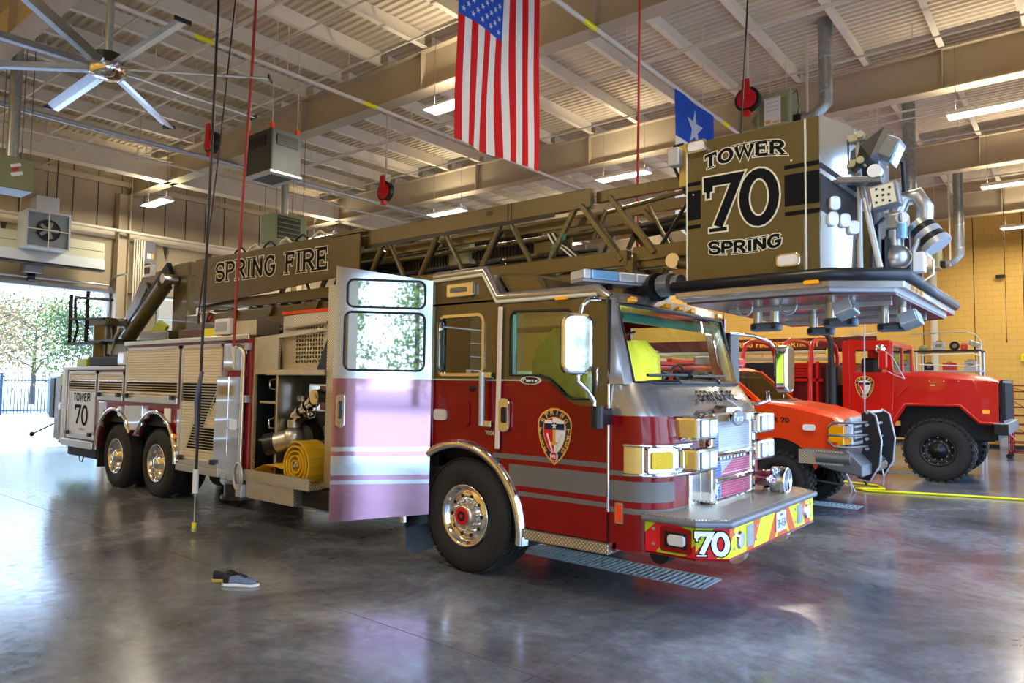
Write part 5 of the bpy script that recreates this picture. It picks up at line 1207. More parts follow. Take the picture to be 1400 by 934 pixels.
for x, z in ((2.42, 3.35), (3.17, 3.48)): MB().cyl((x, -.021, z), (x, -.026, z), .007, 8).build('panel_rivet', 'creamv', sp_)
# folded arm with lamp behind the left edge
MB().box(2.26, 2.36, .05, .12, 3.45, 3.80).build('lamp_arm', mat('brass_yellow_bracket', (.55, .42, .12), .35, .6), bk, bevel=.01)
MB().rrect((2.26, .03, 3.68), (1, 0, 0), (0, 0, 1), .10, .15, .02, .08).build('work_lamp', 'lgrey', bk, bevel=.01)
MB().tube([(2.30, .06, 3.80), (2.22, .06, 3.80), (2.18, .08, 3.7), (2.30, .1, 3.4)], .014, 6).build('lamp_cable', 'black', bk)
# silver corner panel with chevron and lamps
cpn = MB()
A, B = Vector((3.36, .0, 0)), Vector((3.56, .16, 0)); dv = (B-A)
def Q(s_, z, o=0):
    n__ = Vector((dv.y, -dv.x, 0)).normalized(); return A+dv*s_+n__*o+Vector((0, 0, z))
cp = MB().add([Q(0, 2.665), Q(1, 2.665), Q(1, 3.66), Q(.85, 3.70), Q(0, 3.78), Q(0, 2.665, -.03), Q(1, 2.665, -.03), Q(1, 3.66, -.03), Q(.85, 3.70, -.03), Q(0, 3.78, -.03)],
         [(0,1,2,3,4),(9,8,7,6,5),(0,5,6,1),(1,6,7,2),(2,7,8,3),(3,8,9,4),(4,9,5,0)]).build('basket_corner_panel', 'msilver', bk)
for z0, z1, dz, mt in ((3.10, 3.36, -.18, 'dgrey'), (3.40, 3.44, -.18, 'dgrey')):
    MB().add([Q(0, z0, .004), Q(1, z0+dz, .004), Q(1, z1+dz, .004), Q(0, z1, .004)], [(0, 1, 2, 3)]).build('chevron', mt, cp)
for s_, z in ((.35, 3.14), (.3, 3.03), (.62, 3.02), (.85, 2.97)):
    MB().rrect(Q(s_, z, .0), dv, (0, 0, 1), .075, .10, .03, .035).build('lamp_lens', 'lens', cp, bevel=.008)
MB().tube([(3.57, .17, 2.66), (3.57, .17, 3.62), (3.55, .15, 3.66), (3.50, .4, 3.70)], .02, 8).build('basket_rail_post', 'lgrey', bk)
MB().cyl((3.57, .17, 3.36), (3.72, .05, 2.66), .02, 8).build('basket_diagonal', 'lgrey', bk)
MB().tube([(3.57, .17, 3.5), (3.78, .55, 3.5), (3.80, .6, 2.66)], .02, 8).tube([(3.66, .1, 2.66), (3.66, .1, 2.95), (3.69, .12, 2.97), (3.69, .12, 2.66)], .012, 6).build('basket_rail', 'black', bk)
MB().box(3.62, 3.68, .28, .62, 2.62, 3.50).build('basket_gate', 'grey', bk, bevel=.02)
MB().box(3.66, 3.70, .30, .36, 2.7, 3.4).build('gate_trim', 'galv', bk)
for y in (.3, 2.4): MB().box(2.4, 3.6, y+1.9 if y < 1 else y, y+1.93 if y < 1 else y+.03, 2.62, 3.6).build('far_basket_panel', 'brown', bk) if y > 1 else None
MB().box(2.36, 2.40, .02, 2.4, 2.62, 3.70).build('rear_basket_panel', 'dark', bk)
MB().box(2.9, 3.4, .5, .9, 3.25, 3.55).build('control_console', 'black', bk, bevel=.03)
# flood lamp and shade at the top right of the basket
for z in (3.58, 3.40): MB().box(3.44, 3.62, .12, .18, z, z+.05).cyl((3.60, .08, z+.03), (3.60, .14, z+.03), .025, 12).build('lamp_hinge', mat('khaki_metal', (.42, .38, .22), .5), bk, bevel=.004)
MB().box(3.46, 3.52, .12, .18, 3.42, 3.60).build('lamp_hinge', 'black', bk)
hood = MB().add([(3.55, .10, 3.36), (3.66, .10, 3.44), (3.80, .16, 3.60), (3.74, .16, 3.66), (3.60, .10, 3.54), (3.55, .5, 3.36), (3.66, .5, 3.44), (3.80, .5, 3.60), (3.74, .5, 3.66), (3.60, .5, 3.54)],
         [(0,1,2,3,4),(9,8,7,6,5),(0,5,6,1),(1,6,7,2),(2,7,8,3),(3,8,9,4),(4,9,5,0)]).build('lamp_hood', 'black', bk)
MB().obox((3.79, .12, 3.47), (.035, .0, .06), (.0, .10, 0), (.04, 0, -.025)).build('flood_lamp', 'grey', bk, bevel=.008)
MB().obox((3.825, .10, 3.42), (.025, -.0, .06), (.0, .08, 0), (.006, -.0, -.004)).build('lamp_lens', 'blens', bk)
MB().obox((3.60, .10, 3.28), (.14, 0, -.02), (0, .07, 0), (0, 0, .022)).build('folding_bracket', 'grey', bk, bevel=.006)
MB().cyl((3.70, .02, 3.32), (3.70, .08, 3.32), .045, 14).build('hinge_knuckle', 'white', bk)
# control pad
cpad = MB().obox((3.76, .06, 3.14), (.085, .0, .014), (0, .055, 0), (-.012, 0, .08)).build('control_pad', 'grey', bk, bevel=.01)
MB().obox((3.755, .003, 3.14), (.07, 0, .012), (0, .002, 0), (-.01, 0, .066)).build('pad_face', 'creamv', cpad)
for a, b_ in ((0, .035), (.035, 0), (-.035, 0), (0, -.035), (0, 0), (.04, .045), (-.04, .045), (.04, -.045), (-.04, -.045)):
    MB().cyl((3.755+a, .0, 3.14+b_), (3.755+a, -.003, 3.14+b_), .010, 4).build('pad_button', 'navy', cpad)
# water cannon
wc = MB().sph((3.74, .42, 2.78), .11, 18, 12, (1, 1, .85)).cyl((3.74, .42, 2.86), (3.74, .42, 2.98), .06, 14).build('water_cannon', 'cast', bk)
MB().box(3.67, 3.83, .34, .50, 2.97, 3.10).build('cannon_gearbox', 'cast', wc, bevel=.03, seg=3)
MB().cyl((3.80, .34, 3.04), (3.81, .31, 3.04), .042, 18).build('cannon_badge', 'vwhite', wc)
MB().cyl((3.80, .31, 3.04), (3.81, .308, 3.04), .034, 18).build('cannon_badge', 'grey', wc)
MB().tube([(3.75, .42, 3.08), (3.80, .42, 3.20), (3.88, .44, 3.22), (3.93, .46, 3.12), (3.92, .46, 3.0)], .055, 12).build('cannon_elbow', 'cast', wc)
MB().tube([(3.86, .38, 2.80), (3.90, .40, 2.90), (3.94, .42, 2.94)], .02, 6).build('cannon_handle', 'lgrey', wc)
for k, (r, mt) in enumerate(((.075, 'cast'), (.085, 'black'), (.09, 'lgrey'), (.085, 'black'), (.095, 'lgrey'))):
    p0 = Vector((3.88, .46, 3.02)); dd_ = Vector((.55, -.1, -.8)).normalized(); MB().cyl(p0+dd_*(.045*k), p0+dd_*(.045*(k+1)), r, 18).build('nozzle_ring', mt, wc, bevel=.004)
MB().cyl((3.80, .36, 2.9), (3.80, .36, 3.0), .035, 12).build('blue_sleeve', 'blens', wc)
MB().box(3.66, 3.84, .2, .5, 2.62, 2.68).build('cannon_base', 'lgrey', wc, bevel=.01)
MB().box(3.60, 3.72, .30, .42, 2.68, 2.92).build('black_housing', 'black', wc, bevel=.02)
MB().tube([(3.70, .3, 3.05), (3.64, .26, 2.98), (3.62, .26, 2.88), (3.68, .3, 2.72)], .01, 5).build('control_cable', 'black', wc)
MB().box(3.86, 3.93, .36, .46, 2.66, 2.80).build('cable_box', 'white', wc, bevel=.008)
MB().tube([(3.93, .4, 2.80), (3.98, .4, 2.74), (3.98, .4, 2.64), (3.92, .4, 2.60)], .006, 5).build('control_cable', 'vwhite', wc)
# under-floor lamps, hooks and steps
for x, y, w_ in ((2.78, .55, .24), (3.02, 1.2, .22), (3.38, .40, .24), (3.60, 1.05, .22)):
    ft = MB().rrect((x-w_/2, y+.05, 2.335), (0, -1, 0), (0, 0, 1), .10, .075, .03, w_)
    f_ = MB().box(x-w_/2, x+w_/2, y-.05, y+.05, 2.30, 2.37).build('basket_foot', mat('blue_grey_foot', (.11, .13, .16), .35), bk, bevel=.025, seg=3)
    for dx in (-w_*.28, w_*.28): MB().cyl((x+dx, y, 2.36), (x+dx, y, 2.50), .035, 12).build('foot_post', 'alu', f_)
    for dx in (-w_*.34, w_*.30): MB().rrect((x+dx, y-.051, 2.335), (1, 0, 0), (0, 0, 1), .035, .04, .01, .002).build('foot_slot', 'black', f_)
for x, y in ((2.70, .3), (3.02, .35), (3.22, .8)): MB().tube([(x+.06*cos(pi+a*pi/8), y, 2.48+.07*sin(pi+a*pi/8)) for a in range(9)], .01, 6).build('tie_ring', 'lgrey', bk)
for (x, y, z) in ((3.47, .18, 2.41), (3.74, .95, 2.38)):
    l_ = MB().obox((x, y, z), (.065, 0, .024), (.015, .035, -.02), (-.016, .016, .048)).build('flood_lamp', 'galv', bk, bevel=.01)
    MB().obox((x-.015, y-.04, z+.022), (.055, 0, .02), (.003, .006, -.003), (-.013, .013, .038)).build('lamp_lens', 'lens', l_)
MB().rrect((3.36, -.235, 2.56), (1, 0, 0), (0, 0, 1), .10, .025, .01, .01).build('marker_lamp', 'amber', bk)
for k in range(3): MB().obox((3.865, .35+.16*k, 2.545), (.006, 0, 0), (0, .03, 0), (0, 0, .012)).build('marker_lamp', 'amber', bk)
# ================================================================ OTHER VEHICLES
def simple_wheel(par, x, y, R, rim, w, side=1, lug=True, rmat='black', nm='tyre', chunky=True):
    t_ = MB().lathe([(h*side, r) for h, r in tyre_prof(R, rim, w)], (x, y, R), (0, 1, 0), 40).build(nm, 'rubber', par)
    if chunky:
        g = MB(); n_ = 30
        for k in range(n_):
            for j, yo in enumerate((.03, w*.5, w-.03)):
                a = 2*pi*(k+(.5 if j == 1 else 0))/n_; c = Vector((x+cos(a)*(R-.005), y+side*yo, R+sin(a)*(R-.005)))
                g.obox(c, Vector((-sin(a), 0, cos(a)))*R*.06, Vector((0, w*.17, 0)), Vector((cos(a), 0, sin(a)))*.022)
        g.build('tread', 'rubber', t_, kind='stuff')
    MB().lathe([(h*side, r) for h, r in ((.03, rim-.01), (-.005, rim+.01), (-.01, rim), (.03, rim-.03), (.09, rim-.05), (.09, rim*.5), (.03, rim*.45), (.02, rim*.22), (-.05, rim*.2), (-.06, 0))], (x, y, R), (0, 1, 0), 32).build('wheel_rim', rmat, t_)
    for k in range(10):
        a = 2*pi*k/10; c = Vector((x+cos(a)*rim*.62, y+.085*side, R+sin(a)*rim*.62)); MB().cyl(c, c+Vector((0, -.03*side, 0)), .018, 6).build('lug_nut', 'grey', t_)
        c = Vector((x+cos(a+.3)*rim*.86, y+.04*side, R+sin(a+.3)*rim*.86)); MB().cyl(c, c+Vector((0, -.02*side, 0)), .012, 6).build('rim_bolt', 'lgrey', t_)
    return t_
# ---- orange pickup with steel brush guard
K = empty('pickup_truck', (0, 6.5, 0), 'orange-red pickup with a steel brush guard, nose poking out beside the ladder truck', 'pickup truck')
py0, py1 = 5.5, 7.5
for y, s_ in ((py0+.02, 1), (py1-.02, -1)):
    simple_wheel(K, 1.18, y, .45, .23, .30, s_); simple_wheel(K, -2.6, y, .45, .23, .30, s_)
side = [(-3.6, .75), (-3.1, .75)]+circ(-2.6, .55, .5, 180, 0, 12)+[(-2.0, .62), (.60, .60)]+circ(1.18, .56, .54, 175, 12, 14)+[(1.78, .80), (2.0, .95), (2.06, 1.30), (1.95, 1.42), (1.4, 1.55), (.95, 1.62), (.85, 1.66), (-.9, 1.62), (-3.6, 1.62)]
pk = plate(MB(), side, [], py0+.03, py0+.12); plate(pk, side, [], py1-.12, py1-.03); pk.build('body_side', 'ored', K)
hp = [(.86, 1.60), (1.2, 1.585), (1.6, 1.53), (1.9, 1.44), (2.05, 1.30)]
rings = []
for x, z in hp:
    rings.append([(x, py0+.04, z-.09), (x, py0+.12, z-.02), (x, py0+.35, z+.035), (x, py0+.55, z+.02), (x, 6.5, z+.03), (x, py1-.55, z+.02), (x, py1-.35, z+.035), (x, py1-.12, z-.02), (x, py1-.04, z-.09)])
loft(rings).build('bonnet', 'ored', K)
MB().box(.9, 2.0, py0+.1, py1-.1, .7, 1.35).build('engine_bay', 'dark', K)
MB().box(-3.5, .9, py0+.12, py1-.12, .6, 1.5).build('cab_floor', 'dark', K)
cabp = [(.88, 1.62), (.30, 2.12), (.1, 2.16), (-1.9, 2.16), (-2.1, 1.62)]
MB().ext([(.34, 2.10), (.12, 2.17), (-1.9, 2.17), (-2.0, 2.08)], py0+.2, py1-.2).build('cab_roof', 'ored', K, bevel=.03)
for y in (py0+.17, py1-.22):
    for a, b_ in (((.86, 1.62), (.30, 2.1)), ((-.6, 1.62), (-.6, 2.1)), ((-1.95, 1.62), (-1.9, 2.1))): MB().beam((a[0], y, a[1]), (b_[0], y, b_[1]), .06, .07, (0, 1, 0)).build('cab_pillar', 'ored', K)
    MB().add([(.80, y+.0, 1.63), (-1.9, y, 1.63), (-1.85, y, 2.08), (.32, y, 2.08)], [(0, 1, 2, 3)]).build('side_glass', 'glassdark', K)
MB().add([(.88, py0+.18, 1.64), (.88, py1-.18, 1.64), (.33, py1-.24, 2.10), (.33, py0+.24, 2.10)], [(0, 1, 2, 3)]).build('windshield', 'glass', K)
MB().box(.80, .98, py0+.12, py1-.12, 1.60, 1.64).build('wiper_cowl', 'black', K, bevel=.01)
MB().tube([(.93, 5.8, 1.66), (.80, 6.2, 1.72)], .012, 5).tube([(.93, 6.6, 1.66), (.80, 7.0, 1.72)], .012, 5).build('wiper', 'black', K)
lbk = MB().box(-.25, .05, py0+.3, py1-.3, 2.20, 2.34).build('light_bar', 'lgrey', K, bevel=.02)
for k, mt in enumerate(('vred', 'lens', 'ylens', 'lens', 'vred')): MB().box(-.27, .07, py0+.32+k*.28, py0+.57+k*.28, 2.23, 2.32).build('light_module', mt, lbk)
for x in (-.7, -1.4, -2.1, -2.8): MB().box(x, x+.1, py0+.2, py1-.2, 2.24, 2.30).build('roof_rack_bar', 'ored', K)
lettering(MB(), 'TER 70', (1.18, py0+.028, 1.33), (1, 0, -.03), (0, 0, 1), .075, wt=.2, serif=True, asp=1.2, lift=.004).build('wing_lettering', 'black', K)
MB().rrect((1.64, py0+.03, 1.27), (1, 0, 0), (0, 0, 1), .17, .09, .03, .04).build('marker_lamp', 'vwhite', K, bevel=.008)
for y0, y1 in ((py0+.03, py0+.50), (py1-.50, py1-.03)):
    hl = MB().box(1.86, 2.08, y0, y1, 1.05, 1.33).build('headlamp', 'chrome', K, bevel=.03)
    MB().box(2.08, 2.10, y0+.12, y1-.03, 1.14, 1.30).box(1.98, 2.09, y0-.004, y0+.1, 1.16, 1.32).build('lamp_lens', 'lens', hl)
    MB().box(1.90, 2.102, y0-.008, y0+.10, 1.08, 1.31).box(2.0, 2.104, y0, y1-.05, 1.04, 1.13).build('signal_lens', 'amber', hl, bevel=.008)
MB().box(2.0, 2.10, py0+.5, py1-.5, 1.0, 1.42).build('grille_surround', 'lgrey', K, bevel=.03)
MB().box(2.10, 2.11, py0+.58, py1-.58, 1.06, 1.34).build('grille_opening', 'black', K)
for z in (1.12, 1.20, 1.28): MB().box(2.105, 2.125, py0+.58, py1-.58, z-.015, z+.015).build('grille_bar', 'lgrey', K, bevel=.005)
M['steel'] = mat('grey_hammered_steel', (.20, .21, .22), .4, .7, bump=.2, bscale=250)
bb = MB().ext([(1.55, .98), (2.15, .98), (2.35, .78), (2.35, .62), (1.9, .70), (1.72, .76)], py0, py1).build('steel_bumper', 'steel', K, bevel=.02)
MB().cyl((1.75, py0-.012, .86), (2.2, py0-.012, .86), .075, 16).build('bumper_tube', 'steel', bb)
MB().box(1.5, 2.1, py0-.015, py0, .76, .96).build('chequer_step', 'tread', bb)
for y in (6.02, 6.92):
    MB().ext([(2.16, .55), (2.32, .52), (2.44, .75), (2.47, 1.1), (2.40, 1.45), (2.30, 1.52), (2.22, 1.48), (2.24, 1.0), (2.16, .75)], y, y+.02).build('guard_upright', 'black', K)
    MB().tube([(2.32, y+.01, .52), (2.45, y+.01, .75), (2.48, y+.01, 1.1), (2.41, y+.01, 1.46), (2.30, y+.01, 1.53)], .014, 6).build('guard_edge', 'lgrey', K)
for z in (1.50, 1.32, 1.12, .98): MB().cyl((2.30, 6.0 if z > 1.4 else 5.95, z), (2.30, 7.0, z), .022, 8).build('guard_bar', 'lgrey', K)
for z in (1.36, 1.18, 1.02):
    MB().tube([(2.30, 6.0, z), (2.26, 5.75, z), (2.16, 5.50, z), (1.98, py0-.03, z), (1.90, py0-.02, (z+1.19)/2 if z != 1.18 else z)], .018, 6).build('guard_bar', 'steel', K)
MB().cyl((2.25, 6.25, .80), (2.25, 6.75, .80), .09, 14).build('winch_drum', 'lgrey', K); MB().box(2.34, 2.40, 6.2, 6.8, .66, .78).build('winch_fairlead', 'chrome', K, bevel=.01)
MB().tube([(2.38, 6.5, .68), (2.40, 6.5, .55), (2.39, 6.52, .42)], .012, 6).build('winch_hook', 'lgrey', K)
MB().cyl((1.18, py0+.3, .45), (1.18, py1-.3, .45), .06, 8).tube([(1.6, 5.8, .5), (1.9, 6.1, .42), (1.6, 7.0, .5)], .02, 6).cyl((1.3, 5.75, .5), (1.35, 5.75, 1.1), .05, 10).build('front_axle', 'dark', K)
# ---- red six-wheel truck
X6 = empty('six_wheel_truck', (0, 12.4, 0), 'tall red military-style six-wheel truck with knobbly tyres and a black exhaust stack', 'truck')
gy0, gy1 = 11.2, 13.65
for y, s_ in ((gy0+.03, 1), (gy1-.03, -1)):
    for x in (2.42, -2.6, -4.0): simple_wheel(X6, x, y, .62, .30, .38, s_)
M['mred'] = mat('bright_red_paint', (.52, .004, .002), .3, 0, .5)
# cab
sd = plate(MB(), [(.66, 1.08), (1.56, 1.08), (1.72, 1.30), (1.72, 2.14), (1.64, 2.18), (1.60, 2.78), (1.52, 2.84), (.80, 2.88), (.66, 2.80)], [[(.92, 2.18), (.92, 2.68), (1.50, 2.66), (1.54, 2.18)]], gy0+.05, gy0+.10)
plate(sd, [(.66, 1.08), (1.56, 1.08), (1.72, 1.30), (1.72, 2.14), (1.64, 2.18), (1.60, 2.78), (1.52, 2.84), (.80, 2.88), (.66, 2.80)], [[(.92, 2.18), (.92, 2.68), (1.50, 2.66), (1.54, 2.18)]], gy1-.10, gy1-.05); sd.build('cab_side', 'mred', X6)
dr_ = plate(MB(), [(.80, 1.22), (1.62, 1.22), (1.66, 2.14), (1.58, 2.74), (.80, 2.74)], [[(.92, 2.18), (.92, 2.66), (1.49, 2.64), (1.53, 2.18)]], gy0+.03, gy0+.05).build('cab_door', 'mred', X6, bevel=.005)
emblem((1.10, gy0+.03, 1.86), (1, 0, 0), (0, 0, 1), .42, dr_)
MB().box(.66, 1.6, gy0+.1, gy1-.1, 2.78, 2.86).build('cab_roof', 'mred', X6, bevel=.03)
MB().box(.66, .72, gy0+.1, gy1-.1, 1.1, 2.3).build('cab_back', 'mred', X6)
plate(MB(), [(gy0+.08, 2.12), (gy1-.08, 2.12), (gy1-.14, 2.82), (gy0+.14, 2.82)], [[(gy0+.18, 2.2), (12.35, 2.2), (12.35, 2.74), (gy0+.20, 2.74)], [(12.5, 2.2), (gy1-.18, 2.2), (gy1-.2, 2.74), (12.5, 2.74)]], 1.58, 1.62, 'x').build('windshield_frame', 'mred', X6)
MB().box(1.595, 1.60, gy0+.18, gy1-.18, 2.2, 2.74).build('windshield', 'glass', X6)
MB().box(.95, 1.25, gy0+.4, gy0+1.0, 1.9, 2.5).build('cab_seat', 'black', X6, bevel=.05)
# hood
hood_r = []
for x, zt, zs in ((1.66, 2.20, 2.14), (2.2, 2.22, 2.12), (2.8, 2.18, 2.06), (3.3, 2.10, 2.0), (3.44, 2.04, 1.96)):
    hood_r.append([(x, gy0+.06, 1.5), (x, gy0+.06, zs-.04), (x, gy0+.14, zs), (x, gy0+.40, zt-.02), (x, 12.0, zt), (x, 12.85, zt), (x, gy1-.40, zt-.02), (x, gy1-.14, zs), (x, gy1-.06, zs-.04), (x, gy1-.06, 1.5)])
loft(hood_r).build('bonnet', 'mred', X6)
fen = [(1.56, .80), (1.64, .80), (1.66, 1.12), (1.88, 1.50), (2.80, 1.50), (3.12, 1.18), (3.44, 1.18), (3.44, 2.0), (1.70, 2.1), (1.70, 1.5), (1.56, 1.12)]
plate(MB(), fen, [], gy0+.04, gy0+.07).build('front_wing', 'mred', X6); plate(MB(), fen, [], gy1-.07, gy1-.04).build('front_wing', 'mred', X6)
for y in (gy0, gy1-.12): MB().tube([(x, y+.06, z) for x, z in ((1.58, .78), (1.60, 1.12), (1.86, 1.53), (2.82, 1.53), (3.14, 1.20), (3.44, 1.20))], .035, 8).build('wing_edge', 'mred', X6)
MB().box(1.7, 3.4, gy0+.4, gy1-.4, .85, 1.5).build('engine_block', 'dark', X6); MB().box(-4.9, 3.3, 12.0, 12.1, .8, 1.0).box(-4.9, 3.3, 12.8, 12.9, .8, 1.0).build('chassis_rails', 'dark', X6)
MB().box(3.44, 3.50, gy0+.3, gy1-.3, 1.2, 2.02).build('radiator_grille', 'black', X6)
for k in range(12): MB().box(3.50, 3.53, gy0+.35+k*.155, gy0+.40+k*.155, 1.25, 1.98).build('grille_slat', 'dark', X6)
MB().box(3.36, 3.60, gy0-.02, gy1+.02, .98, 1.20).build('front_bumper', 'black', X6, bevel=.02)
MB().box(3.36, 3.58, gy0-.03, gy1+.03, 1.19, 1.21).build('bumper_cap', 'lgrey', X6)
MB().tube([(3.58, 11.6, .98), (3.66, 11.6, .90), (3.60, 11.6, .84)], .02, 6).build('tow_shackle', 'mred', X6)
MB().cyl((2.42, gy0+.4, .62), (2.42, gy1-.4, .62), .09, 10).sph((2.42, 12.4, .62), .22, 12, 8).build('front_axle', 'dark', X6)
MB().rrect((2.36, gy0+.035, 1.92), (1, 0, 0), (0, 0, 1), .09, .015, .005, .005).build('wing_plate', 'vwhite', X6)
for x in (2.3, 2.55, 2.8, 3.05, 3.3): MB().sph((x, gy0+.04, 2.0), .012, 6, 4).build('rivet', 'lgrey', X6)
MB().cyl((1.72, gy0, 1.68), (1.90, gy0, 1.88), .018, 6).build('bonnet_latch', 'mred', X6)
MB().box(3.18, 3.30, gy0+.03, gy0+.05, 1.38, 1.46).build('side_marker', 'amber', X6)
mm6 = MB().rrect((1.52, gy0-.22, 2.42), (1, 0, 0), (0, 0, 1), .16, .38, .06, .10).build('side_mirror', 'mred', X6, bevel=.02)
MB().tube([(1.58, gy0-.15, 2.2), (1.70, gy0-.1, 2.12), (1.86, gy0, 2.05)], .010, 5).tube([(1.56, gy0-.15, 2.6), (1.66, gy0-.1, 2.5), (1.86, gy0, 2.05)], .012, 5).build('mirror_arm', 'lgrey', mm6)
MB().sph((1.46, gy0-.22, 2.66), .10, 12, 8, (1, .5, 1)).build('convex_mirror', 'chrome', mm6)
# exhaust stack
MB().cyl((.42, gy0+.1, 1.1), (.42, gy0+.1, 2.25), .13, 16).cyl((.42, gy0+.1, 2.22), (.42, gy0+.1, 2.30), .14, 16).tube([(.42, gy0+.1, 2.28), (.42, gy0+.1, 2.85), (.36, gy0+.1, 3.0), (.24, gy0+.1, 3.06)], .065, 12).build('exhaust_stack', 'black', X6)
# bed with roll arches, tank and tool boxes
MB().box(-4.9, .3, gy0+.1, gy1-.1, 1.15, 1.35).build('bed_deck', 'mred', X6)
for x in (-1.55, -.62, -.02):
    MB().tube([(x, gy0+.12, 1.3), (x, gy0+.12, 2.6), (x, gy0+.3, 2.85), (x, gy0+.7, 2.95), (x, gy1-.7, 2.95), (x, gy1-.3, 2.85), (x, gy1-.12, 2.6), (x, gy1-.12, 1.3)], .05, 8).build('roll_arch', 'mred', X6)
MB().box(-1.5, -.72, gy0+.15, gy0+.6, 1.80, 2.42).build('black_tank', 'black', X6, bevel=.02)
MB().box(-1.55, -.6, gy0+.08, gy0+.14, 1.74, 1.80).build('bed_rail', 'mred', X6); MB().box(-.6, .25, gy0+.08, gy0+.14, 1.98, 2.04).build('bed_rail', 'mred', X6)
for x in (-.48, -.08, .10): MB().box(x, x+.06, gy0+.08, gy0+.14, 1.3, 2.42).build('bed_post', 'mred', X6)
for k in range(5): MB().box(-.40, -.12, gy0+.2, gy0+.24, 2.08+k*.065, 2.13+k*.065).build('louvre', 'mred', X6)
MB().box(-.55, .28, gy0+.3, gy1-.3, 1.35, 2.38).build('pump_box', mat('deep_red_paint', (.16, .004, .004), .4), X6)
MB().tube([(-.55, gy0+.1, 1.7), (-.5, gy0+.05, 1.55), (-.45, gy0+.1, 1.45)], .03, 6).build('hose_end', 'creamv', X6)
MB().box(.30, .62, gy0+.5, gy1-.3, 1.1, 1.9).build('fuel_tank', 'dark', X6)
# ---- fire engine parked behind
EN = empty('fire_engine', (-3, 17, 0), 'dark red fire engine at the back with gold lettering, mostly hidden behind the six-wheel truck', 'fire engine')
ey0, ey1 = 16.0, 18.4
MB().box(-8.5, -.3, ey0+.05, ey1, .6, 2.55).build('body', mat('deep_red_paint', (.16, .004, .004), .4), EN, bevel=.03)
hb = MB().box(-8.5, .35, ey0, ey0+.06, 2.94, 3.26).build('name_board', mat('maroon_board', (.11, .006, .006), .35), EN)
lettering(MB(), 'SPRING FIRE DEPARTMENT', (-2.45, ey0, 3.01), (1, 0, -.005), (0, 0, 1), .16, wt=.2, serif=True, asp=1.12, gap=.13, lift=.004).build('board_lettering', 'gold', hb)
MB().box(-8.4, .2, ey0+.06, ey1-.1, 2.95, 3.2).build('upper_deck', 'dark', EN)
for z in (2.62, 2.80): MB().box(-8.0, -.9, ey0+.0, ey0+.05, z, z+.10).build('ground_ladder_rail', 'alu', EN, bevel=.01)
for k in range(14): MB().box(-7.8+k*.5, -7.76+k*.5, ey0+.02, ey0+.05, 2.62, 2.88).build('ladder_rung', 'alu', EN)
MB().cyl((-.82, ey0-.1, 2.85), (-.82, ey0, 2.85), .12, 18).build('yellow_lamp', 'yellow', EN); MB().cyl((-.82, ey0-.11, 2.85), (-.82, ey0-.1, 2.85), .03, 10).build('lamp_hub', 'black', EN)
for x in (-7, -2.2): simple_wheel(EN, x, ey0+.08, .5, .27, .3, 1, chunky=False, rmat='chrome')
for x in (-7, -2.2): simple_wheel(EN, x, ey1-.08, .5, .27, .3, -1, chunky=False, rmat='chrome')
MB().box(-.3, .22, ey0+.1, ey1-.1, .6, 2.4).build('cab', M['mred'], EN, bevel=.05)
MB().box(-.2, .15, ey0+.08, ey0+.1, 1.6, 2.3).build('side_glass', 'glassdark', EN)
MB().cyl((-.9, ey0+.05, 3.2), (0.3, ey0+.3, 3.36), .03, 8).cyl((-.6, ey0+.3, 3.3), (.3, ey0+.35, 3.22), .03, 8).build('ladder_arm', 'creamv', EN)
MB().beam((-.3, ey0+.1, 3.42), (.3, ey0+.1, 3.2), .1, .08).build('ladder_arm', 'alu', EN)
# ---- gear rack with tube rails beyond the bonnet of the six-wheel truck
RK = empty('gear_rack', (1.5, 17, 0), 'silver tube-railed rack loaded with rescue gear by the yellow wall', 'rack')
for x in (1.15, 2.6):
    for y in (16.84, 17.76): MB().cyl((x, y, 0), (x, y, 2.9), .03, 8).build('rack_post', 'lgrey', RK)
MB().box(1.1, 2.65, 16.8, 17.8, 2.84, 2.88).build('upper_shelf', 'black', RK)
MB().box(1.1, 2.65, 16.8, 17.8, 2.30, 2.34).build('lower_shelf', 'lgrey', RK)
MB().tube([(1.0, 16.85, 3.33), (2.3, 16.85, 3.36), (2.52, 16.85, 3.28), (2.64, 16.85, 3.1), (2.64, 16.85, 2.86)], .015, 6).build('top_rail', 'lgrey', RK)
MB().tube([(1.2, 16.8, 2.75), (2.45, 16.8, 2.78), (2.62, 16.8, 2.72), (2.62, 16.8, 2.5), (2.5, 16.8, 2.44), (1.2, 16.8, 2.50)], .02, 6).build('side_rail', 'creamv', RK)
gear = [('radio_unit', (1.66, 3.15), (.24, .10), 'lgrey', 'grey radio unit on the top shelf of the gear rack', 'radio', .14),
        ('hose_coil', (2.02, 3.10), (.14, .14), 'black', 'round black coil on the top shelf of the gear rack', 'coil', .1),
        ('tool_case', (2.24, 2.97), (.10, .10), 'vred', 'small dark red case on the top shelf of the gear rack', 'case', .1),
        ('floodlight', (2.48, 3.06), (.16, .10), 'galv', 'tilted grey floodlight at the end of the gear rack top shelf', 'floodlight', .12),
        ('helmet', (1.28, 2.95), (.10, .08), 'olive', 'olive round helmet on the gear rack top shelf', 'helmet', .1),
        ('red_bag', (1.9, 2.45), (.26, .11), 'vred', 'dark red bag on the lower shelf of the gear rack', 'bag', .2),
        ('black_box', (1.42, 2.44), (.14, .10), 'black', 'black box on the lower shelf of the gear rack', 'box', .16),
        ('grey_box', (2.38, 2.47), (.22, .13), 'lgrey', 'grey box on the lower shelf of the gear rack', 'box', .2)]
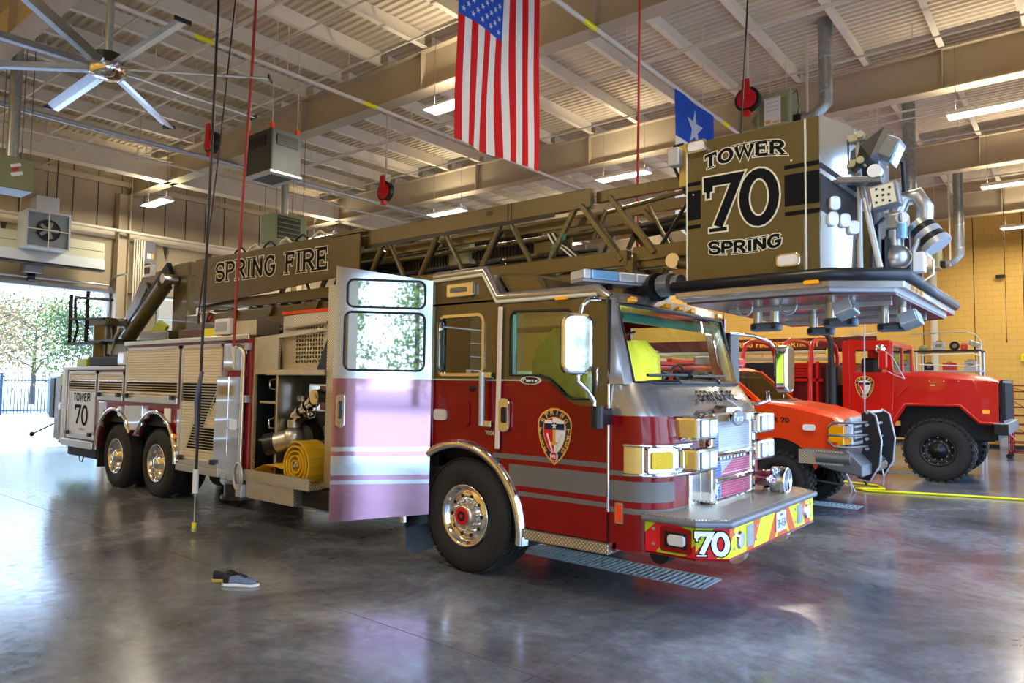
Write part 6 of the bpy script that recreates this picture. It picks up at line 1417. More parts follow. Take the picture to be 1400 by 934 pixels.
for nm, (x, z), (w, h), mt, lab, cat, dep in gear:
    zb = 2.88 if z > 2.8 else 2.34
    gt = empty(nm, (x, 17.1, zb), lab, cat)
    if 'coil' in nm:
        MB().tube([(x+.09*cos(a*pi/8), 17.1, zb+.125+.09*sin(a*pi/8)) for a in range(16)], .035, 6, closed=True).build('coil', mt, gt)
        MB().cyl((x, 17.05, zb+.125), (x, 17.15, zb+.125), .05, 10).build('coil_core', 'grey', gt)
    elif 'helmet' in nm:
        MB().sph((x, 17.1, zb+.07), .12, 12, 8, (1, 1, .8)).build('shell', mt, gt); MB().cyl((x, 17.1, zb), (x, 17.1, zb+.015), .16, 16).build('brim', mt, gt)
    elif 'floodlight' in nm:
        MB().obox((x, 17.1, zb+.16), (.13, 0, -.06), (0, .06, 0), (.03, 0, .06)).build('housing', mt, gt, bevel=.01); MB().box(x-.02, x+.02, 17.07, 17.13, zb, zb+.1).build('foot', 'black', gt)
    else:
        hh = {'radio_unit': .24, 'white_bin': .3, 'tool_case': .16, 'canvas_bag': .13, 'red_bag': .2, 'black_box': .2, 'grey_box': .26}[nm]
        MB().box(x-w/2-.03, x+w/2+.03, 17.1-dep/2, 17.1+dep/2, zb, zb+hh).build('body', mt, gt, bevel=.02)
        MB().tube([(x-.06, 17.1, zb+hh-.005), (x-.05, 17.1, zb+hh+.03), (x+.05, 17.1, zb+hh+.03), (x+.06, 17.1, zb+hh-.005)], .008, 5).build('handle', 'black', gt)
        MB().box(x-w*.3, x+w*.3, 17.1-dep/2-.006, 17.1-dep/2, zb+hh*.35, zb+hh*.7).build('front_panel', 'grey', gt)
# red wheeled hose cart at the right edge
RC = empty('hose_cart', (3.4, 18, 0), 'tall dark red steel rack on castors at the right edge by the yellow wall', 'cart')
M['dred'] = mat('dark_red_steel', (.22, .01, .01), .45)
for x in (3.08, 3.16, 4.2):
    for y in (18.0, 18.6): MB().box(x, x+.03, y, y+.03, .14, 1.97).build('cart_post', 'dred', RC)
for z in (.16, .42, .66, .90, 1.14, 1.36, 1.58, 1.78, 1.94): MB().box(3.08, 4.23, 18.0, 18.03, z, z+.03).box(3.08, 4.23, 18.6, 18.63, z, z+.03).box(3.08, 3.11, 18.0, 18.6, z, z+.03).build('cart_rail', 'dred', RC)
for z0, z1 in ((.2, .9), (.95, 1.55), (1.6, 1.9)): MB().cyl((3.2, 18.0, z1), (4.1, 18.0, z0), .01, 5).build('cart_brace', 'dred', RC)
for x in (3.1, 4.18):
    for y in (18.02, 18.6): MB().cyl((x, y-.025, .07), (x, y+.025, .07), .07, 14).build('castor', 'black', RC)
MB().box(2.62, 2.97, 21.3, 21.85, 0, 2.15).build('steel_cabinet', 'galv', (cabt := empty('wall_cabinet', (2.8, 21.6, 0), 'tall grey steel cabinet against the yellow wall behind the red six-wheel truck', 'cabinet')), bevel=.01)
MB().box(2.66, 2.93, 21.29, 21.30, .1, 2.08).build('cabinet_door', 'lgrey', cabt)
# ================================================================ FLAGS
def flag(name, x, y0, y1, z0, z1, label, us=True):
    F_ = empty(name, (x, (y0+y1)/2, z1), label, 'flag')
    NU, NV = 52, 60; V = []; Wd, Hh = y1-y0, z1-z0
    def P(u, v, o=0):
        x_ = x+.028*sin(u*7.5+v*2.2)*(0.25+v)+.018*sin(u*15+1+v*5)*v+o
        y_ = y0+Wd*(u+.012*sin(v*6+u*3)*v)-(.05*v*(1-u) if us else .0)
        return (x_, y_, z1-Hh*v+.01*sin(u*9))
    for j in range(NV+1):
        for i in range(NU+1): V.append(P(i/NU, j/NV))
    m = MB(); 
    for j in range(NV):
        for i in range(NU):
            u, v = (i+.5)/NU, (j+.5)/NV
            if us:
                c = 2 if (u < 7/13 and v < .4) else (0 if int(u*13) % 2 == 0 else 1)
            else: c = 2 if v < .335 else (1 if u < .5 else 0)
            m.m(c); b0 = len(m.v) if not m.v else None
            m.f.append((j*(NU+1)+i, j*(NU+1)+i+1, (j+1)*(NU+1)+i+1, (j+1)*(NU+1)+i)); m.mi.append(c); m.sm.append(True)
    m.v = [Vector(v) for v in V]
    m.build('flag_cloth', [M['fred'], M['fwhite'], M['fblue']], F_)
    s_ = MB()
    def star(cu, cv, r, rot=0):
        pts = []
        for k in range(10):
            rr_ = r if k % 2 == 0 else r*.4; a = 2*pi*k/10+rot
            pts.append((cu+rr_*sin(a)/Wd, cv-rr_*cos(a)/Hh))
        vs = [P(cu, cv, .006)]+[P(a, b_, .006) for a, b_ in pts]; s_.add(vs, [(0, 1+(k+1) % 10, 1+k) for k in range(10)], False)
    if us:
        for r_ in range(11):
            for c_ in range(9):
                if (r_+c_) % 2 == 0: star((c_+1)/10*7/13, (r_+1)/12*.4, .042, pi/10*0)
        s_.build('flag_stars', 'fwhite', F_)
    else: star(.5, .19, .36); s_.build('flag_star', 'fwhite', F_)
    return F_
def cloth(name, col):
    m = mat(name, col, .8, bump=.1, bscale=300); b = m.node_tree.nodes['Principled BSDF']
    n = m.node_tree.nodes; l = m.node_tree.links; tr = n.new('ShaderNodeBsdfTranslucent'); tr.inputs[0].default_value = (*col, 1); mx = n.new('ShaderNodeMixShader'); mx.inputs[0].default_value = .35
    o = n['Material Output']; l.new(b.outputs[0], mx.inputs[1]); l.new(tr.outputs[0], mx.inputs[2]); l.new(mx.outputs[0], o.inputs[0]); return m
M['fred'] = cloth('flag_red_cloth', (.62, .008, .01)); M['fwhite'] = cloth('flag_white_cloth', (.80, .79, .74)); M['fblue'] = cloth('flag_blue_cloth', (.02, .09, .50))
flag('stripes_flag', -.6, .43, 1.93, 4.55, 6.97, 'large red and white striped flag with white stars on blue, hanging at top centre', True)
flag('star_flag', -.6, 5.8, 7.42, 4.5, 6.95, 'blue, white and red flag with one big white star, hanging behind the tower basket', False)
# ================================================================ THINGS HANGING FROM THE ROOF
def lab(o, l_, c, g=None):
    o['label'] = l_; o['category'] = c
    if g: o['group'] = g
    return o
# big slow ceiling fan
fx, fy, fz = -4.525, -1.71, 5.65
FN = empty('ceiling_fan', (fx, fy, fz), 'huge silver eight-bladed ceiling fan hanging at the upper left', 'ceiling fan')
MB().lathe([(-.10, 0), (-.095, .12), (-.06, .19), (0, .21), (.05, .21), (.06, .16), (.14, .15)], (fx, fy, fz), (0, 0, 1), 28).build('hub', 'chrome', FN)
MB().cyl((fx, fy, fz+.06), (fx, fy, fz+.20), .17, 20).build('motor', 'black', FN)
MB().cyl((fx, fy, fz+.2), (fx, fy, 7.1), .045, 12).build('down_rod', 'galv', FN)
for k in range(8):
    a = radians(-.5+45*k); d = Vector((cos(a), sin(a), 0)); s_ = Vector((-sin(a), cos(a), 0))
    p0 = Vector((fx, fy, fz+.02)); V = []
    for t, w in ((.19, .055), (.30, .085), (1.95, .085)):
        c = p0+d*t+Vector((0, 0, -.02 if t > 1 else 0)); V += [c+s_*w+Vector((0, 0, .022)), c+s_*w*.3+Vector((0, 0, .035)), c-s_*w+Vector((0, 0, -.02)), c-s_*w*.2+Vector((0, 0, -.012))]
    fs = [(i*4+j, i*4+(j+1) % 4, i*4+4+(j+1) % 4, i*4+4+j) for i in range(2) for j in range(4)]+[(3, 2, 1, 0), (8, 9, 10, 11)]
    b_ = MB().add(V, fs).build('blade', mat('satin_aluminium_blade', (.55, .58, .62), .25, .9), FN)
    MB().obox(p0+d*1.96+Vector((0, 0, -.015)), d*.012, s_*.09, (0, 0, .022)).build('blade_tip', 'black', b_)
# unit heaters
def heater(x0, x1, y0, y1, z0, z1, name_label, louver='x', flue=True, tag_=None):
    H_ = empty('unit_heater', ((x0+x1)/2, (y0+y1)/2, z0), name_label, 'heater', 'olive green unit heaters')
    MB().box(x0, x1, y0, y1, z0, z1).build('heater_case', 'olive', H_, bevel=.015)
    if louver == 'x':
        MB().box(x1, x1+.012, y0+.05, y1-.22*(y1-y0), z0+.06, z1-.06).build('louvre_opening', 'black', H_)
        n_ = 5
        for k in range(n_): MB().obox((x1+.03, (y0+.05+y1-.22*(y1-y0))/2, z0+.1+(z1-z0-.16)*k/(n_-.5)), (.03, 0, -.02), (0, (y1-y0)*.36, 0), (0, 0, .006)).build('louvre', 'olive', H_)
    else:
        MB().box(x0+.05, x1-.05, y0-.012, y0, z0+.06, z1-.06).build('louvre_opening', 'black', H_)
        for k in range(6): MB().obox(((x0+x1)/2, y0-.03, z0+.1+(z1-z0-.16)*k/5.5), ((x1-x0)*.44, 0, 0), (0, .03, .02), (0, 0, .006)).build('louvre', 'galv', H_)
        MB().rrect((x1+.002, y0+(y1-y0)*.5, z0+.3*(z1-z0)+.1), (0, 1, .4), (0, -.4, 1), .18, .06, .01, .002).rrect((x1+.002, y0+(y1-y0)*.45, z0+.3*(z1-z0)+.24), (0, 1, .4), (0, -.4, 1), .16, .05, .01, .002).build('warning_sticker', 'vwhite', H_)
        MB().rrect((x1+.002, y0+(y1-y0)*.45, z0+.3*(z1-z0)+.17), (0, 1, .3), (0, -.3, 1), .10, .05, .02, .003).build('red_sticker', 'vred', H_)
    MB().lathe([(0, .19), (-.08, .16), (-.1, .05), (-.1, 0)], (x0, (y0+y1)/2, (z0+z1)/2), (1, 0, 0), 16).build('fan_shroud', 'black', H_)
    for xx in (x0+.08, x1-.08):
        for yy in (y0+.05, y1-.05): MB().cyl((xx, yy, z1), (xx, yy, 7.82), .008, 5).build('hanger_rod', 'grey', H_)
    if flue: MB().cyl(((x0+x1)/2, (y0+y1)/2, z1), ((x0+x1)/2, (y0+y1)/2, ZD), .09, 16).build('flue_pipe', 'galv', H_)
    return H_
heater(-9.55, -8.95, 3.45, 4.25, 4.92, 5.55, 'olive heater with a louvred front, hanging just above the black lettered sign board')
heater(-9.6, -9.0, -1.62, -1.12, 4.98, 5.52, 'olive heater with stickers at the left edge of the photo, below the ceiling fan', louver='y')
def sign_heater(x0, x1, y, z0, z1, label, flue_z, dx):
    H_ = empty('unit_heater', ((x0+x1)/2, y+.3, z0), label, 'heater', 'olive green unit heaters')
    MB().box(x0, x1, y, y+.55, z0, z1).build('heater_case', mat('pale_olive_enamel', (.36, .38, .22), .45), H_, bevel=.012)
    MB().box(x0+.05, x1-.05, y-.012, y, z0+.07, z1-.12).build('intake_panel', 'olive', H_)
    MB().box(x0+.14, x1-.16, y-.024, y-.012, z0+.06, z1-.10).build('instruction_sheet', 'vwhite', H_)
    for k in range(4): MB().box(x0+.17, x1-.19, y-.0255, y-.024, z0+.30+.07*k, z0+.306+.07*k).build('printed_line', 'grey', H_)
    MB().box(x0+.16, (x0+x1)/2-.04, y-.026, y-.024, z0+.08, z0+.14).box((x0+x1)/2, x1-.18, y-.026, y-.024, z0+.07, z0+.11).build('yellow_label', 'gold', H_)
    MB().box(x1, x1+.02, y+.02, y+.5, z0, z0+.03).build('burner_tray', 'gold', H_); MB().box(x1, x1+.12, y+.12, y+.36, z0+.03, z0+.2).build('gas_valve', 'dark', H_, bevel=.01)
    MB().tube([(x1+.06, y+.1, z0+.04), (x1+.12, y+.08, z0+.3), (x1+.08, y+.1, z1-.02), (x1, y+.12, z1-.06)], .008, 5).build('gas_line', 'black', H_)
    MB().add([(x0, y+.05, z0+.05), (x0-.12, y+.05, z0+.22), (x0, y+.05, z0+.36), (x0, y+.5, z0+.05), (x0-.12, y+.5, z0+.22), (x0, y+.5, z0+.36)], [(0,1,2),(5,4,3),(0,3,4,1),(1,4,5,2)]).build('louvre_hood', 'olive', H_)
    xf_ = x1+dx
    MB().tube([(x1, y+.28, z0+.14), (x1+dx*.6, y+.28, z0+.16), (xf_, y+.28, z0+.32), (xf_, y+.28, ZD)], .115, 14).build('flue_pipe', 'galv', H_)
    for zz in (z0+.5, z0+1.1): MB().cyl((xf_, y+.28, zz), (xf_, y+.28, zz+.03), .12, 14).build('flue_clamp', 'lgrey', H_)
    MB().tube([(x1+.22, y+.2, z0+.05), (x1+.22, y+.2, 7.9)], .025, 8).build('gas_riser', 'pipe', H_)
    for k, (a, b_) in enumerate(((x0+.2, 7.82), (x1-.1, 7.82))): MB().cyl((a, y+.1, z1), (a, y+.1, b_), .007, 5).build('hanger_rod', 'pipe', H_)
    return H_
sign_heater(.38, .96, 7.0, 6.33, 6.96, 'pale olive heater with an instruction sheet, right behind the top of the tower basket', 8, .5)
sign_heater(1.36, 1.86, 16.0, 4.98, 5.66, 'small distant olive heater with a white sheet, to the right of the basket', 8, .42)
# free-standing flue pipes and risers between
d2p = empty('flue_pipe', (1.9, 12, 5.9), 'grey galvanised flue pipe with an elbow, hanging to the right of the tower basket', 'pipe')
MB().tube([(1.90, 12, ZD), (1.90, 12, 6.1), (1.86, 12, 5.9), (1.70, 12, 5.72), (1.4, 12, 5.70)], .13, 14).build('duct', 'galv', d2p)
for zz in (6.3, 7.0, 7.6): MB().cyl((1.9, 12, zz), (1.9, 12, zz+.04), .137, 14).build('duct_clamp', 'lgrey', d2p)
cr2 = empty('gas_pipes', (1.4, 12, 5.5), 'thin cream gas pipes dropping beside the grey flue pipe', 'pipe')
for x, z0 in ((.95, 5.2), (1.1, 5.1), (1.25, 4.9)):
    MB().cyl((x, 12.05, z0), (x, 12.05, ZD), .025, 8).build('riser', 'pipe', cr2)
MB().cyl((.95, 12.0, 6.9), (1.3, 12.0, 6.9), .03, 8).build('header_pipe', 'pipe', cr2)
# grey air cleaner boxes
AB = empty('air_cleaner', (-6.4, 1.75, 5.4), 'dark and pale grey box-shaped air cleaner hanging over the rear of the truck', 'air cleaner')
M['agrey'] = mat('grey_green_enamel', (.13, .155, .14), .4); M['adark'] = mat('charcoal_enamel', (.035, .037, .03), .5)
MB().box(-6.80, -5.98, 1.46, 1.49, 5.46, 6.20).build('side_panel', 'adark', AB)
MB().box(-6.80, -5.98, 1.49, 2.05, 5.46, 6.20).build('case', 'agrey', AB)
MB().box(-6.82, -5.96, 1.44, 2.07, 5.42, 5.46).build('bottom_frame', 'lgrey', AB)
MB().box(-6.7, -6.1, 1.55, 1.95, 5.415, 5.42).build('filter_grid', 'adark', AB)
MB().box(-6.65, -6.15, 1.448, 1.46, 5.92, 6.10).build('louvre_opening', 'black', AB); MB().box(-5.98, -5.965, 1.56, 1.98, 5.93, 6.12).build('louvre_opening', 'black', AB)
for k in range(5): MB().box(-5.966, -5.955, 1.57, 1.97, 5.945+k*.035, 5.955+k*.035).build('louvre', 'agrey', AB)
for x, y in ((-6.75, 1.5), (-6.03, 1.5), (-6.03, 2.0)):
    c = MB().box(x-.03, x+.03, y-.03, y+.03, 6.20, 6.30).build('red_mount', 'ored', AB); MB().cyl((x, y, 6.3), (x, y, 7.82), .008, 5).build('hanger_wire', 'pipe', c)
FB = empty('exhaust_fan_box', (-15, .95, 5.0), 'pale grey square fan box with cross guard, high over the open doorway', 'fan')
MB().box(-15.6, -15.0, .50, 1.47, 5.0, 5.92).build('case', 'lgrey', FB, bevel=.02)
MB().rframe((-14.99, .985, 5.46), (0, 1, 0), (0, 0, 1), .98, .93, .01, .045, .04).build('front_frame', 'lgrey', FB)
MB().box(-15.0, -14.985, .56, 1.42, 5.06, 5.86).build('front_plate', mat('slate_grey_plate', (.16, .20, .22), .5), FB)
MB().lathe([(.02, .27), (.03, .25), (-.0, .24)], (-14.985, .985, 5.46), (1, 0, 0), 24).cyl((-14.99, .985, 5.46), (-14.98, .985, 5.46), .25, 24).build('fan_throat', 'black', FB)
for k in range(5):
    a = 2*pi*k/5; MB().obox((-14.965, .985+.12*cos(a), 5.46+.12*sin(a)), (.012, 0, 0), Vector((0, cos(a), sin(a)))*.09, Vector((.02, -sin(a), cos(a)))*.04).build('fan_blade', 'grey', FB)
MB().box(-14.95, -14.93, .52, 1.45, 5.45, 5.47).build('guard_bar', 'creamv', FB); MB().box(-14.95, -14.93, .975, .995, 5.0, 5.9).build('guard_bar', 'creamv', FB)
MB().box(-15.5, -15.05, .72, 1.22, 5.92, 6.32).build('duct_box', 'lgrey', FB, bevel=.01)
MB().cyl((-15.2, 1.2, 6.3), (-15.2, 1.2, 7.83), .012, 5).build('hanger_rod', 'black', FB)
ELB = empty('electrical_box', (-16.2, 3.95, 5.2), 'grey electrical cabinet with a white label high on the back wall right of the column', 'electrical box')
MB().box(-16.34, -16.12, 3.78, 4.08, 5.15, 5.80).build('case', 'grey', ELB, bevel=.01); MB().box(-16.12, -16.115, 3.85, 3.96, 5.3, 5.45).build('label_plate', 'vwhite', ELB); MB().box(-16.12, -16.115, 3.97, 4.03, 5.3, 5.45).build('label_plate', 'gold', ELB)
# pipes along the ceiling
def pipe(pts, r, l_, g=None, mt='pipe', nm='sprinkler_pipe', clamps=True):
    p_ = empty(nm, pts[0], l_, 'pipe', g); MB().tube(pts, r, 10).build('pipe_run', mt, p_)
    a, b_ = Vector(pts[0]), Vector(pts[-1]); L = (b_-a).length; n_ = int(L/2.6)
    for k in range(1, n_):
        c = a.lerp(b_, k/n_); MB().cyl(c, (c.x, c.y, 7.8), .008, 5).build('hanger_rod', mt, p_)
    return p_
p1_ = pipe([(-.62, -7, 7.0), (-.62, 21, 7.0)], .035, 'cream pipe that carries the two flags')
pipe([(-5.47, -7, 7.0), (-5.47, 21, 7.0)], .035, 'cream pipe with yellow bands crossing above the grey air cleaner')
pipe([(-11.0, -7, 7.0), (-11.0, 21, 7.0)], .055, 'bright silver-blue pipe crossing the ceiling below the fan', mt='lgrey')
pipe([(-11.1, -7, 6.66), (-11.1, 21, 6.66)], .025, 'thin cream pipe just below the silver-blue pipe')
pipe([(XB+.5, YL, 5.95), (XB+.5, YR, 5.95)], .045, 'horizontal cream pipe along the back wall above the doors')
for (x, y, l_) in ((-.3, 3.0, 0), (-.62, 7.9, 1), (-5.47, -.2, 2), (-5.47, 3.0, 3)):
    MB().cyl((x if x != -.3 else -.62, y, 7.0), (x if x != -.3 else -.62, y+.3, 7.0), .038, 10).build('yellow_band', 'yellow', p1_ if x > -2 else [o for o in bpy.data.objects if o.name == 'sprinkler_pipe.001'][0])
BL = ['thin cream branch pipe above the stripes flag, over the ladder truck', 'thin cream branch pipe above the ladder boom, just left of the stripes flag top', 'thin cream branch pipe crossing above the blue star flag from the left', 'thin cream branch pipe just in front of the girder over the tower basket',
      'thin cream branch pipe in the third bay, nearer the girder', 'thin cream branch pipe in the third bay, farther back', 'thin cream branch pipe in the last bay before the yellow wall', 'thin cream branch pipe nearest above the big ceiling fan', 'thin cream branch pipe crossing above the fan hub toward the air cleaner']
for k, (y, z) in enumerate(((1.15, 7.35), (2.6, 7.5), (5.6, 7.45), (7.7, 7.5), (11.2, 7.45), (12.9, 7.45), (17.0, 7.45), (-.5, 7.55), (.4, 7.35))):
    pipe([(XB+.3, y, z), (XF-.1, y, z)], .018, BL[k], 'thin branch pipes under the roof')
# hose and cord reels
def reel(x, y, z, l_, drop=None, mt='vred'):
    r_ = empty('cord_reel', (x, y, z), l_, 'reel', 'red retractable reels')
    MB().cyl((x, y-.05, z), (x, y+.05, z), .22, 20).build('reel_drum', 'black', r_, bevel=.02)
    MB().cyl((x, y-.075, z), (x, y-.05, z), .17, 20).build('reel_side', mt, r_, bevel=.01)
    MB().ext([(x-.08, z), (x+.08, z), (x+.06, z+.34), (x-.06, z+.34)], y-.11, y-.075).build('reel_bracket', mt, r_)
    MB().box(x-.05, x+.05, y-.09, y+.02, z-.30, z-.20).build('roller_guide', mt, r_, bevel=.01)
    MB().tube([(x, y, z+.2), (x, y, ZD)], .02, 6).build('mount_rod', 'pipe', r_)
    return r_
reel(-8.16, 1.54, 6.4, 'red cord reel hanging left of the grey air cleaner'); reel(-7.02, 4.9, 6.0, 'red cord reel hanging just above the ladder boom')
reel(.30, 6.8, 6.85, 'red cord reel beside the heater behind the tower basket')
def cord(pts, r, mt, l_, plug=None, nm='hanging_cord'):
    c = empty(nm, pts[-1], l_, 'cord'); MB().tube(pts, r, 8).build('cord_run', mt, c)
    if plug: plug(c)
    return c
def pl1(c):
    MB().cyl((-3.53, -.9, .78), (-3.53, -.9, .5), .035, 8).build('connector_body', 'white', c); MB().tube([(-3.48, -.9, 1.95), (-3.53, -.93, 1.6), (-3.54, -.9, 1.1)], .025, 6).build('cord_loop', mat('slate_cord', (.10, .12, .16), .5), c)
    MB().cyl((-3.53, -.9, .5), (-3.53, -.9, .14), .006, 6).build('thin_wire', 'lgrey', c)
    MB().box(-3.56, -3.50, -.915, -.885, .04, .15).build('yellow_tag', 'yellow', c, bevel=.006); MB().box(-3.56, -3.50, -.917, -.883, .055, .085).build('tag_stripe', 'lens', c)
cord([(-3.40, -.9, 7.9), (-3.44, -.9, 5.0), (-3.49, -.9, 2.6), (-3.53, -.9, .75)], .017, 'black', 'black cord dangling nearly to the floor with a yellow tag at its end', pl1)
def pl2(c):
    MB().cyl((-4.15, -.12, 2.30), (-4.14, -.12, 2.14), .035, 8, .02).cyl((-4.14, -.12, 2.14), (-4.13, -.12, 2.0), .02, 8).build('nozzle', 'creamv', c)
cord([(-3.86, -.12, 7.9), (-3.95, -.12, 6), (-4.05, -.12, 4.5), (-4.15, -.12, 2.9), (-4.16, -.12, 2.25)], .019, mat('red_air_hose', (.40, .03, .02), .5), 'red air hose hanging in front of the lettered sign board', pl2)
cord([(.86, 1.95, 7.08), (.84, 1.95, 5.0), (.83, 1.95, 4.2), (.83, 1.95, 3.2)], .016, MATS['red_air_hose'], 'dark red hose hanging straight down onto the ladder boom', lambda c: MB().cyl((.83, 1.95, 3.2), (.83, 1.95, 3.05), .025, 8).build('nozzle', 'black', c))
cord([(1.6, 3.4, 7.05), (1.5, 3.4, 5.3), (1.44, 3.42, 4.0)], .012, 'black', 'black cord hanging behind the upper left of the tower basket', lambda c: MB().cyl((1.44, 3.42, 4.0), (1.44, 3.42, 3.9), .02, 8).build('plug', 'black', c))
cord([(-3.9, -.35, 7.9), (-4.3, -.35, 5.0), (-4.7, -.35, 2.75)], .010, 'black', 'second thin black cord hanging beside the tagged cord', lambda c: MB().cyl((-4.7, -.35, 2.75), (-4.7, -.35, 2.62), .018, 8).build('plug', 'black', c))
cord([(1.86, 9.5, 7.0), (1.60, 9.5, 5.0), (1.50, 9.5, 2.83), (1.47, 9.5, .09)], .012, 'lgrey', 'thin grey cord hanging in front of the red six-wheel truck', lambda c: MB().cyl((1.47, 9.5, .10), (1.5, 9.5, .03), .025, 8).build('plug', 'black', c))
cord([(3.0, 19.6, 7.8), (3.0, 19.6, 3.3)], .008, 'black', 'black wire hanging in front of the yellow wall above the gear rack', lambda c: MB().cyl((3.0, 19.6, 3.3), (3.0, 19.6, 3.2), .015, 6).build('plug', 'black', c))
# wall camera and call point on the yellow wall
wc_ = empty('wall_camera', (2.72, YR-.1, 5.45), 'small black camera on the yellow wall', 'camera')
MB().cyl((2.72, YR, 5.45), (2.72, YR-.1, 5.42), .03, 8).build('camera_mount', 'black', wc_); MB().box(2.6, 2.84, YR-.22, YR-.08, 5.36, 5.46).build('camera_body', 'black', wc_, bevel=.02)
cp_ = empty('alarm_box', (3.3, YR, 2.9), 'small yellow alarm box on the wall at the right edge above the red cart', 'alarm box'); MB().box(3.18, 3.5, YR-.1, YR, 2.72, 2.95).build('box_case', 'yellow', cp_, bevel=.02); MB().box(3.25, 3.40, YR-.11, YR-.1, 2.78, 2.9).build('box_front', 'gold', cp_)
pl_ = empty('wall_pilaster_pipe', (.88, YR-.1, 0), 'cream downpipe on the yellow wall behind the tower basket', 'pipe'); MB().cyl((.88, YR-.12, 0), (.88, YR-.12, 7.0), .11, 14).build('pipe_run', 'pipe', pl_)
# ================================================================ THINGS ON THE FLOOR AND ON THE TRUCK
# running shoes
def shoe(cx, cy, ang, l_, blue=True):
    a = radians(ang); u = Vector((cos(a), sin(a), 0)); v = Vector((-sin(a), cos(a), 0)); o = Vector((cx, cy, 0))
    E_ = empty('running_shoe', (cx, cy, 0), l_, 'shoe')
    secs = [(-.150, .018, .0, .060), (-.135, .032, .0, .072), (-.09, .036, 0, .060), (-.05, .036, 0, .066), (-.01, .036, 0, .078), (.04, .044, 0, .056), (.08, .047, .0, .042), (.12, .040, .0, .034), (.15, .020, .004, .022)]
    R_ = []
    for s, w, z, h in secs:
        h *= 1.0
        ring = []
        for k in range(10):
            t = pi*k/9; ring.append(o+u*s+v*(w*cos(t)*(1 if k in (0, 9) else .97))+Vector((0, 0, .026+(h-.0)*sin(t)**.8*1.0-(.0))))
        R_.append(ring)
    loft(R_).build('upper', mat('grey_blue_mesh', (.17, .22, .33), .7, noise=.5, nscale=60) if blue else M['black'], E_)
    # dark heel collar
    R2_ = [[p+Vector((0, 0, .004)) for p in r] for r in R_[:3]]
    R2_ = [[o+(p-o)*1.03 for p in r] for r in R2_]; loft(R2_).build('heel_collar', mat('black_navy_knit', (.006, .008, .014), .7), E_)
    P = []
    for s, w in ((-.165, .015), (-.14, .040), (-.08, .043), (-.02, .038), (.05, .048), (.10, .052), (.145, .04), (.172, .012)): P.append((s, w))
    poly = [o+u*s+v*w for s, w in P]+[o+u*s-v*w for s, w in reversed(P)]
    n_ = len(poly); zt = lambda i: .030 if (i % n_) in range(0, 4) or i >= n_-4 else .024
    sl = MB().add([p+Vector((0, 0, .002)) for p in poly]+[p+Vector((0, 0, zt(i))) for i, p in enumerate(poly)], [tuple(range(n_)), tuple(range(2*n_-1, n_-1, -1))]+[(i, n_+i, n_+(i+1) % n_, (i+1) % n_) for i in range(n_)])
    sl.build('sole', 'vwhite' if blue else mat('tan_yellow_sole', (.60, .45, .10), .6), E_, bevel=.004)
    for k in range(4):
        c = o+u*(-.005+.018*k)+Vector((0, 0, .106-.008*k)); MB().tube([c-v*.025+Vector((0, 0, -.006)), c+Vector((0, 0, .006)), c+v*.025+Vector((0, 0, -.006))], .004, 5).build('lace', 'black', E_)
    return E_
shoe(-1.20, -1.64, 38, 'blue-grey running shoe with a white sole, nearest of the pair on the floor')
shoe(-1.405, -1.62, 44, 'black shoe with a yellow heel, behind the blue-grey running shoe', False)
# rolled yellow hose lying on the pump tray
HZ = empty('rolled_hose', (-2.55, 0, .65), 'flat yellow fire hose rolled into a coil on the pump tray', 'fire hose')
m = MB(); cx, cz = -2.62, .84
P = []
for k in range(70):
    a = 2*pi*k/16; r = .045+.0092*k/2.6; P.append((cx+r*cos(a), cz+r*sin(a)))
y0, y1 = -.15, .02
for (a, b_) in zip(P, P[1:]):
    dx, dz = b_[0]-a[0], b_[1]-a[1]; L = sqrt(dx*dx+dz*dz); nx, nz = -dz/L*.007, dx/L*.007
    m.add([(a[0]-nx, y0, a[1]-nz), (b_[0]-nx, y0, b_[1]-nz), (b_[0]+nx, y0, b_[1]+nz), (a[0]+nx, y0, a[1]+nz), (a[0]-nx, y0+.3, a[1]-nz), (b_[0]-nx, y0+.3, b_[1]-nz), (b_[0]+nx, y0+.3, b_[1]+nz), (a[0]+nx, y0+.3, a[1]+nz)],
          [(0,1,2,3),(7,6,5,4),(0,4,5,1),(2,6,7,3)])
HZr = m.build('hose_roll', 'hose', HZ)
MB().lathe([(0, .045), (.06, .045), (.07, .03)], (cx, y0-.01, cz), (0, 1, 0), 14).build('hose_coupling', 'chrome', HZ)
H2 = empty('folded_hose', (-3.2, 0, .66), 'loose fold of yellow hose at the left end of the pump tray', 'fire hose')
R_ = [[(-3.50, y, .66+.04), (-3.42, y, .74), (-3.25, y, .80), (-3.0, y, .80), (-2.86, y, .78)] for y in (-.18, .08)]
loft([R_[0], R_[1]]).build('hose_top', 'hose', H2); loft([[(-3.50, y, .70), (-3.38, y, .67), (-3.2, y, .655), (-3.0, y, .655), (-2.9, y, .66)] for y in (-.18, .08)]).build('hose_under', 'hose', H2)
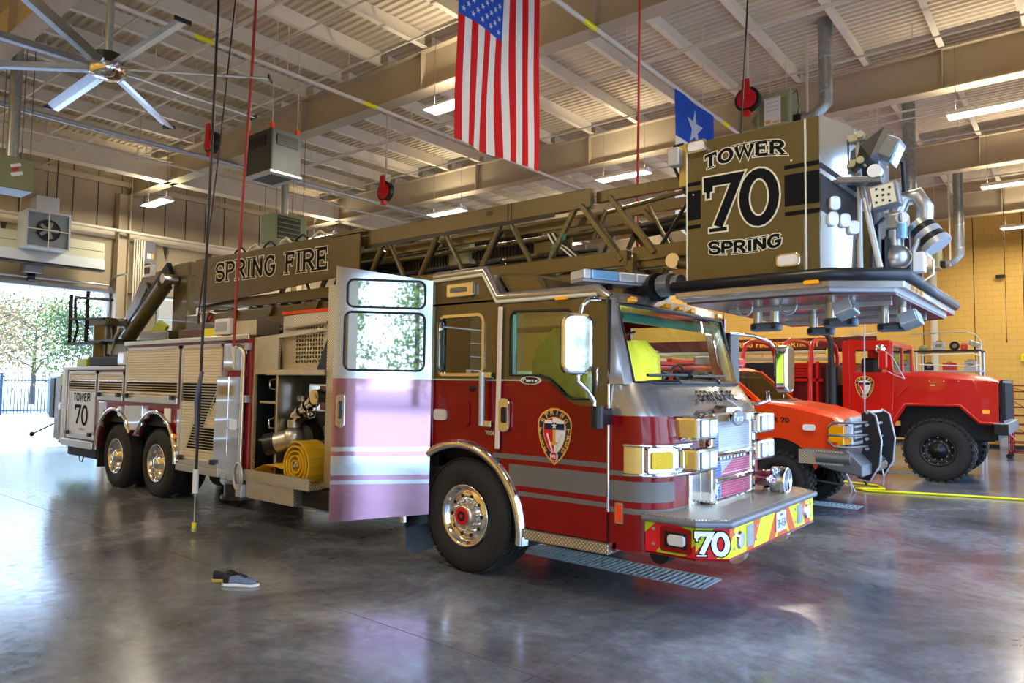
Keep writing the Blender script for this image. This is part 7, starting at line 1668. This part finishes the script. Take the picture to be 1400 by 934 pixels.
# turnout coat in the cab
JC = empty('hi_vis_coat', (.75, .5, 1.5), 'yellow-green firefighter coat hung inside the cab front window', 'coat')
M['hivis'] = mat('hi_vis_cloth', (.75, .85, .10), .85, noise=.3, nscale=8)
R_ = []
for z, w, dpt in ((1.45, .24, .10), (1.7, .22, .10), (1.95, .20, .11), (2.15, .17, .10), (2.28, .12, .08), (2.38, .05, .04)):
    R_.append([(.93+1.3*w*cos(2*pi*k/48), .30+dpt*sin(2*pi*k/48)+.022*sin(k*1.55+z*2), z) for k in range(49)])
loft(R_).build('coat_body', 'hivis', JC)
MB().tube([(1.02, .40, 2.26), (1.12, .38, 2.05), (1.10, .36, 1.8)], [.06, .075, .06], 10).tube([(.70, .40, 2.26), (.63, .38, 2.05), (.64, .36, 1.75)], [.06, .075, .06], 10).build('sleeves', 'hivis', JC)
MB().tube([(1.15, .36, 2.02), (1.28, .32, 2.08), (1.38, .34, 2.05)], .045, 8).build('black_glove', 'black', JC)
J2 = empty('yellow_coat', (.6, 2.2, 1.5), 'bright yellow coat hung at the far side of the ladder truck cab', 'coat')  # added sheet standing in for the yellow seen through the cab windows
R_ = []
for z, w in ((1.35, .55), (1.8, .52), (2.2, .48), (2.38, .30)):
    R_.append([(.45+w*cos(2*pi*k/48), 2.28+.05*sin(2*pi*k/48)+.02*sin(k*1.3+z), z) for k in range(49)])
loft(R_).build('coat_body', mat('yellow_coat_cloth', (.90, .80, .08), .8), J2)
MB().tube([(.45, 2.28, 2.36), (.45, 2.28, 2.5)], .012, 5).build('coat_hook', 'black', J2)
# long yellow cable on the far floor
YC = empty('yellow_cable', (1.5, 9, 0), 'yellow cable running across the floor in front of the red six-wheel truck', 'cable')
MB().tube([(.6, 9.9, .02), (1.0, 9.75, .02), (1.65, 9.6, .02), (1.86, 9.2, .02), (1.45, 8.9, .02), (1.7, 8.75, .02), (2.3, 9.0, .02), (3.1, 9.3, .02), (3.9, 9.5, .02), (5.0, 9.6, .02)], .022, 8).build('cable_run', 'yellow', YC)
MB().cyl((.6, 9.9, .03), (.5, 9.93, .03), .03, 8).build('cable_plug', 'black', YC)
SS = empty('jack_stand', (1.35, 8.6, 0), 'small thin-legged stand on the floor under the nose of the orange pickup', 'stand')
MB().cyl((1.55, 8.45, .01), (1.32, 8.55, .45), .014, 6).build('leg', 'lgrey', SS); MB().cyl((1.42, 8.75, .01), (1.32, 8.6, .45), .014, 6).build('leg', 'lgrey', SS); MB().box(1.26, 1.38, 8.5, 8.64, .44, .47).build('stand_head', 'lgrey', SS)
# ================================================================ OUTSIDE THE DOORS
M['ground'] = mat('pale_concrete_apron', (.62, .62, .60), .8, noise=.15, nscale=.6)
st(MB().box(-70, XB-.3, -40, 60, -.12, -.02).box(XF+.3, 60, -60, 60, -.12, -.02).build('trim_60', 'ground'))
M['grass'] = mat('grass_field', (.48, .48, .38), .9, noise=.4, nscale=3)
st(MB().box(-120, -36.2, -60, 80, -.1, .0).box(26, 120, -120, 80, -.1, .0).build('trim_61', 'grass'))
# black iron fence beyond the open door
FE = empty('iron_fence', (-36, 5, 0), 'dark iron picket fence outside, seen through the open bay door', 'fence')
M['iron'] = mat('blue_black_iron', (.03, .05, .07), .5)
for z in (.18, 1.65): MB().box(-36.03, -35.97, -2, 14, z, z+.06).build('fence_rail', 'iron', FE)
src = MB().box(-36.015, -35.985, -2.0, -1.97, .05, 1.95).build('picket', 'iron', FE)
for k in range(1, 110):
    d = src.copy(); COL.objects.link(d); d.location = (0, .145*k, 0)
for y in (-2, .6, 3.2, 5.8, 8.4, 11.0): MB().box(-36.06, -35.94, y, y+.12, 0, 2.05).build('fence_post', 'iron', FE)
BOX = empty('utility_box', (-34.5, 8.1, 0), 'green-blue utility cabinet standing by the iron fence outside', 'utility box'); MB().box(-35.4, -33.9, 7.6, 9.4, 0, 1.9).build('cabinet', mat('green_utility_box', (.05, .11, .11), .5), BOX, bevel=.15, seg=3); MB().box(-33.9, -33.88, 7.8, 8.45, .2, 1.6).build('cabinet_door', 'iron', BOX)
SHD = empty('outbuilding', (-30, 9.0, 0), 'pale blue outbuilding outside behind the rear of the ladder truck', 'building')
MB().box(-31, -26, 8.3, 12, 0, 5.2).build('wall', mat('pale_blue_siding', (.35, .60, .68), .6), SHD); MB().box(-31.2, -25.8, 8.1, 12.2, 5.2, 5.4).build('roof', 'white', SHD); MB().box(-25.99, -25.97, 8.8, 9.6, 2.6, 4.2).build('window', 'glassdark', SHD)
# trees: tapering trunk and branches with leaf clusters
def tree(x, y, h, cr_, l_, cat='tree', seed=1, leafm='leaf_a', n_leaf=2600, conifer=False, bare=False):
    rnd = random.Random(seed); t_ = empty('tree', (x, y, 0), l_, cat, 'trees beyond the back door' if x < 0 else 'trees behind the photographer')
    m = MB(); top = h*(.95 if conifer else .62); m.tube([(x, y, 0), (x+.1, y, h*.3), (x-.05, y+.1, top)], [h*.022, h*.016, h*.006], 8)
    tips = []
    for k in range(16):
        z = h*(.22+.6*k/16) if not conifer else h*(.15+.8*k/16); a = k*2.4; L = cr_*(.5+.5*sin(pi*min(1, (z/h))) if not conifer else (1.05-z/h))
        p = Vector((x, y, min(z, top))); q = p+Vector((cos(a)*L, sin(a)*L, h*(.14 if not conifer else -.02))); m.tube([p, (p+q)/2+Vector((0, 0, .15)), q], [h*.007, h*.005, h*.002], 5); tips += [q, (p+q)/2, p*.3+q*.7]
    m.build('trunk', mat('bark', (.09, .065, .045), .9), t_)
    f = MB(); V = []; F_ = []
    for k in range(n_leaf):
        c = tips[rnd.randrange(len(tips))]+Vector((rnd.gauss(0, cr_*.20), rnd.gauss(0, cr_*.20), rnd.gauss(0, cr_*.18))); s_ = rnd.uniform(.05, .13)*h/8
        a = Vector((rnd.gauss(0, 1), rnd.gauss(0, 1), rnd.gauss(0, 1))).normalized(); b_ = a.orthogonal().normalized()
        i = len(V); V += [c+a*s_, c+b_*s_*.6, c-a*s_, c-b_*s_*.6]; F_.append((i, i+1, i+2, i+3))
    f.add(V, F_); f.build('foliage', leafm, t_, kind='stuff'); return t_
M['leaf_a'] = mat('dark_green_leaves', (.07, .13, .04), .7, noise=.6, nscale=.8, ncol=(.02, .05, .012))
M['leaf_b'] = mat('yellow_green_leaves', (.26, .34, .06), .7, noise=.5, nscale=1)
M['leaf_c'] = mat('russet_leaves', (.42, .25, .10), .7, noise=.5, nscale=1)
tl = ['russet-leaved tree beyond the fence, nearest the left edge of the doorway', 'yellow-green tree beyond the fence in the middle of the doorway', 'dark green tree beyond the fence close to the rear hand rails', 'largest dark green tree, far back at the left of the doorway', 'far yellow-green tree seen behind the rear hand rails']
for k, (x, y, h, c, lf) in enumerate(((-43, 6.5, 7.6, 3.2, 'leaf_c'), (-52, 12.0, 8.5, 3.2, 'leaf_b'), (-44, 13.2, 7.5, 3.0, 'leaf_a'), (-60, 8.0, 10, 4.5, 'leaf_a'), (-58, 18, 10, 4.5, 'leaf_b'))):
    tree(x, y, h, c, tl[k], seed=k+3, leafm=lf, n_leaf=3400)
for k in range(9):
    tree(30+(k % 3)*6, -56+k*6.6, 13+(k % 4)*1.5, 3.4, 'tree behind the photographer, seen only mirrored in the truck door', seed=30+k, leafm='leaf_a' if k % 2 else 'leaf_b', n_leaf=3000, conifer=(k % 2 == 0))
